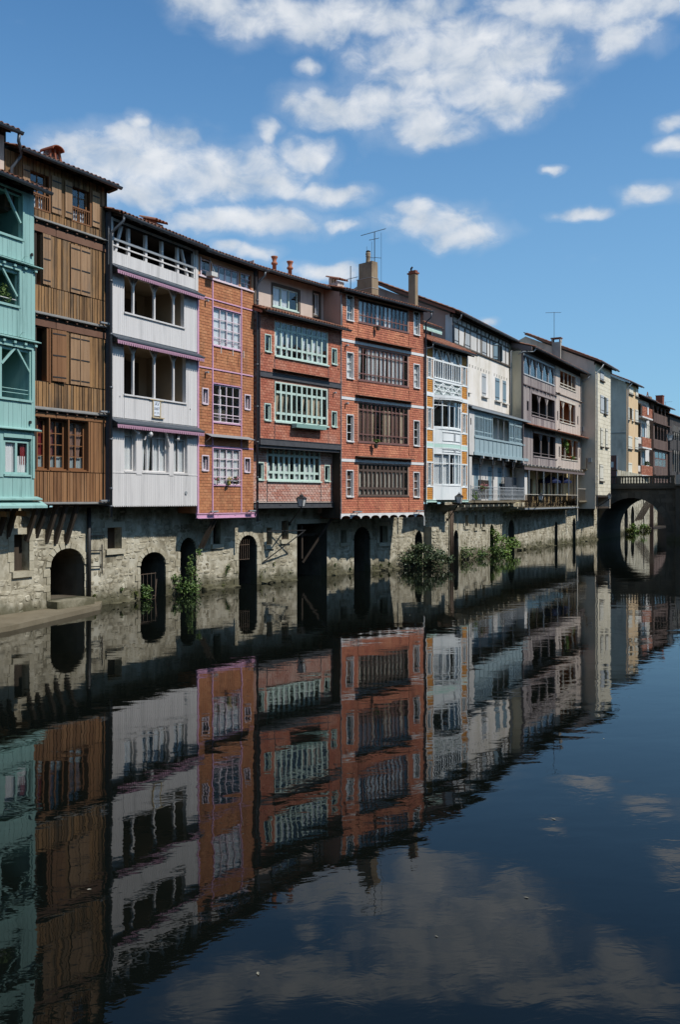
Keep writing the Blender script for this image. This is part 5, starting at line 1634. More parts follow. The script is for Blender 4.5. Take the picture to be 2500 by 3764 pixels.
for z in (5.92, 9.07, 11.99):
    piece('white_strip', 'white_trim', h, UL, UR, -.014, .02, z, z + .14)
    MB().prism_x([(0, z + .33), (-.30, z + .27), (-.30, z + .25), (0, z + .29)], 1.12, 5.78).build('awning', 'rust_iron', h)
# arched white skirt
m = MB()
n = 9
for i in range(n):
    a, b = UL + (UR - UL) * i / n, UL + (UR - UL) * (i + 1) / n
    arc_ = [(a + (b - a) * (.5 - .47 * math.cos(math.pi * k / 8)), 3.02 + .16 * math.sin(math.pi * k / 8)) for k in range(9)]
    m.prism_y([(a, 3.285), (a, 3.02)] + arc_ + [(b, 3.02), (b, 3.285)], -.02, .03)
m.build('arched_skirt', 'white_trim', h)
m = MB()
for i in range(n):
    a, b = UL + (UR - UL) * i / n, UL + (UR - UL) * (i + 1) / n
    for k in range(8):
        t0, t1 = math.pi * k / 8, math.pi * (k + 1) / 8
        f_ = lambda t: (a + (b - a) * (.5 - .47 * math.cos(t)), 3.03 + .16 * math.sin(t))
        p, q = f_(t0), f_(t1)
        m.quad((p[0], .03, p[1]), (q[0], .03, q[1]), (q[0], 1.5, q[1]), (p[0], 1.5, p[1]))
m.build('floor_vault', 'brick_dark', h)
window(h, *WB_[0], .03, 'frame_maroon', 12, (1, 2.4), .045, .05, curtains=[(0, .08, 0, 1, 'curtain'), (.09, .16, 0, 1, 'curtain', .3), (.35, .42, 0, 1, 'curtain'), (.51, .58, 0, 1, 'curtain'), (.6, .66, 0, 1, 'curtain')], sill=.05, depth=.8, thick=(2, 4, 6, 8, 10))
window(h, *WB_[1], .03, 'frame_maroon', 12, (1, 3.4, 1.1), .045, .05, curtains=[(0, .08, 0, 1, 'curtain', .3), (.17, .25, 0, 1, 'curtain'), (.26, .33, 0, 1, 'curtain'), (.34, .42, 0, 1, 'curtain', .3), (.43, .5, 0, 1, 'curtain'), (.51, .58, 0, 1, 'curtain', .3), (.59, .66, 0, 1, 'curtain'), (.68, .75, 0, 1, 'curtain'), (.76, .83, 0, 1, 'curtain'), (.85, .93, 0, 1, 'curtain', .4)], sill=.05, depth=.8, thick=(2, 4, 6, 8, 10))
window(h, *WB_[2], .03, 'frame_maroon', 12, (1, 3.6, 1.0), .045, .048, curtains=[(0, .08, 0, .85, 'curtain_brown'), (.085, .16, 0, .85, 'curtain_brown', .2), (.17, .25, 0, .85, 'curtain_brown'), (.26, .33, 0, .85, 'curtain_beige', .2), (.5, .58, 0, .85, 'curtain_beige'), (.585, .66, 0, .85, 'curtain_beige', .2), (.67, .75, 0, .85, 'curtain_brown'), (.755, .83, 0, .85, 'curtain_brown', .2), (.84, .92, 0, .85, 'curtain_beige')], sill=.05, depth=.8, thick=(2, 4, 6, 8, 10))
window(h, *WB_[3], .03, 'frame_umber', 12, (.9, 2.6, .8), .055, .115, curtains=[(i / 12 + .01, (i + .86) / 12, .03, .78, 'blind') for i in range(11)], sill=.05, depth=.6)
for i, q in enumerate(SN):
    small(h, q, 'white_trim', .07, [(.1, .9, 0, 1, 'curtain')] if 1 <= i <= 3 else ([(.1, .6, .1, 1, 'curtain_yellow', .4)] if i in (4, 5) else [(.1, .9, 0, 1, 'curtain_brown')] if i > 5 else [(.75, .95, 0, 1, 'curtain')]), (1, 1, 1), .045)
for u in (1.335, 5.545):
    for z0, z1 in ((3.30, 4.16), (6.4, 6.93), (9.5, 10.12), (12.4, 13.10)):
        piece('joint_strip', 'brick_dark', h, u, u + .026, -.004, .02, z0, z1)
for u in (.75, 5.95):
    m = MB()
    m.box(u - .02, u + .56, -.30, -.18, 3.34, 3.41).bar((u + .05, -.2, 3.33), (u + .05, 0, 3.28), .03).bar((u + .48, -.2, 3.33), (u + .48, 0, 3.28), .03)
    m.build('light_bar', 'zinc_pale', h)
for z in (11.78, 8.85):
    MB().tube([(.38, .02, z), (.38, -.19, z + .02)], .05, 9).build('vent', 'zinc_pale', h)
shell(h, UL, UR, 3.29, 14.45, 9, 'plaster_brown', 'brick_red', y0=.04, pitch=.27, fy=.1)
piece('flank_boarding', 'dark_wood', h, -.006, .018, .03, 1.3, 3.05, 6.5)
piece('edge_pipe', 'zinc_pale', h, .0, .03, -.05, -.01, 3.3, 14.3)
MB().tube([(6.83, -.06, 3.05), (6.83, -.06, 2.55)], .04, 8).build('drain_stub', 'dull_white', h)
rf = roof(h, -.1, 7.02, -.40, 14.52, 5.4, .27)
gutter(h, -.18, 7.08, -.47, 14.49, .08)
downpipe(h, [(6.98, -.46, 14.42), (6.98, -.44, 14.15), (6.94, -.1, 13.9), (6.94, -.08, 3.3)], .045, 'zinc', collars=(11, 8, 5))
# the great rendered stack with a cowl
ch = link('chimney', None, rf, (4.17, 1.5, 15.0))
m = MB()
m.add([(-.02, -.02, -.4), (.56, -.02, -.4), (.56, 1.16, -.4), (-.02, 1.16, -.4), (.0, .0, 1.22), (.53, .0, 1.22), (.53, 1.08, 1.22), (.0, 1.08, 1.22)], [(0, 1, 5, 4), (1, 2, 6, 5), (2, 3, 7, 6), (3, 0, 4, 7), (4, 5, 6, 7)])
m.box(.01, .52, .02, .98, 1.221, 1.95)
m.box(.03, .5, .02, .20, 1.951, 2.12)
m.box(.01, .52, .2, .98, 1.951, 2.1)
m.build('stack', 'chimney_render', ch)
for z, e_ in ((.12, .04), (.62, .03), (1.2, .02)):
    MB().box(-.01 - e_ * .5, .54 + e_ * .5, -.01 - e_ * .5, 1.10 + e_, z, z + .035).build('strap', 'plaster_grey', ch)
MB().lathe((.26, .5, 2.1), [(.15, 0), (.13, .1), (.12, .34), (.15, .38), (.12, .42), (.15, .5), (.13, .6), (.10, .62)], 10).build('cowl', 'chimney_render', ch, True)
MB().lathe((.26, .5, 2.73), [(.04, 0), (.15, .03), (.05, .09)], 8).build('cowl_cap', 'iron', ch, True)
ch = link('chimney', None, rf, (9.31, 2.5, 15.2))
MB().box(0, .27, 0, .52, -2.2, 2.35).build('stack', 'chimney_render', ch)
MB().box(-.06, .33, -.06, .58, 2.35, 2.43).build('cap', 'brick_dark', ch)
MB().box(.01, .26, .01, .51, 2.43, 2.55).build('crown', 'brick_dark', ch)
MB().tube([(.12, .4, 2.55), (.12, .4, 2.72), (.12, .3, 2.78)], .06, 7).build('cowl', 'iron', ch)

def antenna(name, label, base, mast, yagis, rods=()):
    e = tag(link(name, None, None, base), label, 'antenna')
    MB().tube([(0, 0, -.4), (0, 0, mast)], .022, 6).build('mast', 'iron', e)
    for (z, ang, ln, tilt, ne) in yagis:
        b = link('yagi', None, e, (0, 0, z), (0, 0, R(ang)))
        MB().tube([(-ln * .55, 0, -tilt * .55), (ln * .45, 0, tilt * .45)], .016, 5).build('boom', 'iron', b)
        for i in range(ne):
            x = -ln * .52 + ln * .95 * i / (ne - 1)
            MB().tube([(x, -.13, x / ln * tilt + .012), (x, .13, x / ln * tilt + .012)], .006, 4).build('element', 'iron', b)
    for (dx, dy, z0, z1) in rods:
        MB().tube([(dx, dy, z0), (dx, dy, z1)], .009, 4).build('rod', 'iron', e)
        MB().tube([(0, 0, (z0 + z1) / 2), (dx, dy, (z0 + z1) / 2)], .014, 4).build('cross_arm', 'iron', e)
    return e
a0 = on(red, 4.80, 1.85, 15.95)
antenna('television_antenna', 'tall dark aerial mast with yagi and upright rods strapped to the wide chimney', a0, 2.95, [(2.95, 15, 1.45, .5, 16), (2.55, 15, .55, .15, 2)], ((.38, .12, .1, 2.95), (-.16, -.05, .6, 2.4), (-.44, -.14, .9, 2.1)))
antenna('television_antenna', 'slim low aerial on the near side of the wide chimney', on(red, 3.75, 2.7, 15.0), 1.95, [(1.25, 10, .9, .25, 10)])

# plants on the red house
def potted(label, fr_, u, y, z, sc=1.0, mat='leaf'):
    e = shrub('potted_plant', label, on(fr_, u, y, z), [(0, 0, .16 * sc, .26 * sc, .14 * sc, .12 * sc, int(90 * sc))], mat, .07 * sc, 'potted plant', stems=False)
    m = MB()
    m.lathe((0, 0, -.12), [(.09, 0), (.13, .2)], 9)
    m.build('pot', 'pot', e)
    return e
potted('small plants in brown pots hung below the top maroon windows', red, 2.68, -.2, 12.98, .7)
potted('bright green bushy plant hanging below the middle maroon windows', red, 2.48, -.22, 6.80, 1.25, 'leaf_bright')
m = MB()
for i in range(4):
    m.bar((4.42 + .12 * i, -.05, 12.82), (4.42 + .12 * i, -.28, 12.82), .012)
m.bar((4.38, -.28, 12.82), (4.82, -.28, 12.82), .012)
m.build('pot_holder', 'rust_iron', red)

# ------------------------------------------------------------------ white and orange tile house with bow windows
h = frame('tile_house', 4.367, 50.705, 34.29, 'narrow white house with orange tile panels and a bowed pale blue centre', 'house')
oran = h
UL, UR = 1.0, 6.40
panel(h, 'wall', 'ice_paint', UL, UR, 3.95, 12.9, [(1.95, 5.42, 11.18, 12.8), (1.95, 5.42, 8.25, 9.75), (1.95, 5.42, 4.82, 6.7)] + [(a, b, c, d) for a, b in ((1.28, 1.60), (5.76, 6.08)) for c, d in ((11.08, 12.12), (8.15, 9.24), (4.84, 6.08))], .03, .16)
for u in (UL, 1.84, 5.44, UR - .09):
    piece('post', 'ice_paint', h, u, u + .09, -.03, .03, 3.99, 12.85)
def strips(a, b):
    for z in (12.17, 10.98, 10.14, 9.28, 8.03, 7.28, 6.98, 6.12, 4.72):
        piece('rail', 'ice_paint', h, a, b, -.025, .03, z, z + .08)
    piece('band', 'mint_band', h, a, b, -.02, .03, 7.061, 7.279)
    piece('band', 'ice_paint', h, a, b, -.035, .03, 9.98, 10.139)
    tl = []
    for z0, z1 in ((12.26, 12.84), (10.23, 10.97), (9.37, 9.97), (7.37, 8.02), (6.21, 6.97), (4.0, 4.71)):
        tl += courses(a + .01, b - .01, z0, z1, .21, .115, .006)
    sl = (a + b) / 2
    for z0, z1 in ((11.07, 12.16), (8.12, 9.27), (4.81, 6.11)):
        tl += courses(a + .01, sl - .24, z0, z1, .12, .115, .006) + courses(sl + .24, b - .01, z0, z1, .12, .115, .006)
        for e in (sl - .23, sl + .17):
            piece('slit_post', 'ice_paint', h, e, e + .06, -.025, .03, z0, z1)
        window(h, sl - .165, sl + .165, z0 + .02, z1 - .02, .06, 'ice_paint', 1, (1, 2.6, .5), .03, .025, curtains=[(.0, 1, 0, .9, 'frosted')], depth=.35)
    return tl
tl = strips(1.09, 1.84) + strips(5.53, 6.31)
pieces(h, 'tile', 'tile_orange', tl, -.004, .03, .003, 300, 'lap')
MB().box(.92, 6.42, -.06, .06, 3.84, 3.97).build('base_beam', 'mint_band', h)
MB().box(.92, 6.42, -.09, .0, 3.965, 3.99).build('base_beam', 'mint_band', h)
for u in (1.2, 1.3, 2.3, 2.4, 4.8, 4.9, 5.8, 5.9):
    MB().tube([(u, -.075, 3.9), (u, -.055, 3.9)], .014, 6).build('bolt', 'iron', h)
# bow: five facets bulging forward
def bow_pts(d, n=6):
    return [(1.93 + 3.51 * i / n, -d * math.sin(math.pi * i / n) ** .75) for i in range(n + 1)]
def bow(z0, z1, d, mat, name, inset=0, th=.05):
    m = MB()
    p = bow_pts(d)
    for (a, b) in zip(p, p[1:]):
        m.prism_z([(a[0], a[1] + inset), (b[0], b[1] + inset), (b[0], b[1] + inset + th), (a[0], a[1] + inset + th)], z0, z1)
    return m.build(name, mat, h)
D = .48
bow(3.985, 4.80, D, 'ice_paint', 'bow_apron')
bow(4.80, 4.86, D + .03, 'ice_paint', 'bow_sill')
bow(6.68, 8.13, D, 'ice_paint', 'bow_apron')
bow(7.05, 7.27, D + .012, 'mint_band', 'bow_band')
bow(7.27, 7.31, D + .025, 'ice_paint', 'bow_moulding')
bow(7.01, 7.05, D + .025, 'ice_paint', 'bow_moulding')
bow(6.66, 6.73, D + .04, 'ice_paint', 'bow_moulding')
bow(8.12, 8.22, D + .06, 'ice_paint', 'bow_sill')
for z0, z1 in ((7.45, 7.95), (6.80, 6.95)):
    for (i0, i1) in ((1, 3), (3, 5)):
        p = bow_pts(D + .02)
        for k in range(i0, i1):
            a, b = p[k], p[k + 1]
            MB().bar((a[0], a[1], z1), (b[0], b[1], z1), .03).build('moulding', 'shutter_grey', h)
            MB().bar((a[0], a[1], z0), (b[0], b[1], z0), .03).build('moulding', 'shutter_grey', h)
        for k in (i0, i1):
            a = p[k]
            off_ = .06 if k == i0 else -.06
            MB().bar((a[0] + off_, a[1] - .0, z0), (a[0] + off_, a[1], z1), .03).build('moulding', 'shutter_grey', h)
def bow_window(z0, z1, rows, cloth):
    p = bow_pts(D)
    o = link('bow_window', None, h)
    for k, a in enumerate(p):
        MB().bar((a[0], a[1] + .03, z0), (a[0], a[1] + .03, z1), .10 if k in (2, 4) else .075).build('mullion', 'ice_paint', o)
    zt = z0 + (z1 - z0) * rows
    for k, (a, b) in enumerate(zip(p, p[1:])):
        MB().bar((a[0], a[1] + .03, zt), (b[0], b[1] + .03, zt), .05).build('transom', 'ice_paint', o)
        MB().bar((a[0], a[1] + .03, z0 + .03), (b[0], b[1] + .03, z0 + .03), .07).build('transom', 'ice_paint', o)
        MB().prism_z([(a[0], a[1] + .03), (b[0], b[1] + .03), (b[0], b[1] + .036), (a[0], a[1] + .036)], z0, z1).build('pane', 'glass', o)
        if cloth and k != 2:
            m = MB()
            n = 14
            vs = []
            for zz_ in (z0 + .03, z1):
                for i in range(n + 1):
                    t = i / n
                    q = (1 - t) * Vector((a[0], a[1], 0)) + t * Vector((b[0], b[1], 0))
                    vs.append((q.x + (.04 if zz_ < z1 else 0), q.y + .14 + .025 * math.sin(i * 2.2), zz_))
            m.add(vs, [(i, i + 1, i + n + 2, i + n + 1) for i in range(n)])
            m.build('curtain', 'curtain', o)
    room(o, 1.96, 5.41, z0, z1, .2, .9)
bow_window(4.86, 6.67, .70, True)
bow_window(8.22, 9.86, .80, False)
MB().prism_z([(a, b + .05) for a, b in bow_pts(D)] + [(5.44, .25), (1.93, .25)], 9.84, 9.865).build('bow_soffit', 'ice_paint', h)
# curved canopy with lattice above
m = MB()
p = bow_pts(.78)
m.prism_z(p + [(5.5, .05), (1.87, .05)], 9.90, 9.95)
m.build('canopy', 'ice_paint', h)
m = MB()
for a, b in zip(p, p[1:]):
    m.prism_z([a, b, (b[0], b[1] + .03), (a[0], a[1] + .03)], 9.84, 10.10)
m.build('canopy_fascia', 'ice_paint', h)
MB().prism_z([(a, b * .92) for a, b in p] + [(5.5, .04), (1.87, .04)], 10.10, 10.13).build('canopy_top', 'shutter_grey', h)
for u in (2.0, 5.36):
    MB().tube([(u, -.02, 9.3), (u, -.25, 9.45), (u, -.38, 9.75), (u, -.40, 9.9)], .018, 5).build('scroll_bracket', 'shutter_grey', h)
lat = link('lattice', None, h)
MB().box(1.95, 5.42, .03, .05, 10.16, 11.0).build('back_board', 'mint_band', lat)
MB().box(1.93, 5.44, -.06, .03, 10.93, 11.16).build('rail', 'ice_paint', lat)
MB().box(1.93, 5.44, -.09, .03, 11.08, 11.12).build('rail', 'ice_paint', lat)
for i in range(3):
    a, b = 1.95 + 1.157 * i, 1.95 + 1.157 * (i + 1)
    c = (a + b) / 2
    for s0, s1 in (((a, 10.2), (c, 10.62)), ((c, 10.62), (b, 10.2)), ((a, 10.92), (c, 10.55)), ((c, 10.55), (b, 10.92)), ((a, 10.45), (b, 10.45)), ((a, 10.72), (b, 10.72))):
        MB().bar((s0[0], -.0, s0[1]), (s1[0], -.0, s1[1]), .075, .04).build('slat', 'ice_paint', lat)
    MB().box(a - .04, a + .04, -.03, .03, 10.16, 10.93).build('slat', 'ice_paint', lat)
# top gallery: turned bars below, raking braces above
tg = link('top_gallery', None, h)
for i in range(4):
    u = 1.95 + 3.47 * i / 3
    MB().box(u - .05, u + .05, -.02, .06, 11.16, 12.85).build('post', 'ice_paint', tg)
MB().box(1.95, 5.42, -.015, .05, 12.12, 12.22).build('rail', 'ice_paint', tg)
for i in range(3):
    a, b = 1.95 + 3.47 * i / 3, 1.95 + 3.47 * (i + 1) / 3
    c = (a + b) / 2
    for e in (a + .06, b - .06):
        MB().bar((e, .01, 12.2), (c + (-.07 if e < c else .07), .01, 12.84), .08, .05).build('brace', 'ice_paint', tg)
    for k in range(1, 4):
        u = a + (b - a) * k / 4
        MB().box(u - .032, u + .032, -.005, .05, 11.16, 12.12).build('bar', 'ice_paint', tg)
    piece('pane', 'glass', tg, a + .05, b - .05, .055, .061, 11.17, 12.12)
    piece('pane', 'glass', tg, a + .05, b - .05, .055, .061, 12.22, 12.84)
room(tg, 1.96, 5.41, 11.18, 12.8, .19, 1.0, 'interior')
MB().box(2.0, 5.3, .25, .26, 12.25, 12.8).build('blind', 'shutter_grey', tg)
shell(h, UL, UR, 3.97, 12.9, 8, 'ice_paint', 'ice_paint', y0=.05, pitch=.5, yr=1.6, fy=.1)
rf = roof(h, .85, 6.62, -.45, 13.0, 2.3, .50, 'roof_tile_red', 4)
gutter(h, .85, 6.7, -.52, 12.97, .07)
MB().prism_x([(-.4, 12.93), (-.4, 12.85), (.05, 12.98), (.05, 13.1)], 6.5, 6.56).build('verge_board', 'timber_frame', h)
downpipe(h, [(.95, -.5, 12.92), (.95, -.48, 12.7), (.62, -.3, 12.6), (.55, -.12, 12.55), (.55, -.12, 4.0)], .05, 'zinc', collars=(10, 7, 4.6))
# set-back loft with scalloped mint valance
YB = 1.6
panel(h, 'loft_wall', 'plaster_brown', .2, 5.6, 13.4, 14.7, [(1.2, 3.5, 13.75, 14.3)], YB + .6, .1)
lo = link('loft', None, h, (0, YB + .6, 0))
window(lo, 1.2, 3.5, 13.75, 14.3, .02, 'timber_warm', 3, (1,), .06, .08)
roof(h, .2, 5.35, YB - .35, 14.62, 2.6, .42, 'roof_tile_red', 2, fy=YB + .62)
gutter(h, .2, 5.45, YB - .42, 14.58, .06)
scallop(.25, 5.35, 14.52, 14.36, 14.22, .16, YB - .36, YB - .33).build('loft_valance', 'mint_band', h)
piece('loft_post', 'ice_paint', h, 5.2, 5.34, YB + .3, YB + .5, 13.5, 14.6)

# ------------------------------------------------------------------ cream house with blue gallery
K = 1.07
h = frame('cream_house', 7.853, 56.173, 28.66, 'cream rendered house with blue glazed gallery and iron balcony', 'house', K)
cream = h
UL, UR = -2.18, 8.80
SHC = [(.0, .62, 10.80, 12.30), (3.11, 3.93, 10.80, 12.30), (5.76, 6.72, 10.78, 12.33), (7.38, 8.15, 10.76, 12.33)]
panel(h, 'wall', 'stucco_cream', UL, UR, 6.8, 13.45, SHC, .02, .16)
for i, q in enumerate(SHC):
    shutter(h, q[0] + .02, (q[0] + q[1]) / 2, q[2], q[3], .05, 'shutter_grey' if i < 2 else 'shutter_blue', 0, 2, nb=3)
    shutter(h, (q[0] + q[1]) / 2, q[1] - .02, q[2], q[3], .05, 'shutter_grey' if i < 2 else 'shutter_blue', 0, 2, nb=3)
    MB().box(q[0] - .12, q[1] + .22, -.16, .05, q[2] - .09, q[2] - .004).build('sill', 'stucco_cream', h)
    room(h, q[0], q[1], q[2], q[3], .18, .2)
for i in range(15):
    if i != 8:
        piece('weep_slot', 'plaster_grey', h, .75 + i * .53, .87 + i * .53, .004, .026, 12.42, 12.58)
# timber framed top floor
TW = [(-2.07, -1.18, 13.52, 14.66), (-.07, .83, 13.52, 14.66), (3.11, 3.97, 13.52, 14.62), (5.36, 6.90, 13.52, 14.64)]
panel(h, 'wall', 'stucco_white', UL, UR, 13.45, 15.25, TW, .02, .14)
piece('ledge', 'timber_frame', h, UL, UR, -.07, .02, 13.42, 13.52)
MB().box(UL, UR, -.022, .02, 14.70, 14.80).build('frame_rail', 'timber_frame', h)
MB().box(UL, UR, -.03, .02, 15.08, 15.2).build('frame_rail', 'timber_frame', h)
for u in (-2.18, -1.15, -.16, .86, 2.15, 2.75, 3.02, 4.0, 4.6, 5.26, 6.94, 7.9, 8.68):
    piece('frame_post', 'timber_frame', h, u, u + .075, -.018, .02, 13.52, 14.70)
for u in (-2.1, -1.3, -.6, .2, .95, 1.6, 2.2, 2.9, 3.7, 4.4, 5.0, 5.7, 6.5, 7.2, 7.9, 8.5):
    piece('frame_post', 'timber_frame', h, u, u + .07, -.018, .02, 14.80, 15.08)
for a, b in (((-.2, 13.55), (.0, 14.7)), ((1.95, 14.8), (2.2, 15.08)), ((4.3, 14.8), (4.6, 15.08)), ((6.3, 14.8), (6.65, 15.08))):
    MB().bar((a[0], -.0, a[1]), (b[0], -.0, b[1]), .10, .05).build('frame_brace', 'timber_frame', h)
for q in TW[:3]:
    c = (q[0] + q[1]) / 2
    shutter(h, q[0] + .02, c - .005, q[2] + .02, q[3] - .02, .04, 'shutter_grey', 0, 2)
    shutter(h, c + .005, q[1] - .02, q[2] + .02, q[3] - .02, .04, 'shutter_grey', 0, 2)
    room(h, q[0], q[1], q[2], q[3], .17, .2)
q = TW[3]
room(h, q[0], q[1], q[2], q[3], .16, .9)
shutter(h, q[0] + .02, q[0] + .42, q[2] + .02, q[3] - .02, .02, 'shutter_blue', -25, 2)
shutter(h, q[1] - .36, q[1] - .02, q[2] + .02, q[3] - .02, .02, 'shutter_blue', 40, 2, 'r')
shell(h, UL, UR + .15, 3.9, 15.2, 12, 'plaster_brown', 'plaster_olive', y0=.03, pitch=.44, yr=6.0, fy=.1)
piece('quoin', 'stucco_white', h, UL - .012, UL, 0, .45, 9, 15.2)
rf = roof(h, UL - .35, 9.6, -.48, 15.28, 6.6, .44, first=1)
gutter(h, UL + .02, 9.72, -.56, 15.25, .085)
downpipe(h, [(UL + .1, -.54, 15.18), (UL + .1, -.5, 14.95), (UL - .02, -.1, 14.6), (UL - .02, -.1, 9.6)], .055)
downpipe(h, [(9.5, -.54, 15.18), (9.4, -.4, 14.9), (8.86, -.10, 14.55), (8.86, -.10, 9.8)], .05, 'zinc_pale', name='drain_pipe')
MB().prism_x([(-.3, 15.33), (5.9, 18.06), (5.9, 17.9), (-.3, 15.17)], UL - .34, UL - .30).build('verge_tiles', 'roof_tile_red', h)
# blue gallery standing forward on the balcony
G = link('gallery', None, h, (0, -.9, 0))
piece('gallery_pillar', 'stucco_white', G, -1.72, -.80, .0, .95, 6.72, 9.46)
piece('gallery_pillar', 'stucco_white', G, 9.35, 10.15, .0, .95, 6.72, 9.46)
MB().box(-1.5, -1.36, -.01, .02, 8.55, 8.95).build('slot', 'dark_wood', G)
MB().prism_x([(-.22, 9.52), (-.22, 9.62), (.93, 10.05), (.93, 9.93)], -1.85, 10.25).build('gallery_roof', 'zinc', G)
MB().box(-1.85, 10.25, -.24, -.20, 9.50, 9.63).build('gallery_fascia', 'zinc_pale', G)
MB().box(-.80, 9.35, .0, .07, 6.92, 7.86).build('gallery_apron', 'gallery_blue', G)
for i in range(13):
    u = -.72 + i * .832
    piece('apron_batten', 'gallery_blue', G, u - .035, u + .035, -.03, 0, 6.95, 7.80)
MB().box(-.85, 9.4, -.06, .1, 7.80, 7.92).build('gallery_sill', 'gallery_blue', G)
MB().box(-1.0, 10.2, -.08, .12, 6.74, 6.93).build('gallery_base', 'gallery_blue', G)
MB().box(-.85, 9.4, -.02, .1, 9.36, 9.50).build('gallery_head', 'gallery_blue', G)
window(G, -.8, .95, 7.93, 9.36, .0, 'gallery_blue', 7, (1.0, 3.6, .7), .05, .07, depth=0)
window(G, 1.0, 2.5, 7.93, 9.36, .0, 'gallery_blue', 5, (1.0, 3.6, .7), .05, .07, depth=0)
window(G, 6.1, 7.1, 7.93, 9.36, .0, 'gallery_blue', 3, (1.0, 3.6, .7), .05, .08, depth=0)
window(G, 7.35, 9.3, 7.93, 9.36, .0, 'gallery_blue', 6, (1.0, 3.6, .7), .05, .08, depth=0)
for u in (3.75, 4.95):
    MB().tube([(u, .03, 7.9), (u, .03, 9.4)], .022, 6).build('iron_post', 'zinc_pale', G)
for u in (2.5, 6.05, 7.15):
    piece('gallery_post', 'gallery_blue', G, u, u + .07, -.01, .08, 7.92, 9.37)
MB().box(-.8, 9.35, .1, .88, 6.93, 6.99).build('gallery_floor', 'dark_wood', G)
for i in range(6):
    piece('joist_end', 'dull_white', G, .5 + i * 1.65, .64 + i * 1.65, -.12, .1, 6.58, 6.74)
MB().box(-1.7, 10.1, .1, .9, 6.60, 6.738).build('porch_ceiling', 'dark_wood', G)
# porch under it
PD = [(-1.3, -.5, 3.95, 6.1), (1.6, 2.5, 3.95, 6.3), (4.3, 5.1, 3.95, 6.2), (6.3, 7.2, 3.95, 6.2)]
panel(h, 'porch_wall', 'stucco_white', UL, UR + .15, 3.9, 6.8, PD, .02, .2)
for i, q in enumerate(PD):
    for s_ in range(2):
        a = q[0] + (q[1] - q[0]) * s_ / 2
        shutter(h, a + .02, a + (q[1] - q[0]) / 2 - .01, q[2], q[3], .06, 'shutter_blue', 0, 2, name='porch_door')
    room(h, q[0], q[1], q[2], q[3], .2, .3)
piece('porch_pillar', 'stucco_white', G, -1.72, -1.25, .0, .9, 3.95, 6.6)
piece('porch_pillar', 'stucco_white', G, 9.5, 10.15, .0, .9, 3.95, 6.6)
for u in (.5, 2.9, 5.0, 7.1):
    ip = link('porch_column', None, G)
    MB().tube([(u, .1, 3.95), (u, .1, 6.6)], .035, 7).build('shaft', 'zinc', ip)
    MB().lathe((u, .1, 6.02), [(.04, 0), (.075, .06), (.045, .12), (.07, .2)], 8).build('capital', 'iron', ip)
    MB().tube([(u, .1, 6.1), (u + .3, .1, 6.25), (u + .55, .1, 6.6)], .018, 5).build('scroll_bracket', 'iron', ip)
MB().box(1.1, 3.0, .4, .46, 4.0, 5.25).build('awning_panel', 'dark_wood', G)
MB().box(6.6, 9.2, .5, .56, 4.0, 5.55).build('awning_panel', 'slate', G)
MB().box(-2.15, 10.3, -.12, .95, 3.80, 3.94).build('balcony_slab', 'ledge_stone', G)
rl = link('balcony_railing', None, G)
MB().tube([(-1.5, -.02, 4.80), (9.2, -.02, 4.80)], .022, 6).build('hand_rail', 'shutter_grey', rl)
MB().tube([(-1.5, -.02, 4.02), (9.2, -.02, 4.02)], .018, 6).build('foot_rail', 'shutter_grey', rl)
MB().tube([(-1.5, -.02, 4.62), (9.2, -.02, 4.62)], .012, 5).build('mid_rail', 'shutter_grey', rl)
scm = MB().tube([(0, 0, 0), (.05, 0, .12), (-.05, 0, .26), (.05, 0, .4), (0, 0, .6)], .011, 4).mesh('scroll', 'shutter_grey')
brm = MB().tube([(0, 0, 0), (0, 0, .78)], .010, 4).mesh('baluster', 'shutter_grey')
for i in range(72):
    u = -1.45 + i * .148
    link('scroll' if i % 2 else 'baluster', scm if i % 2 else brm, rl, (u, -.02, 4.02))
for u in (-1.5, 1.2, 3.9, 6.6, 9.2):
    MB().tube([(u, -.02, 3.94), (u, -.02, 4.88)], .025, 6).build('newel', 'shutter_grey', rl)
flowers('flower_box', 'pink geraniums along the iron balcony of the cream house', on(h, .7, -1.0, 4.72), '', [(0, 0, .12, .7, .12, .16, 260), (-.5, -.05, -.05, .35, .1, .25, 120), (1.3, .2, .0, .3, .12, .2, 90)], 'flower_pink', 40)
shrub('potted_plant', 'small yellow green plant on the balcony slab of the cream house', on(h, -1.15, -.98, 4.0), [(0, 0, .2, .25, .15, .2, 130)], 'leaf_bright', .08, 'potted plant', stems=False)
shrub('potted_plant', 'tall dark leafy plant behind the iron railing of the cream house', on(h, -.7, -.85, 4.1), [(0, 0, .35, .3, .15, .4, 160)], 'leaf', .09, 'potted plant')

# ------------------------------------------------------------------ mauve and rose timber house with terrace
h = frame('gallery_house', 12.986, 63.582, 29.25, 'mauve boarded house with stacked open galleries over a glass railed terrace', 'house', K)
mauve = h
L1 = (.05, 7.9, 12.97, 14.35); L1b = (9.5, 14.4, 13.14, 14.45)
L2 = (2.05, 8.05, 10.18, 11.85); L2b = (9.5, 14.3, 10.26, 12.05)
L3 = (2.4, 8.65, 7.22, 9.0); L3b = (10.0, 15.1, 7.32, 9.05)
sm_ = [(.93, 1.33, 10.4, 11.05), (8.75, 9.05, 10.3, 11.0), (14.95, 15.3, 10.4, 11.1), (9.25, 9.6, 7.4, 8.2), (15.5, 15.8, 7.6, 8.3)]
panel(h, 'wall', 'mauve_trim', -.05, 8.3, 6.5, 14.6, [L1, L2, L3, sm_[0]], .03, .15)
panel(h, 'wall', 'rose_board', 8.3, 16.0, 6.5, 14.6, [L1b, L2b, L3b] + sm_[1:], .03, .15)
bd = boards(.02, 8.25, 6.5, 9.15, .16, .02) + boards(.02, 8.25, 9.5, 12.15, .16, .02) + boards(.02, 8.25, 12.25, 12.93, .16, .02)
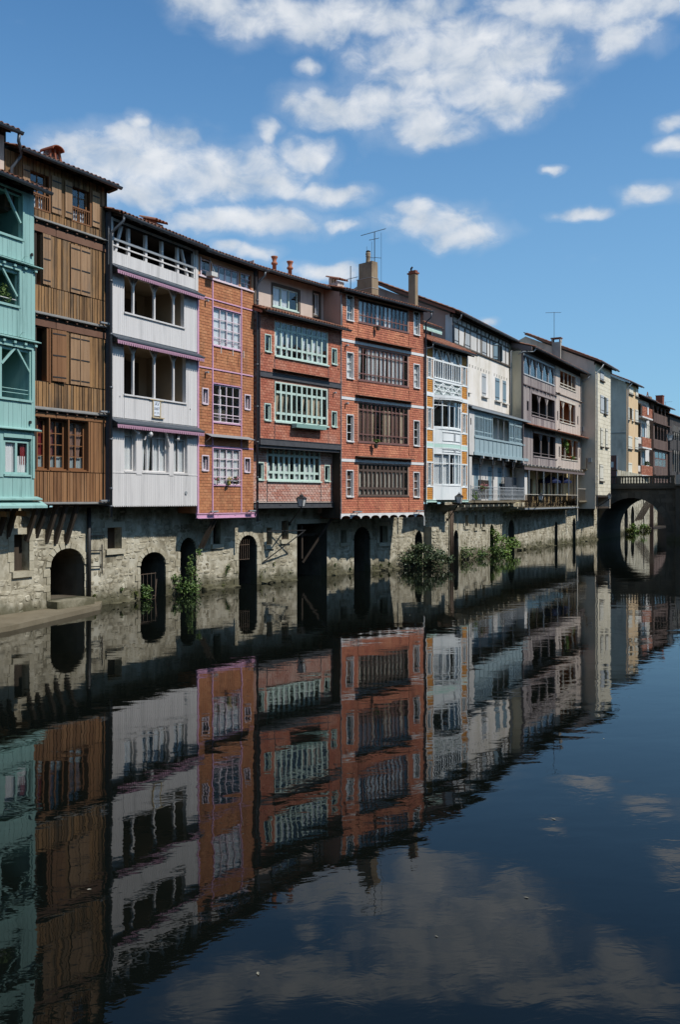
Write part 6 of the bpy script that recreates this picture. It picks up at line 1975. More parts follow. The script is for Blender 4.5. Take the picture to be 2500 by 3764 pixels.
pieces(h, 'board', 'mauve_board', cut(bd, [(a - .04, b + .04, c - .04, d + .04) for a, b, c, d in (L1, L2, L3, sm_[0])]), 0, .03, .006)
bd = boards(8.32, 15.98, 6.5, 9.15, .16, .016) + boards(8.32, 15.98, 9.5, 12.42, .16, .012) + boards(8.32, 15.98, 12.52, 14.5, .16, .012)
pieces(h, 'board', 'rose_board', cut(bd, [(a - .04, b + .04, c - .04, d + .04) for a, b, c, d in [L1b, L2b, L3b] + sm_[1:]]), 0, .03, .005)
for q in sm_:
    room(h, q[0], q[1], q[2], q[3], .16, .3)
for z, a, b, m_ in ((12.19, -.05, 8.35, 'mauve_trim'), (12.46, 8.35, 16.1, 'rose_board')):
    MB().prism_x([(-.10, z - .04), (-.10, z), (.0, z + .05), (.0, z - .06)], a, b).build('ledge', m_, h)
for i in range(8):
    piece('joist_end', 'mauve_board', h, .6 + i * .98, .72 + i * .98, -.08, .02, 12.02, 12.13)
for q, mt, im in ((L1, 'shutter_grey', 'interior'), (L1b, 'cream_post', 'interior_rust'), (L2, 'mauve_board', 'interior'), (L2b, 'cream_post', 'interior_rust'), (L3, 'mauve_board', 'interior'), (L3b, 'cream_post', 'interior_rust')):
    room(h, q[0], q[1], q[2], q[3], .18, 1.5, im, 'gallery_room')
    MB().box(q[0], q[1], -.02, .12, q[3] - .1, q[3] + .04).build('gallery_beam', mt, h)
    MB().box(q[0] - .03, q[1] + .03, -.06, .14, q[2] - .08, q[2]).build('sill', mt, h)
for q, n, mt in ((L2, 2, 'mauve_board'), (L3, 2, 'mauve_board'), (L2b, 2, 'cream_post'), (L3b, 2, 'cream_post')):
    for i in range(n):
        u = q[0] + (q[1] - q[0]) * (i + 1) / (n + 1) * (1.0 if mt == 'mauve_board' else (.72 if i == 0 else 1.06))
        ypost(h, u, q[2], q[3] - .08, .03, mt, .11, .42, .62)
    MB().tube([(q[0], .06, q[2] + .22), (q[1], .06, q[2] + .22)], .022, 5).build('rail', mt, h)
for i in range(6):
    u = .1 + 1.55 * i
    piece('mullion', 'shutter_grey', h, u, u + .12, .02, .1, 12.97, 14.3)
    MB().bar((u + .06, .06, 13.6), (u + .62, .06, 14.3), .09).build('brace', 'mauve_board', h)
    if i:
        MB().bar((u + .06, .06, 13.6), (u - .5, .06, 14.3), .09).build('brace', 'mauve_board', h)
    if i < 5:
        piece('pane', 'glass', h, u + .13, u + 1.54, .08, .086, 12.98, 14.28)
        curtain(h, u + .15, u + .6, 12.98, 13.8, .15, 'curtain_brown')
for i in range(4):
    u = 9.5 + 1.22 * i
    piece('mullion', 'cream_post', h, u, u + .09, .0, .08, 13.14, 14.4)
MB().box(9.5, 14.4, .0, .06, 13.34, 13.4).build('rail', 'cream_post', h)
# tiled canopy between the floors
roof(h, .1, 16.2, -.62, 9.22, .68, .38, 'roof_tile_red', 2, rafters=False, fy=None, name='canopy_roof')
# white plastic bird-spike lamps and downpipes at the joints
for u, z in ((8.35, 12.35), (15.6, 12.3), (8.4, 9.5), (15.5, 9.5), (8.5, 6.55), (15.2, 6.5)):
    m = MB()
    m.box(u - .15, u + .25, -.30, -.18, z, z + .07).bar((u, -.2, z), (u, 0, z - .08), .04)
    m.build('light_bar', 'rust_iron', h)
shell(h, -.05, 16.0, 6.5, 14.62, 9, 'plaster_olive', 'plaster_olive', y0=.04, pitch=.3, fy=.1)
MB().box(-.06, .02, -.04, .12, 6.4, 14.6).build('corner_post', 'mauve_trim', h)
MB().prism_x([(-.65, 14.55), (-.65, 14.78), (.9, 15.2), (.9, 14.55)], -.05, .08).build('eave_beam', 'mauve_trim', h)
rf = roof(h, .25, 16.25, -.68, 14.82, 5.4, .30, first=1, step=.24)
gutter(h, .45, 16.3, -.77, 14.78, .085)
downpipe(h, [(.6, -.75, 14.7), (.5, -.6, 14.5), (-.15, -.1, 14.45), (-.15, .3, 14.3)], .05, 'zinc_pale')
downpipe(h, [(16.15, -.75, 14.7), (16.1, -.6, 14.4), (16.05, -.08, 14.2), (16.05, -.08, 6.8)], .05, 'zinc_pale')
ch = link('chimney', None, rf, (16.0, 1.7, 15.0))
MB().box(-.2, .2, .0, .75, -.2, 2.75).build('stack', 'plaster_grey', ch)
MB().box(-.24, .24, -.02, .1, 2.75, 3.05).build('prop', 'plaster_grey', ch)
MB().box(-.24, .24, .65, .78, 2.75, 3.05).build('prop', 'plaster_grey', ch)
MB().box(-.3, .3, -.08, .84, 3.05, 3.14).build('cap', 'roof_tile', ch)
antenna('television_antenna', 'thin single yagi aerial above the mauve house chimney', on(h, 16.0, 2.3, 17.9), 2.7, [(2.65, 20, 1.7, .15, 12)])
# open terrace below
T0 = -.35
panel(h, 'terrace_wall', 'wall_yellow', -.8, 17.0, 3.4, 6.5, [(1.2, 2.0, 3.45, 5.6), (3.2, 3.9, 3.45, 5.6), (5.4, 6.2, 3.45, 5.6), (7.6, 8.4, 3.45, 5.6), (9.6, 10.4, 3.45, 5.6), (11.6, 12.4, 3.45, 5.6), (13.4, 14.2, 3.45, 5.6)], 1.2, .15)
for q in ((1.2, 2.0), (3.2, 3.9), (5.4, 6.2), (7.6, 8.4), (9.6, 10.4), (11.6, 12.4), (13.4, 14.2)):
    piece('terrace_door', 'dark_wood', h, q[0], q[1], 1.28, 1.34, 3.45, 5.6)
MB().box(-.8, 16.0, T0, 1.2, 6.26, 6.40).build('terrace_ceiling', 'dark_wood', h)
MB().box(-.8, 16.0, T0 - .02, T0 + .1, 6.1, 6.26).build('terrace_beam', 'mauve_trim', h)
for i in range(18):
    piece('joist_end', 'cream_post', h, -.3 + i * .9, -.16 + i * .9, T0 - .06, T0 + .2, 6.401, 6.5)
MB().box(-1.0, 13.6, T0 - .08, 1.2, 3.26, 3.44).build('terrace_slab', 'ledge_stone', h)
MB().box(-1.0, 13.6, T0 - .12, T0 - .08, 3.30, 3.40).build('slab_edge', 'zinc_pale', h)
for i, u in enumerate((.35, 2.2, 3.95, 5.85, 7.7, 9.3, 11.0, 12.6)):
    piece('terrace_post', 'rust_iron' if i % 2 else 'zinc_pale', h, u - .035, u + .035, T0, T0 + .07, 3.44, 6.1)
for i in range(8):
    a = -.7 + i * 1.76
    piece('railing_pane', 'glass_rail', h, a, a + 1.72, T0 - .03, T0 - .02, 3.5, 4.32)
MB().tube([(-.75, T0 - .03, 4.36), (13.5, T0 - .03, 4.36)], .02, 6).build('hand_rail', 'cream_post', h)
# raised balcony at the far end of the terrace
MB().box(13.8, 18.0, T0 - .1, 1.2, 3.78, 3.92).build('balcony_slab', 'ledge_stone', h)
MB().tube([(13.85, T0, 4.9), (17.9, T0, 4.9)], .02, 5).build('hand_rail', 'cream_post', h)
for i in range(17):
    piece('baluster', 'rust_iron', h, 13.9 + i * .25, 13.92 + i * .25, T0 - .01, T0 + .01, 3.92, 4.9)
piece('corner_post', 'cream_post', h, 13.65, 13.78, T0, T0 + .1, 2.2, 6.4)
# small iron balcony against the next house
MB().box(16.0, 17.9, -.5, .6, 6.55, 6.64).build('balcony_slab', 'ledge_stone', h)
for i in range(20):
    piece('baluster', 'rust_iron', h, 16.02 + i * .098, 16.035 + i * .098, -.5, -.485, 6.64, 7.55)
MB().tube([(16.0, -.49, 7.56), (17.9, -.49, 7.56)], .02, 5).build('hand_rail', 'rust_iron', h)
# furniture and parasols on the terrace
def parasol(label, p):
    e = tag(link('parasol', None, None, p), label, 'parasol')
    m = MB()
    n = 8
    m.add([(0, 0, .55)] + [(0.95 * math.cos(2 * math.pi * i / n), 0.95 * math.sin(2 * math.pi * i / n), 0) for i in range(n)] + [(0.93 * math.cos(2 * math.pi * i / n), 0.93 * math.sin(2 * math.pi * i / n), -.16) for i in range(n)],
          [(0, 1 + i, 1 + (i + 1) % n) for i in range(n)] + [(1 + i, 1 + n + i, 1 + n + (i + 1) % n, 1 + (i + 1) % n) for i in range(n)])
    m.build('canopy', 'parasol_blue', e)
    MB().tube([(0, 0, -1.95), (0, 0, .6)], .025, 6).build('pole', 'zinc_pale', e)
    for i in range(n):
        MB().bar((0, 0, .0), (0.8 * math.cos(2 * math.pi * i / n), 0.8 * math.sin(2 * math.pi * i / n), .08), .015).build('rib', 'zinc_pale', e)
    MB().lathe((0, 0, -2.02), [(.25, 0), (.25, .06), (.05, .1)], 10).build('foot', 'iron', e)
parasol('blue parasol nearer the middle of the glass railed terrace', on(h, 8.6, .55, 5.45))
parasol('blue parasol towards the far end of the glass railed terrace', on(h, 11.9, .55, 5.5))
def chair(label, fr_, u, y, z, rz):
    p = on(fr_, u, y, z)
    e = tag(link('terrace_chair', None, None, p, (0, 0, R(rz))), label, 'chair', 'chairs on the glass railed terrace')
    MB().box(-.22, .22, -.22, .22, .43, .47).build('seat', 'dark_wood', e)
    MB().box(-.22, .22, .2, .24, .5, .9).build('backrest', 'dark_wood', e)
    for a in (-.2, .18):
        for b in (-.2, .2):
            MB().box(a, a + .025, b, b + .025, 0, .43).build('leg', 'iron', e)
for i, u in enumerate((1.0, 2.9, 4.7, 6.6, 10.2, 13.0)):
    chair(['dark chair at the near end of the glass railed terrace', 'second dark chair along the glass railed terrace', 'third dark chair along the glass railed terrace', 'fourth dark chair along the glass railed terrace',
           'dark chair between the two blue parasols', 'dark chair past the blue parasols at the terrace end'][i], h, u, .35, 3.45, 20 * i)
shrub('potted_plant', 'leafy green climber filling the rose gallery opening of the mauve house', on(h, 11.3, -.02, 7.45), [(0, 0, 1.05, .8, .2, .55, 420), (.4, 0, .5, .3, .15, .5, 100), (2.2, 0, .1, .5, .10, .22, 120)], 'leaf_bright', .13, 'potted plant', rot=R(60))
flowers('flower_box', 'red flowers in the low box of the rose gallery', on(h, 12.7, -.08, 7.38), '', [(0, 0, .1, .35, .08, .12, 60)], 'flower_red', 30)
shrub('potted_plant', 'leafy plant standing in the turquoise gallery', on(bpy.data.objects['teal_house'], -1.45, .35, 10.32), [(0, 0, .28, .3, .2, .3, 260)], 'leaf', .07, 'potted plant')

# ------------------------------------------------------------------ pale stone house beside the bridge
h = frame('stone_house', 22.041, 77.295, 29.28, 'tall narrow pale stone house with white shutters beside the bridge', 'house', K)
st_w = [(1.62, 2.9, 14.5, 15.3), (3.0, 3.9, 11.65, 13.15), (1.75, 2.5, 8.66, 10.3), (3.6, 4.4, 8.7, 10.35), (1.4, 2.7, 5.62, 7.08)]
panel(h, 'wall', 'mortar_pale', 0, 5.75, 4.36, 15.8, st_w, .02, .15)
bl = courses(.0, 5.75, 4.38, 15.7, .78, .33, .018)
pieces(h, 'block', 'limestone', cut(bl, [(a - .02, b + .02, c - .02, d + .02) for a, b, c, d in st_w]), 0, .025, .004, 300)
for (a, b, z0, z1, op) in ((1.62, 2.26, 14.5, 15.3, 0), (2.27, 2.9, 14.5, 15.3, 0), (1.65, 2.95, 11.65, 13.2, 0), (3.95, 4.6, 11.65, 13.15, 0), (1.78, 2.12, 8.68, 10.3, 0), (2.14, 2.48, 8.68, 10.3, 0), (3.62, 3.98, 8.7, 10.35, 0), (4.0, 4.38, 8.7, 10.35, 0), (1.42, 2.04, 5.64, 7.06, 0), (2.06, 2.68, 5.64, 7.06, 0)):
    shutter(h, a, b, z0, z1, -.02, 'cream_shutter' if z0 < 11 else 'shutter_grey', op, 2, nb=2)
room(h, 3.0, 3.9, 11.65, 13.15, .17, .5)
for q in st_w:
    room(h, q[0], q[1], q[2], q[3], .17, .4)
    MB().box(q[0] - .1, q[1] + .2, -.14, .03, q[2] - .12, q[2] - .01).build('sill', 'dark_wood', h)
shell(h, 0, 5.75, 3.2, 15.8, 12, 'plaster_side', 'plaster_side', y0=.03, pitch=.45, yr=6.2, fy=.1)
MB().prism_y([(0.02, 4.36), (5.73, 4.36), (5.73, 4.2), (0.02, 4.2)], .05, 1.6).build('floor_beam', 'dark_wood', h)
rf = roof(h, -.25, 6.6, -.5, 15.86, 6.8, .45, first=1, step=.24)
gutter(h, -.2, 6.6, -.57, 15.82, .08)
downpipe(h, [(.6, -.55, 15.7), (.5, -.4, 15.4), (.1, -.1, 15.0), (.1, -.1, 3.6)], .05, 'zinc_pale', collars=(12, 9, 6))
MB().prism_x([(-.5, 15.75), (-.5, 15.90), (6.2, 18.9), (6.2, 18.7)], -.26, -.20).build('verge_board', 'roof_tile', h)
MB().box(-.12, .0, 1.0, 1.3, 9.9, 10.3).build('meter_box', 'zinc_pale', h)
MB().box(-.12, .0, .3, .6, 7.2, 7.6).build('meter_box', 'zinc_pale', h)

# ------------------------------------------------------------------ tan house behind the bridge
h = frame('tan_house', 35.52, 111.0, 30.96, 'warm tan rendered house with cream shutters behind the bridge', 'house')
panel(h, 'wall', 'tan_stucco', 0, 6.15, 5.0, 18.5, [(1.2, 2.6, 14.0, 15.5), (4.6, 5.4, 14.0, 15.5)], .02, .2)
for (a, b, c, d) in ((1.1, 3.2, 17.25, 18.15), (4.6, 6.0, 17.25, 18.15), (.55, 1.2, 13.9, 15.5), (2.6, 3.25, 13.9, 15.5), (4.35, 6.0, 13.95, 15.55), (.55, 2.7, 10.35, 11.95), (4.25, 6.0, 10.45, 12.0), (.6, 2.6, 7.0, 8.6)):
    shutter(h, a, (a + b) / 2, c, d, -.02, 'cream_shutter', 0, 2, nb=2)
    shutter(h, (a + b) / 2, b, c, d, -.02, 'cream_shutter', 0, 2, nb=2)
    MB().box(a - .05, b + .15, -.16, .02, c - .15, c - .02).build('sill', 'dark_wood', h)
room(h, 1.2, 2.6, 14.0, 15.5, .2, .5)
shell(h, 0, 6.15, 0, 18.5, 13, 'plaster_side', 'tan_stucco', y0=.03, pitch=.45, yr=6.5)
rf = roof(h, -.5, 6.7, -.5, 18.56, 7.0, .45, first=1, step=.26)
gutter(h, -.4, 6.8, -.57, 18.52, .085)
MB().prism_x([(-.5, 18.3), (-.5, 18.55), (6.4, 21.6), (6.4, 21.3)], -.5, -.42).build('verge_board', 'stucco_white', h)
downpipe(h, [(.5, -.5, 18.4), (.3, -.3, 18.1), (.15, -.1, 17.9), (.15, -.1, 5.6)], .07, 'zinc_pale')
piece('string_course', 'plaster_grey', h, -.06, 0, .02, 9, 12.2, 12.35)
MB().box(-.08, 0, 1.25, 2.45, 5.5, 9.5).build('side_door', 'wood_maroon', h)
MB().box(-.10, -.08, 1.6, 1.95, 8.0, 8.7).build('notice', 'dull_white', h)
piece('door_post', 'stucco_white', h, -.09, 0, 1.1, 1.24, 5.5, 9.4)

# ------------------------------------------------------------------ house with brick balconies
h = frame('balcony_house', 38.434, 116.44, 31.35, 'cream house front with red brick balcony panels beyond the tan house', 'house')
panel(h, 'wall', 'stucco_white', 1.0, 10.1, 4, 17.4, [(1.9, 7.0, 12.3, 14.3), (1.9, 7.2, 8.5, 10.5), (1.9, 7.7, 15.3, 16.9)], .4, .3)
for q in ((1.9, 7.0, 12.3, 14.3), (1.9, 7.2, 8.5, 10.5), (1.9, 7.7, 15.3, 16.9)):
    room(h, q[0], q[1], q[2], q[3], .7, 1.0, 'interior_beige', 'balcony_room')
    piece('balcony_post', 'stucco_white', h, (q[0] + q[1]) / 2 + .5, (q[0] + q[1]) / 2 + .75, .42, .6, q[2], q[3])
    piece('shutter', 'shutter_blue', h, q[1] - 1.2, q[1] - .2, .5, .56, q[2], q[3])
for (a, b, c, d) in ((1.9, 7.8, 15.0, 16.3), (1.9, 7.1, 10.95, 12.25), (1.4, 7.9, 7.25, 8.5)):
    MB().box(a, b, -.35, -.25, c, d).build('balcony_panel', 'mortar_red', h)
    pieces(h, 'brick', 'brick_far', courses(a, b, c, d, .62, .22, .03), -.40, .06, .01, 120)
    MB().box(a - .1, b + .1, -.45, .4, c - .2, c - .01).build('balcony_slab', 'stucco_white', h)
for a, z0, z1 in ((7.9, 12.2, 14.5), (8.8, 12.2, 14.5), (9.4, 12.2, 14.5), (8.2, 15.3, 16.8), (9.2, 15.3, 16.8)):
    shutter(h, a, a + .55, z0, z1, .38, 'cream_shutter', 0, 2, nb=2)
shell(h, 1.0, 10.1, 0, 17.4, 10, 'stucco_white', 'stucco_white', y0=.45, pitch=.4)
rf = roof(h, .8, 10.4, -.5, 17.6, 6, .40, first=1, step=.3, fy=.4)
gutter(h, .8, 10.4, -.58, 17.55, .09)
tow = tag(link('hanging_towel', None, h), None)
MB().box(4.6, 5.2, -.47, -.42, 15.35, 16.35).build('towel', 'curtain', tow)
shrub('potted_plant', 'green plant on the lowest red brick balcony', on(h, 6.6, -.35, 8.5), [(0, 0, .3, .7, .2, .35, 160)], 'leaf', .16, 'potted plant')

# ------------------------------------------------------------------ brown boarded house, far along
h = frame('boarded_house', 43.836, 124.924, 31.85, 'dark brown boarded house with open galleries far along the river', 'house')
F_ = [(-.2, 9.6, 16.1, 17.2), (.2, 7.9, 12.45, 14.5), (.2, 7.5, 8.6, 10.8)]
panel(h, 'wall', 'wood_far', -.5, 10.0, 4, 17.4, F_, .03, .2)
bd = boards(-.5, 10, 14.8, 16.0, .38, .03) + boards(-.5, 10, 11.2, 12.35, .38, .03) + boards(-.5, 10, 7.5, 8.5, .38, .03) + boards(-.5, 10, 4, 7.4, .38, .03)
pieces(h, 'board', 'wood_far', bd, 0, .03, .008)
for q in F_[:2]:
    room(h, q[0], q[1], q[2], q[3], .2, 1.4, 'interior', 'gallery_room')
    for i in range(1, 4):
        ypost(h, q[0] + (q[1] - q[0]) * i / 4, q[2], q[3], .03, 'wood_far', .16, .5, .8)
window(h, *F_[2], .03, 'wood_maroon', 3, (1.2, 1), .12, .14, depth=.8)
for i in range(12):
    piece('bar', 'cream_post', h, .6 + i * .57, .66 + i * .57, -.02, .02, 8.7, 9.7)
for z in (14.75, 11.15, 7.45):
    MB().box(-.6, 10.1, -.3, .05, z - .12, z).build('ledge', 'wood_far', h)
shell(h, -.5, 10.0, 0, 17.4, 10, 'wood_far', 'wood_far', y0=.05, pitch=.35)
rf = roof(h, -.7, 10.6, -.5, 17.4, 5.6, .35, first=1, step=.3)
gutter(h, -.7, 10.7, -.58, 17.36, .09)
ch = link('chimney', None, rf, (4.6, 2.0, 18.0))
MB().box(-.5, .6, -.5, .5, 0, .85).build('stack', 'chimney_render', ch)
MB().bar((-.5, 0, .85), (.05, 0, 1.55), .10).build('hood', 'roof_tile', ch)
MB().bar((.6, 0, .85), (.05, 0, 1.55), .10).build('hood', 'roof_tile', ch)
ch = link('chimney', None, rf, (12.6, 2.0, 17.6))
MB().box(-.55, .55, -.5, .5, -1, 2.1).build('stack', 'brick_dark', ch)
MB().box(-.6, .6, -.55, .55, 2.1, 2.22).build('cap', 'brick_dark', ch)

# ------------------------------------------------------------------ last dark house
h = frame('boarded_house', 49.391, 133.298, 31.85, 'blackened timber house at the picture edge behind the bridge lanterns', 'house')
F_ = [(.4, 9, 13.0, 14.1), (.4, 9, 8.2, 11.4)]
panel(h, 'wall', 'wood_black', -1.5, 14, 4, 16.3, F_, .03, .2)
pieces(h, 'board', 'wood_black', boards(-1.5, 14, 14.2, 16.3, .42, .03) + boards(-1.5, 14, 11.5, 12.9, .42, .03) + boards(-1.5, 14, 4, 8.1, .42, .03), 0, .03, .008)
for q in F_:
    room(h, q[0], q[1], q[2], q[3], .2, 1.4, 'interior', 'gallery_room')
    for i in range(1, 6):
        ypost(h, q[0] + (q[1] - q[0]) * i / 6, q[2], q[3], .03, 'plaster_grey', .12, .35, .6)
for i in range(24):
    piece('baluster', 'plaster_grey', h, .4 + i * .36, .46 + i * .36, -.02, .02, 14.2, 15.1)
shell(h, -1.5, 14.0, 0, 16.3, 10, 'wood_black', 'wood_black', y0=.05, pitch=.35)
roof(h, -1.7, 14.2, -.5, 16.4, 5.6, .35, 'roof_tile_red', 1, step=.3)
antenna('television_antenna', 'small far aerial above the last dark roof', on(h, 6.0, 2.2, 17.3), 1.9, [(1.85, -10, 2.2, .1, 8)])

# ================================================================== street lanterns
def lantern(par, p, s=1.0):
    l_ = link('lantern', None, par, p, None, (s, s, s)) if par else None
    m = MB()
    b, t, hgt = .10, .165, .36
    cb = [(-b, -b), (b, -b), (b, b), (-b, b)]
    ct = [(-t, -t), (t, -t), (t, t), (-t, t)]
    for i in range(4):
        j = (i + 1) % 4
        q = MB().add([(*cb[i], 0), (*cb[j], 0), (*ct[j], hgt), (*ct[i], hgt)], [(0, 1, 2, 3)])
        q.build('glass_panel', 'lamp_glass', l_)
        MB().bar((cb[i][0] * 1.04, cb[i][1] * 1.04, 0), (ct[i][0] * 1.04, ct[i][1] * 1.04, hgt), .024).build('corner_bar', 'iron', l_)
    MB().box(-b - .02, b + .02, -b - .02, b + .02, -.035, 0).build('base_plate', 'iron', l_)
    m = MB()
    m.add([(-.21, -.21, hgt), (.21, -.21, hgt), (.21, .21, hgt), (-.21, .21, hgt), (-.10, -.10, hgt + .10), (.10, -.10, hgt + .10), (.10, .10, hgt + .10), (-.10, .10, hgt + .10)],
          [(3, 2, 1, 0), (0, 1, 5, 4), (1, 2, 6, 5), (2, 3, 7, 6), (3, 0, 4, 7), (4, 5, 6, 7)])
    m.build('cap', 'iron', l_)
    MB().lathe((0, 0, hgt + .10), [(.09, 0), (.12, .02), (.07, .07), (.02, .09), (.025, .13), (.005, .17)], 8).build('finial', 'iron', l_)
    return l_
def street_lamp(label, p, foot, s=1.0):
    e = tag(link('street_lamp', None, None, p), label, 'street lamp', 'lanterns along the river wall')
    l_ = lantern(e, (0, 0, 0), s)
    l_.rotation_euler = (0, 0, R(-25))
    d = Vector(foot) - Vector(p)
    MB().bar((0, 0, -.03), tuple(d), .045).build('strut', 'iron', e)
    MB().bar((.0, .0, -.03), (.0, .0, -.28), .03).build('spigot', 'iron', e)
    MB().lathe(tuple(d), [(.07, -.08), (.07, .08)], 8).build('wall_plate', 'iron', e)
    return e
street_lamp('black lantern on a raking strut below the mint window house', (-1.81, 42.14, 3.69), (-2.50, 44.4, 2.8))
street_lamp('black lantern in front of the orange tiled house base', (7.13, 53.6, 3.80), (6.86, 57.1, 2.72), 1.05)
street_lamp('black lantern in front of the glass railed terrace', (15.05, 67.2, 3.96), (15.4, 73.3, 2.47), .95)
street_lamp('black lantern under the corner of the pale stone house', (25.25, 84.0, 4.08), (25.0, 88.3, 3.0), .95)
e = tag(link('bridge_lamp', None, None, (34.85, 92.6, 5.48)), 'twin black lanterns on a post above the bridge end', 'street lamp')
MB().tube([(0, 0, 0), (0, 0, 4.9)], [.09, .05], 8).build('post', 'iron', e)
MB().bar((-.75, 0, 4.55), (.0, 0, 4.85), .05).build('arm', 'iron', e)
MB().bar((0, 0, 4.85), (.65, .2, 5.0), .05).build('arm', 'iron', e)
lantern(e, (-.75, 0, 4.62), 1.55)
lantern(e, (.65, .2, 5.05), 1.55)

# ================================================================== plants along the waterline
def wall_pt(seg, u, y, z):
    ox, oy, th, L = SEG[seg]
    a = R(th)
    return (ox + u * math.sin(a) - y * math.cos(a) * -1 * -1, oy + u * math.cos(a) + y * math.sin(a), z)
G_ = 'shrubs at the foot of the river wall'
shrub('shrub', 'low leafy shrub at the foot of the barred arch', wall_pt('A', 10.3, -.25, .0), [(0, 0, .28, .45, .3, .3, 320), (-.35, .1, .1, .3, .2, .2, 120)], 'leaf', .085, group=G_)
shrub('shrub', 'tall loose shrub in front of the shaded arch under the white house', wall_pt('A', 12.5, -.35, .0), [(0, 0, .45, .75, .4, .4, 700), (.35, .1, 1.05, .4, .3, .45, 260), (-.45, 0, .75, .3, .3, .3, 160), (.6, .1, 1.5, .2, .2, .35, 70)], 'leaf', .085, group=G_)
shrub('shrub', 'wide dark grey green bush below the red brick house', wall_pt('C', 6.3, -.4, .0), [(0, 0, .65, 1.0, .6, .65, 1000), (1.3, .1, .7, .9, .5, .6, 800), (-.8, 0, .5, .6, .45, .5, 420), (.4, .2, 1.25, .7, .4, .35, 420), (2.0, .4, .55, .5, .4, .5, 260)], 'leaf_dark', .12, group=G_)
shrub('shrub', 'round green bush beside the small lit arch', wall_pt('D', 6.4, -.3, .0), [(0, 0, .45, .8, .4, .45, 520), (.9, .1, .3, .5, .3, .3, 200)], 'leaf', .11, group=G_)
shrub('shrub', 'low mixed bush between the green bush and the ivy', wall_pt('D', 10.3, -.3, .0), [(-.9, -.3, .3, .7, .35, .35, 320), (.5, .2, .45, .8, .35, .4, 380), (1.2, .4, .3, .5, .3, .3, 160)], 'leaf', .11, group=G_)
shrub('ivy_bush', 'tall bright ivy climbing the river wall under the cream balcony', wall_pt('D', 13.3, -.3, .0), [(-.3, -.3, 1.15, .5, .35, .6, 460), (.5, .3, .7, .9, .4, .6, 760), (1.6, 1.6, .8, .7, .5, .6, 420), (.2, 0, .3, .8, .4, .3, 320)], 'leaf_bright', .13, 'ivy')
for i, (s_, u, z, hgt, n) in enumerate((('A', 8.9, .45, .3, 60), ('A', 9.7, .35, .4, 70), ('A', 7.35, .35, .25, 40), ('B', 1.9, .75, .55, 120), ('B', 2.55, .5, .4, 110), ('B', 5.15, .75, .35, 60), ('B', 10.2, .5, .3, 60), ('C', 3.6, .45, .35, 120), ('C', 4.4, .35, .35, 120), ('C', .9, .3, .3, 70), ('E', 6.5, .35, .4, 90), ('E', 9.5, .45, .4, 80), ('E', 15.5, .4, .4, 80))):
    shrub('weed', ['weed tuft on the wall above the quay ledge', 'hanging weeds near the barred arch base', 'weed growing beside the black pipe foot', 'long weed streak on the sunlit wall under the pink frame', 'weeds beside the grilled arch', 'small weed on the pale wall patch under the lantern', 'weed at the edge of the wide dark recess', 'mossy weeds on stones below the red house', 'weeds near the wide dark bush', 'weed left of the tall arch below the red house', 'weeds at the waterline below the terrace', 'weeds further along below the terrace', 'weeds at the far end of the terrace wall'][i],
          wall_pt(s_, u, -.04, z), [(0, 0, 0, .12, .05, hgt * .6, n)], 'moss' if i % 3 else 'leaf', .06, 'weed', 'weeds on the river wall', stems=False)
ex, ey = 30.8, 99.6
for u, lab, sz in ((9.2, 'green bush between the two arches seen through the bridge', .8), (4.2, 'weedy tuft before the first arch seen through the bridge', .5), (18.5, 'straggly bush at the far wall seen through the bridge', .7)):
    a = R(26)
    shrub('shrub', lab, (ex + u * math.sin(a) + .5 * math.cos(a), ey + u * math.cos(a) - .5 * math.sin(a), 0), [(0, 0, .7 * sz, 1.2 * sz, .8 * sz, .8 * sz, int(420 * sz))], 'leaf_bright' if sz > .7 else 'moss', .2, group='bushes beyond the bridge')

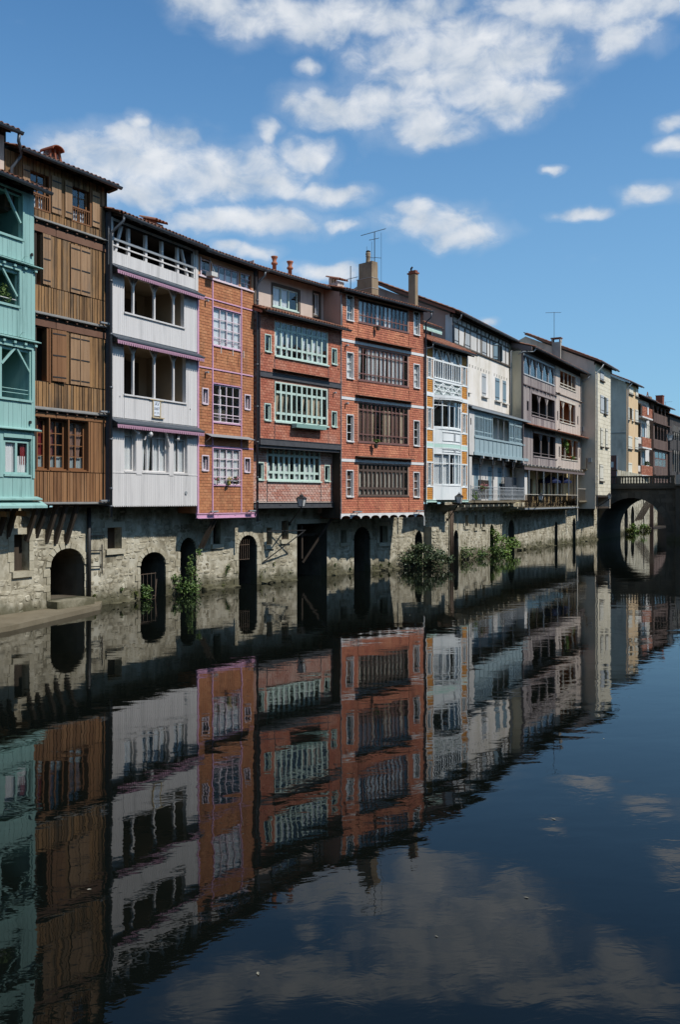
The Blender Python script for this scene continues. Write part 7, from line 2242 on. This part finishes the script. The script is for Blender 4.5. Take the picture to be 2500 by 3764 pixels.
# moss and tiny weeds rooted in the joints near the water
ms = MB()
rnd = random.Random(5)
for seg, n_ in (('A', 34), ('B', 40), ('C', 46), ('D', 60), ('E', 60)):
    for _ in range(n_):
        u = rnd.uniform(.2, SEG[seg][3] - .2)
        if any(o[0] - .05 < u < o[1] + .05 for o in OPEN[seg]) or (seg == 'A' and u < 7.3):
            continue
        z = abs(rnd.gauss(0, .55)) + .02
        ln = rnd.uniform(.05, .45)
        for _k in range(int(rnd.uniform(14, 46))):
            p = Vector(wall_pt(seg, u + rnd.gauss(0, .07), -rnd.uniform(.02, .07), z + rnd.uniform(-ln, .05)))
            d = Vector((rnd.gauss(0, 1), rnd.gauss(0, 1), rnd.gauss(-.6, .6))).normalized() * rnd.uniform(.025, .06)
            x = d.cross(Vector((rnd.gauss(0, 1), rnd.gauss(0, 1), rnd.gauss(0, 1)))).normalized() * .016
            ms.add([p, p + d * .5 + x, p + d, p + d * .5 - x], [(0, 1, 2, 3)])
tag(ms.build('moss', 'moss'), 'green moss and tiny weeds in the joints of the river wall', 'moss', kind='stuff')

# bits of leaf drifting on the water
fk = [MB().add([(0, 0, 0), (.05, .02, .006), (.12, 0, .004), (.05, -.025, .002)], [(0, 1, 2, 3)]).mesh('leaf', 'fleck')]
spots = [(-5.7, 12.4), (-2.6, 9.2), (1.9, 9.0), (.9, 8.2), (3.4, 8.6), (2.7, 11.2), (-1.2, 13.5), (-4.6, 16.1), (-3.3, 19.2), (-1.2, 21.5), (.6, 26.0), (-2.9, 24.4), (2.4, 31.0), (-3.6, 30.2), (4.2, 36.0), (.2, 34.5), (6.4, 41.0), (1.1, 17.6), (4.4, 15.0), (-.7, 7.6)]
fl = MB()
for (x, y) in spots:
    a = random.uniform(0, 6.28)
    s_ = random.uniform(.25, .6)
    ca, sa = math.cos(a) * s_, math.sin(a) * s_
    fl.add([(x + p[0] * ca - p[1] * sa, y + p[0] * sa + p[1] * ca, .004 + p[2]) for p in ((0, 0, 0), (.05, .02, .006), (.12, 0, .004), (.05, -.025, .002))], [(0, 1, 2, 3)])
tag(fl.build('drifting_leaves', 'fleck'), 'pale leaf bits scattered on the dark river surface', 'leaf litter', kind='stuff')

# ================================================================== tidy the tree: thing > part > sub-part
def flatten(o):
    p = o.parent
    for c in list(o.children):
        m = o.matrix_basis @ c.matrix_basis
        c.parent = p
        c.matrix_basis = m
    bpy.data.objects.remove(o)
for o in [o for o in bpy.data.objects if o.type == 'EMPTY' and o.name.split('.')[0] in ('wall_stretch', 'lower_floor', 'attic', 'gallery', 'loft', 'hanging_towel')]:
    flatten(o)
for o in [o for o in bpy.data.objects if o.name.split('.')[0] == 'chimney']:
    o.parent = o.parent.parent
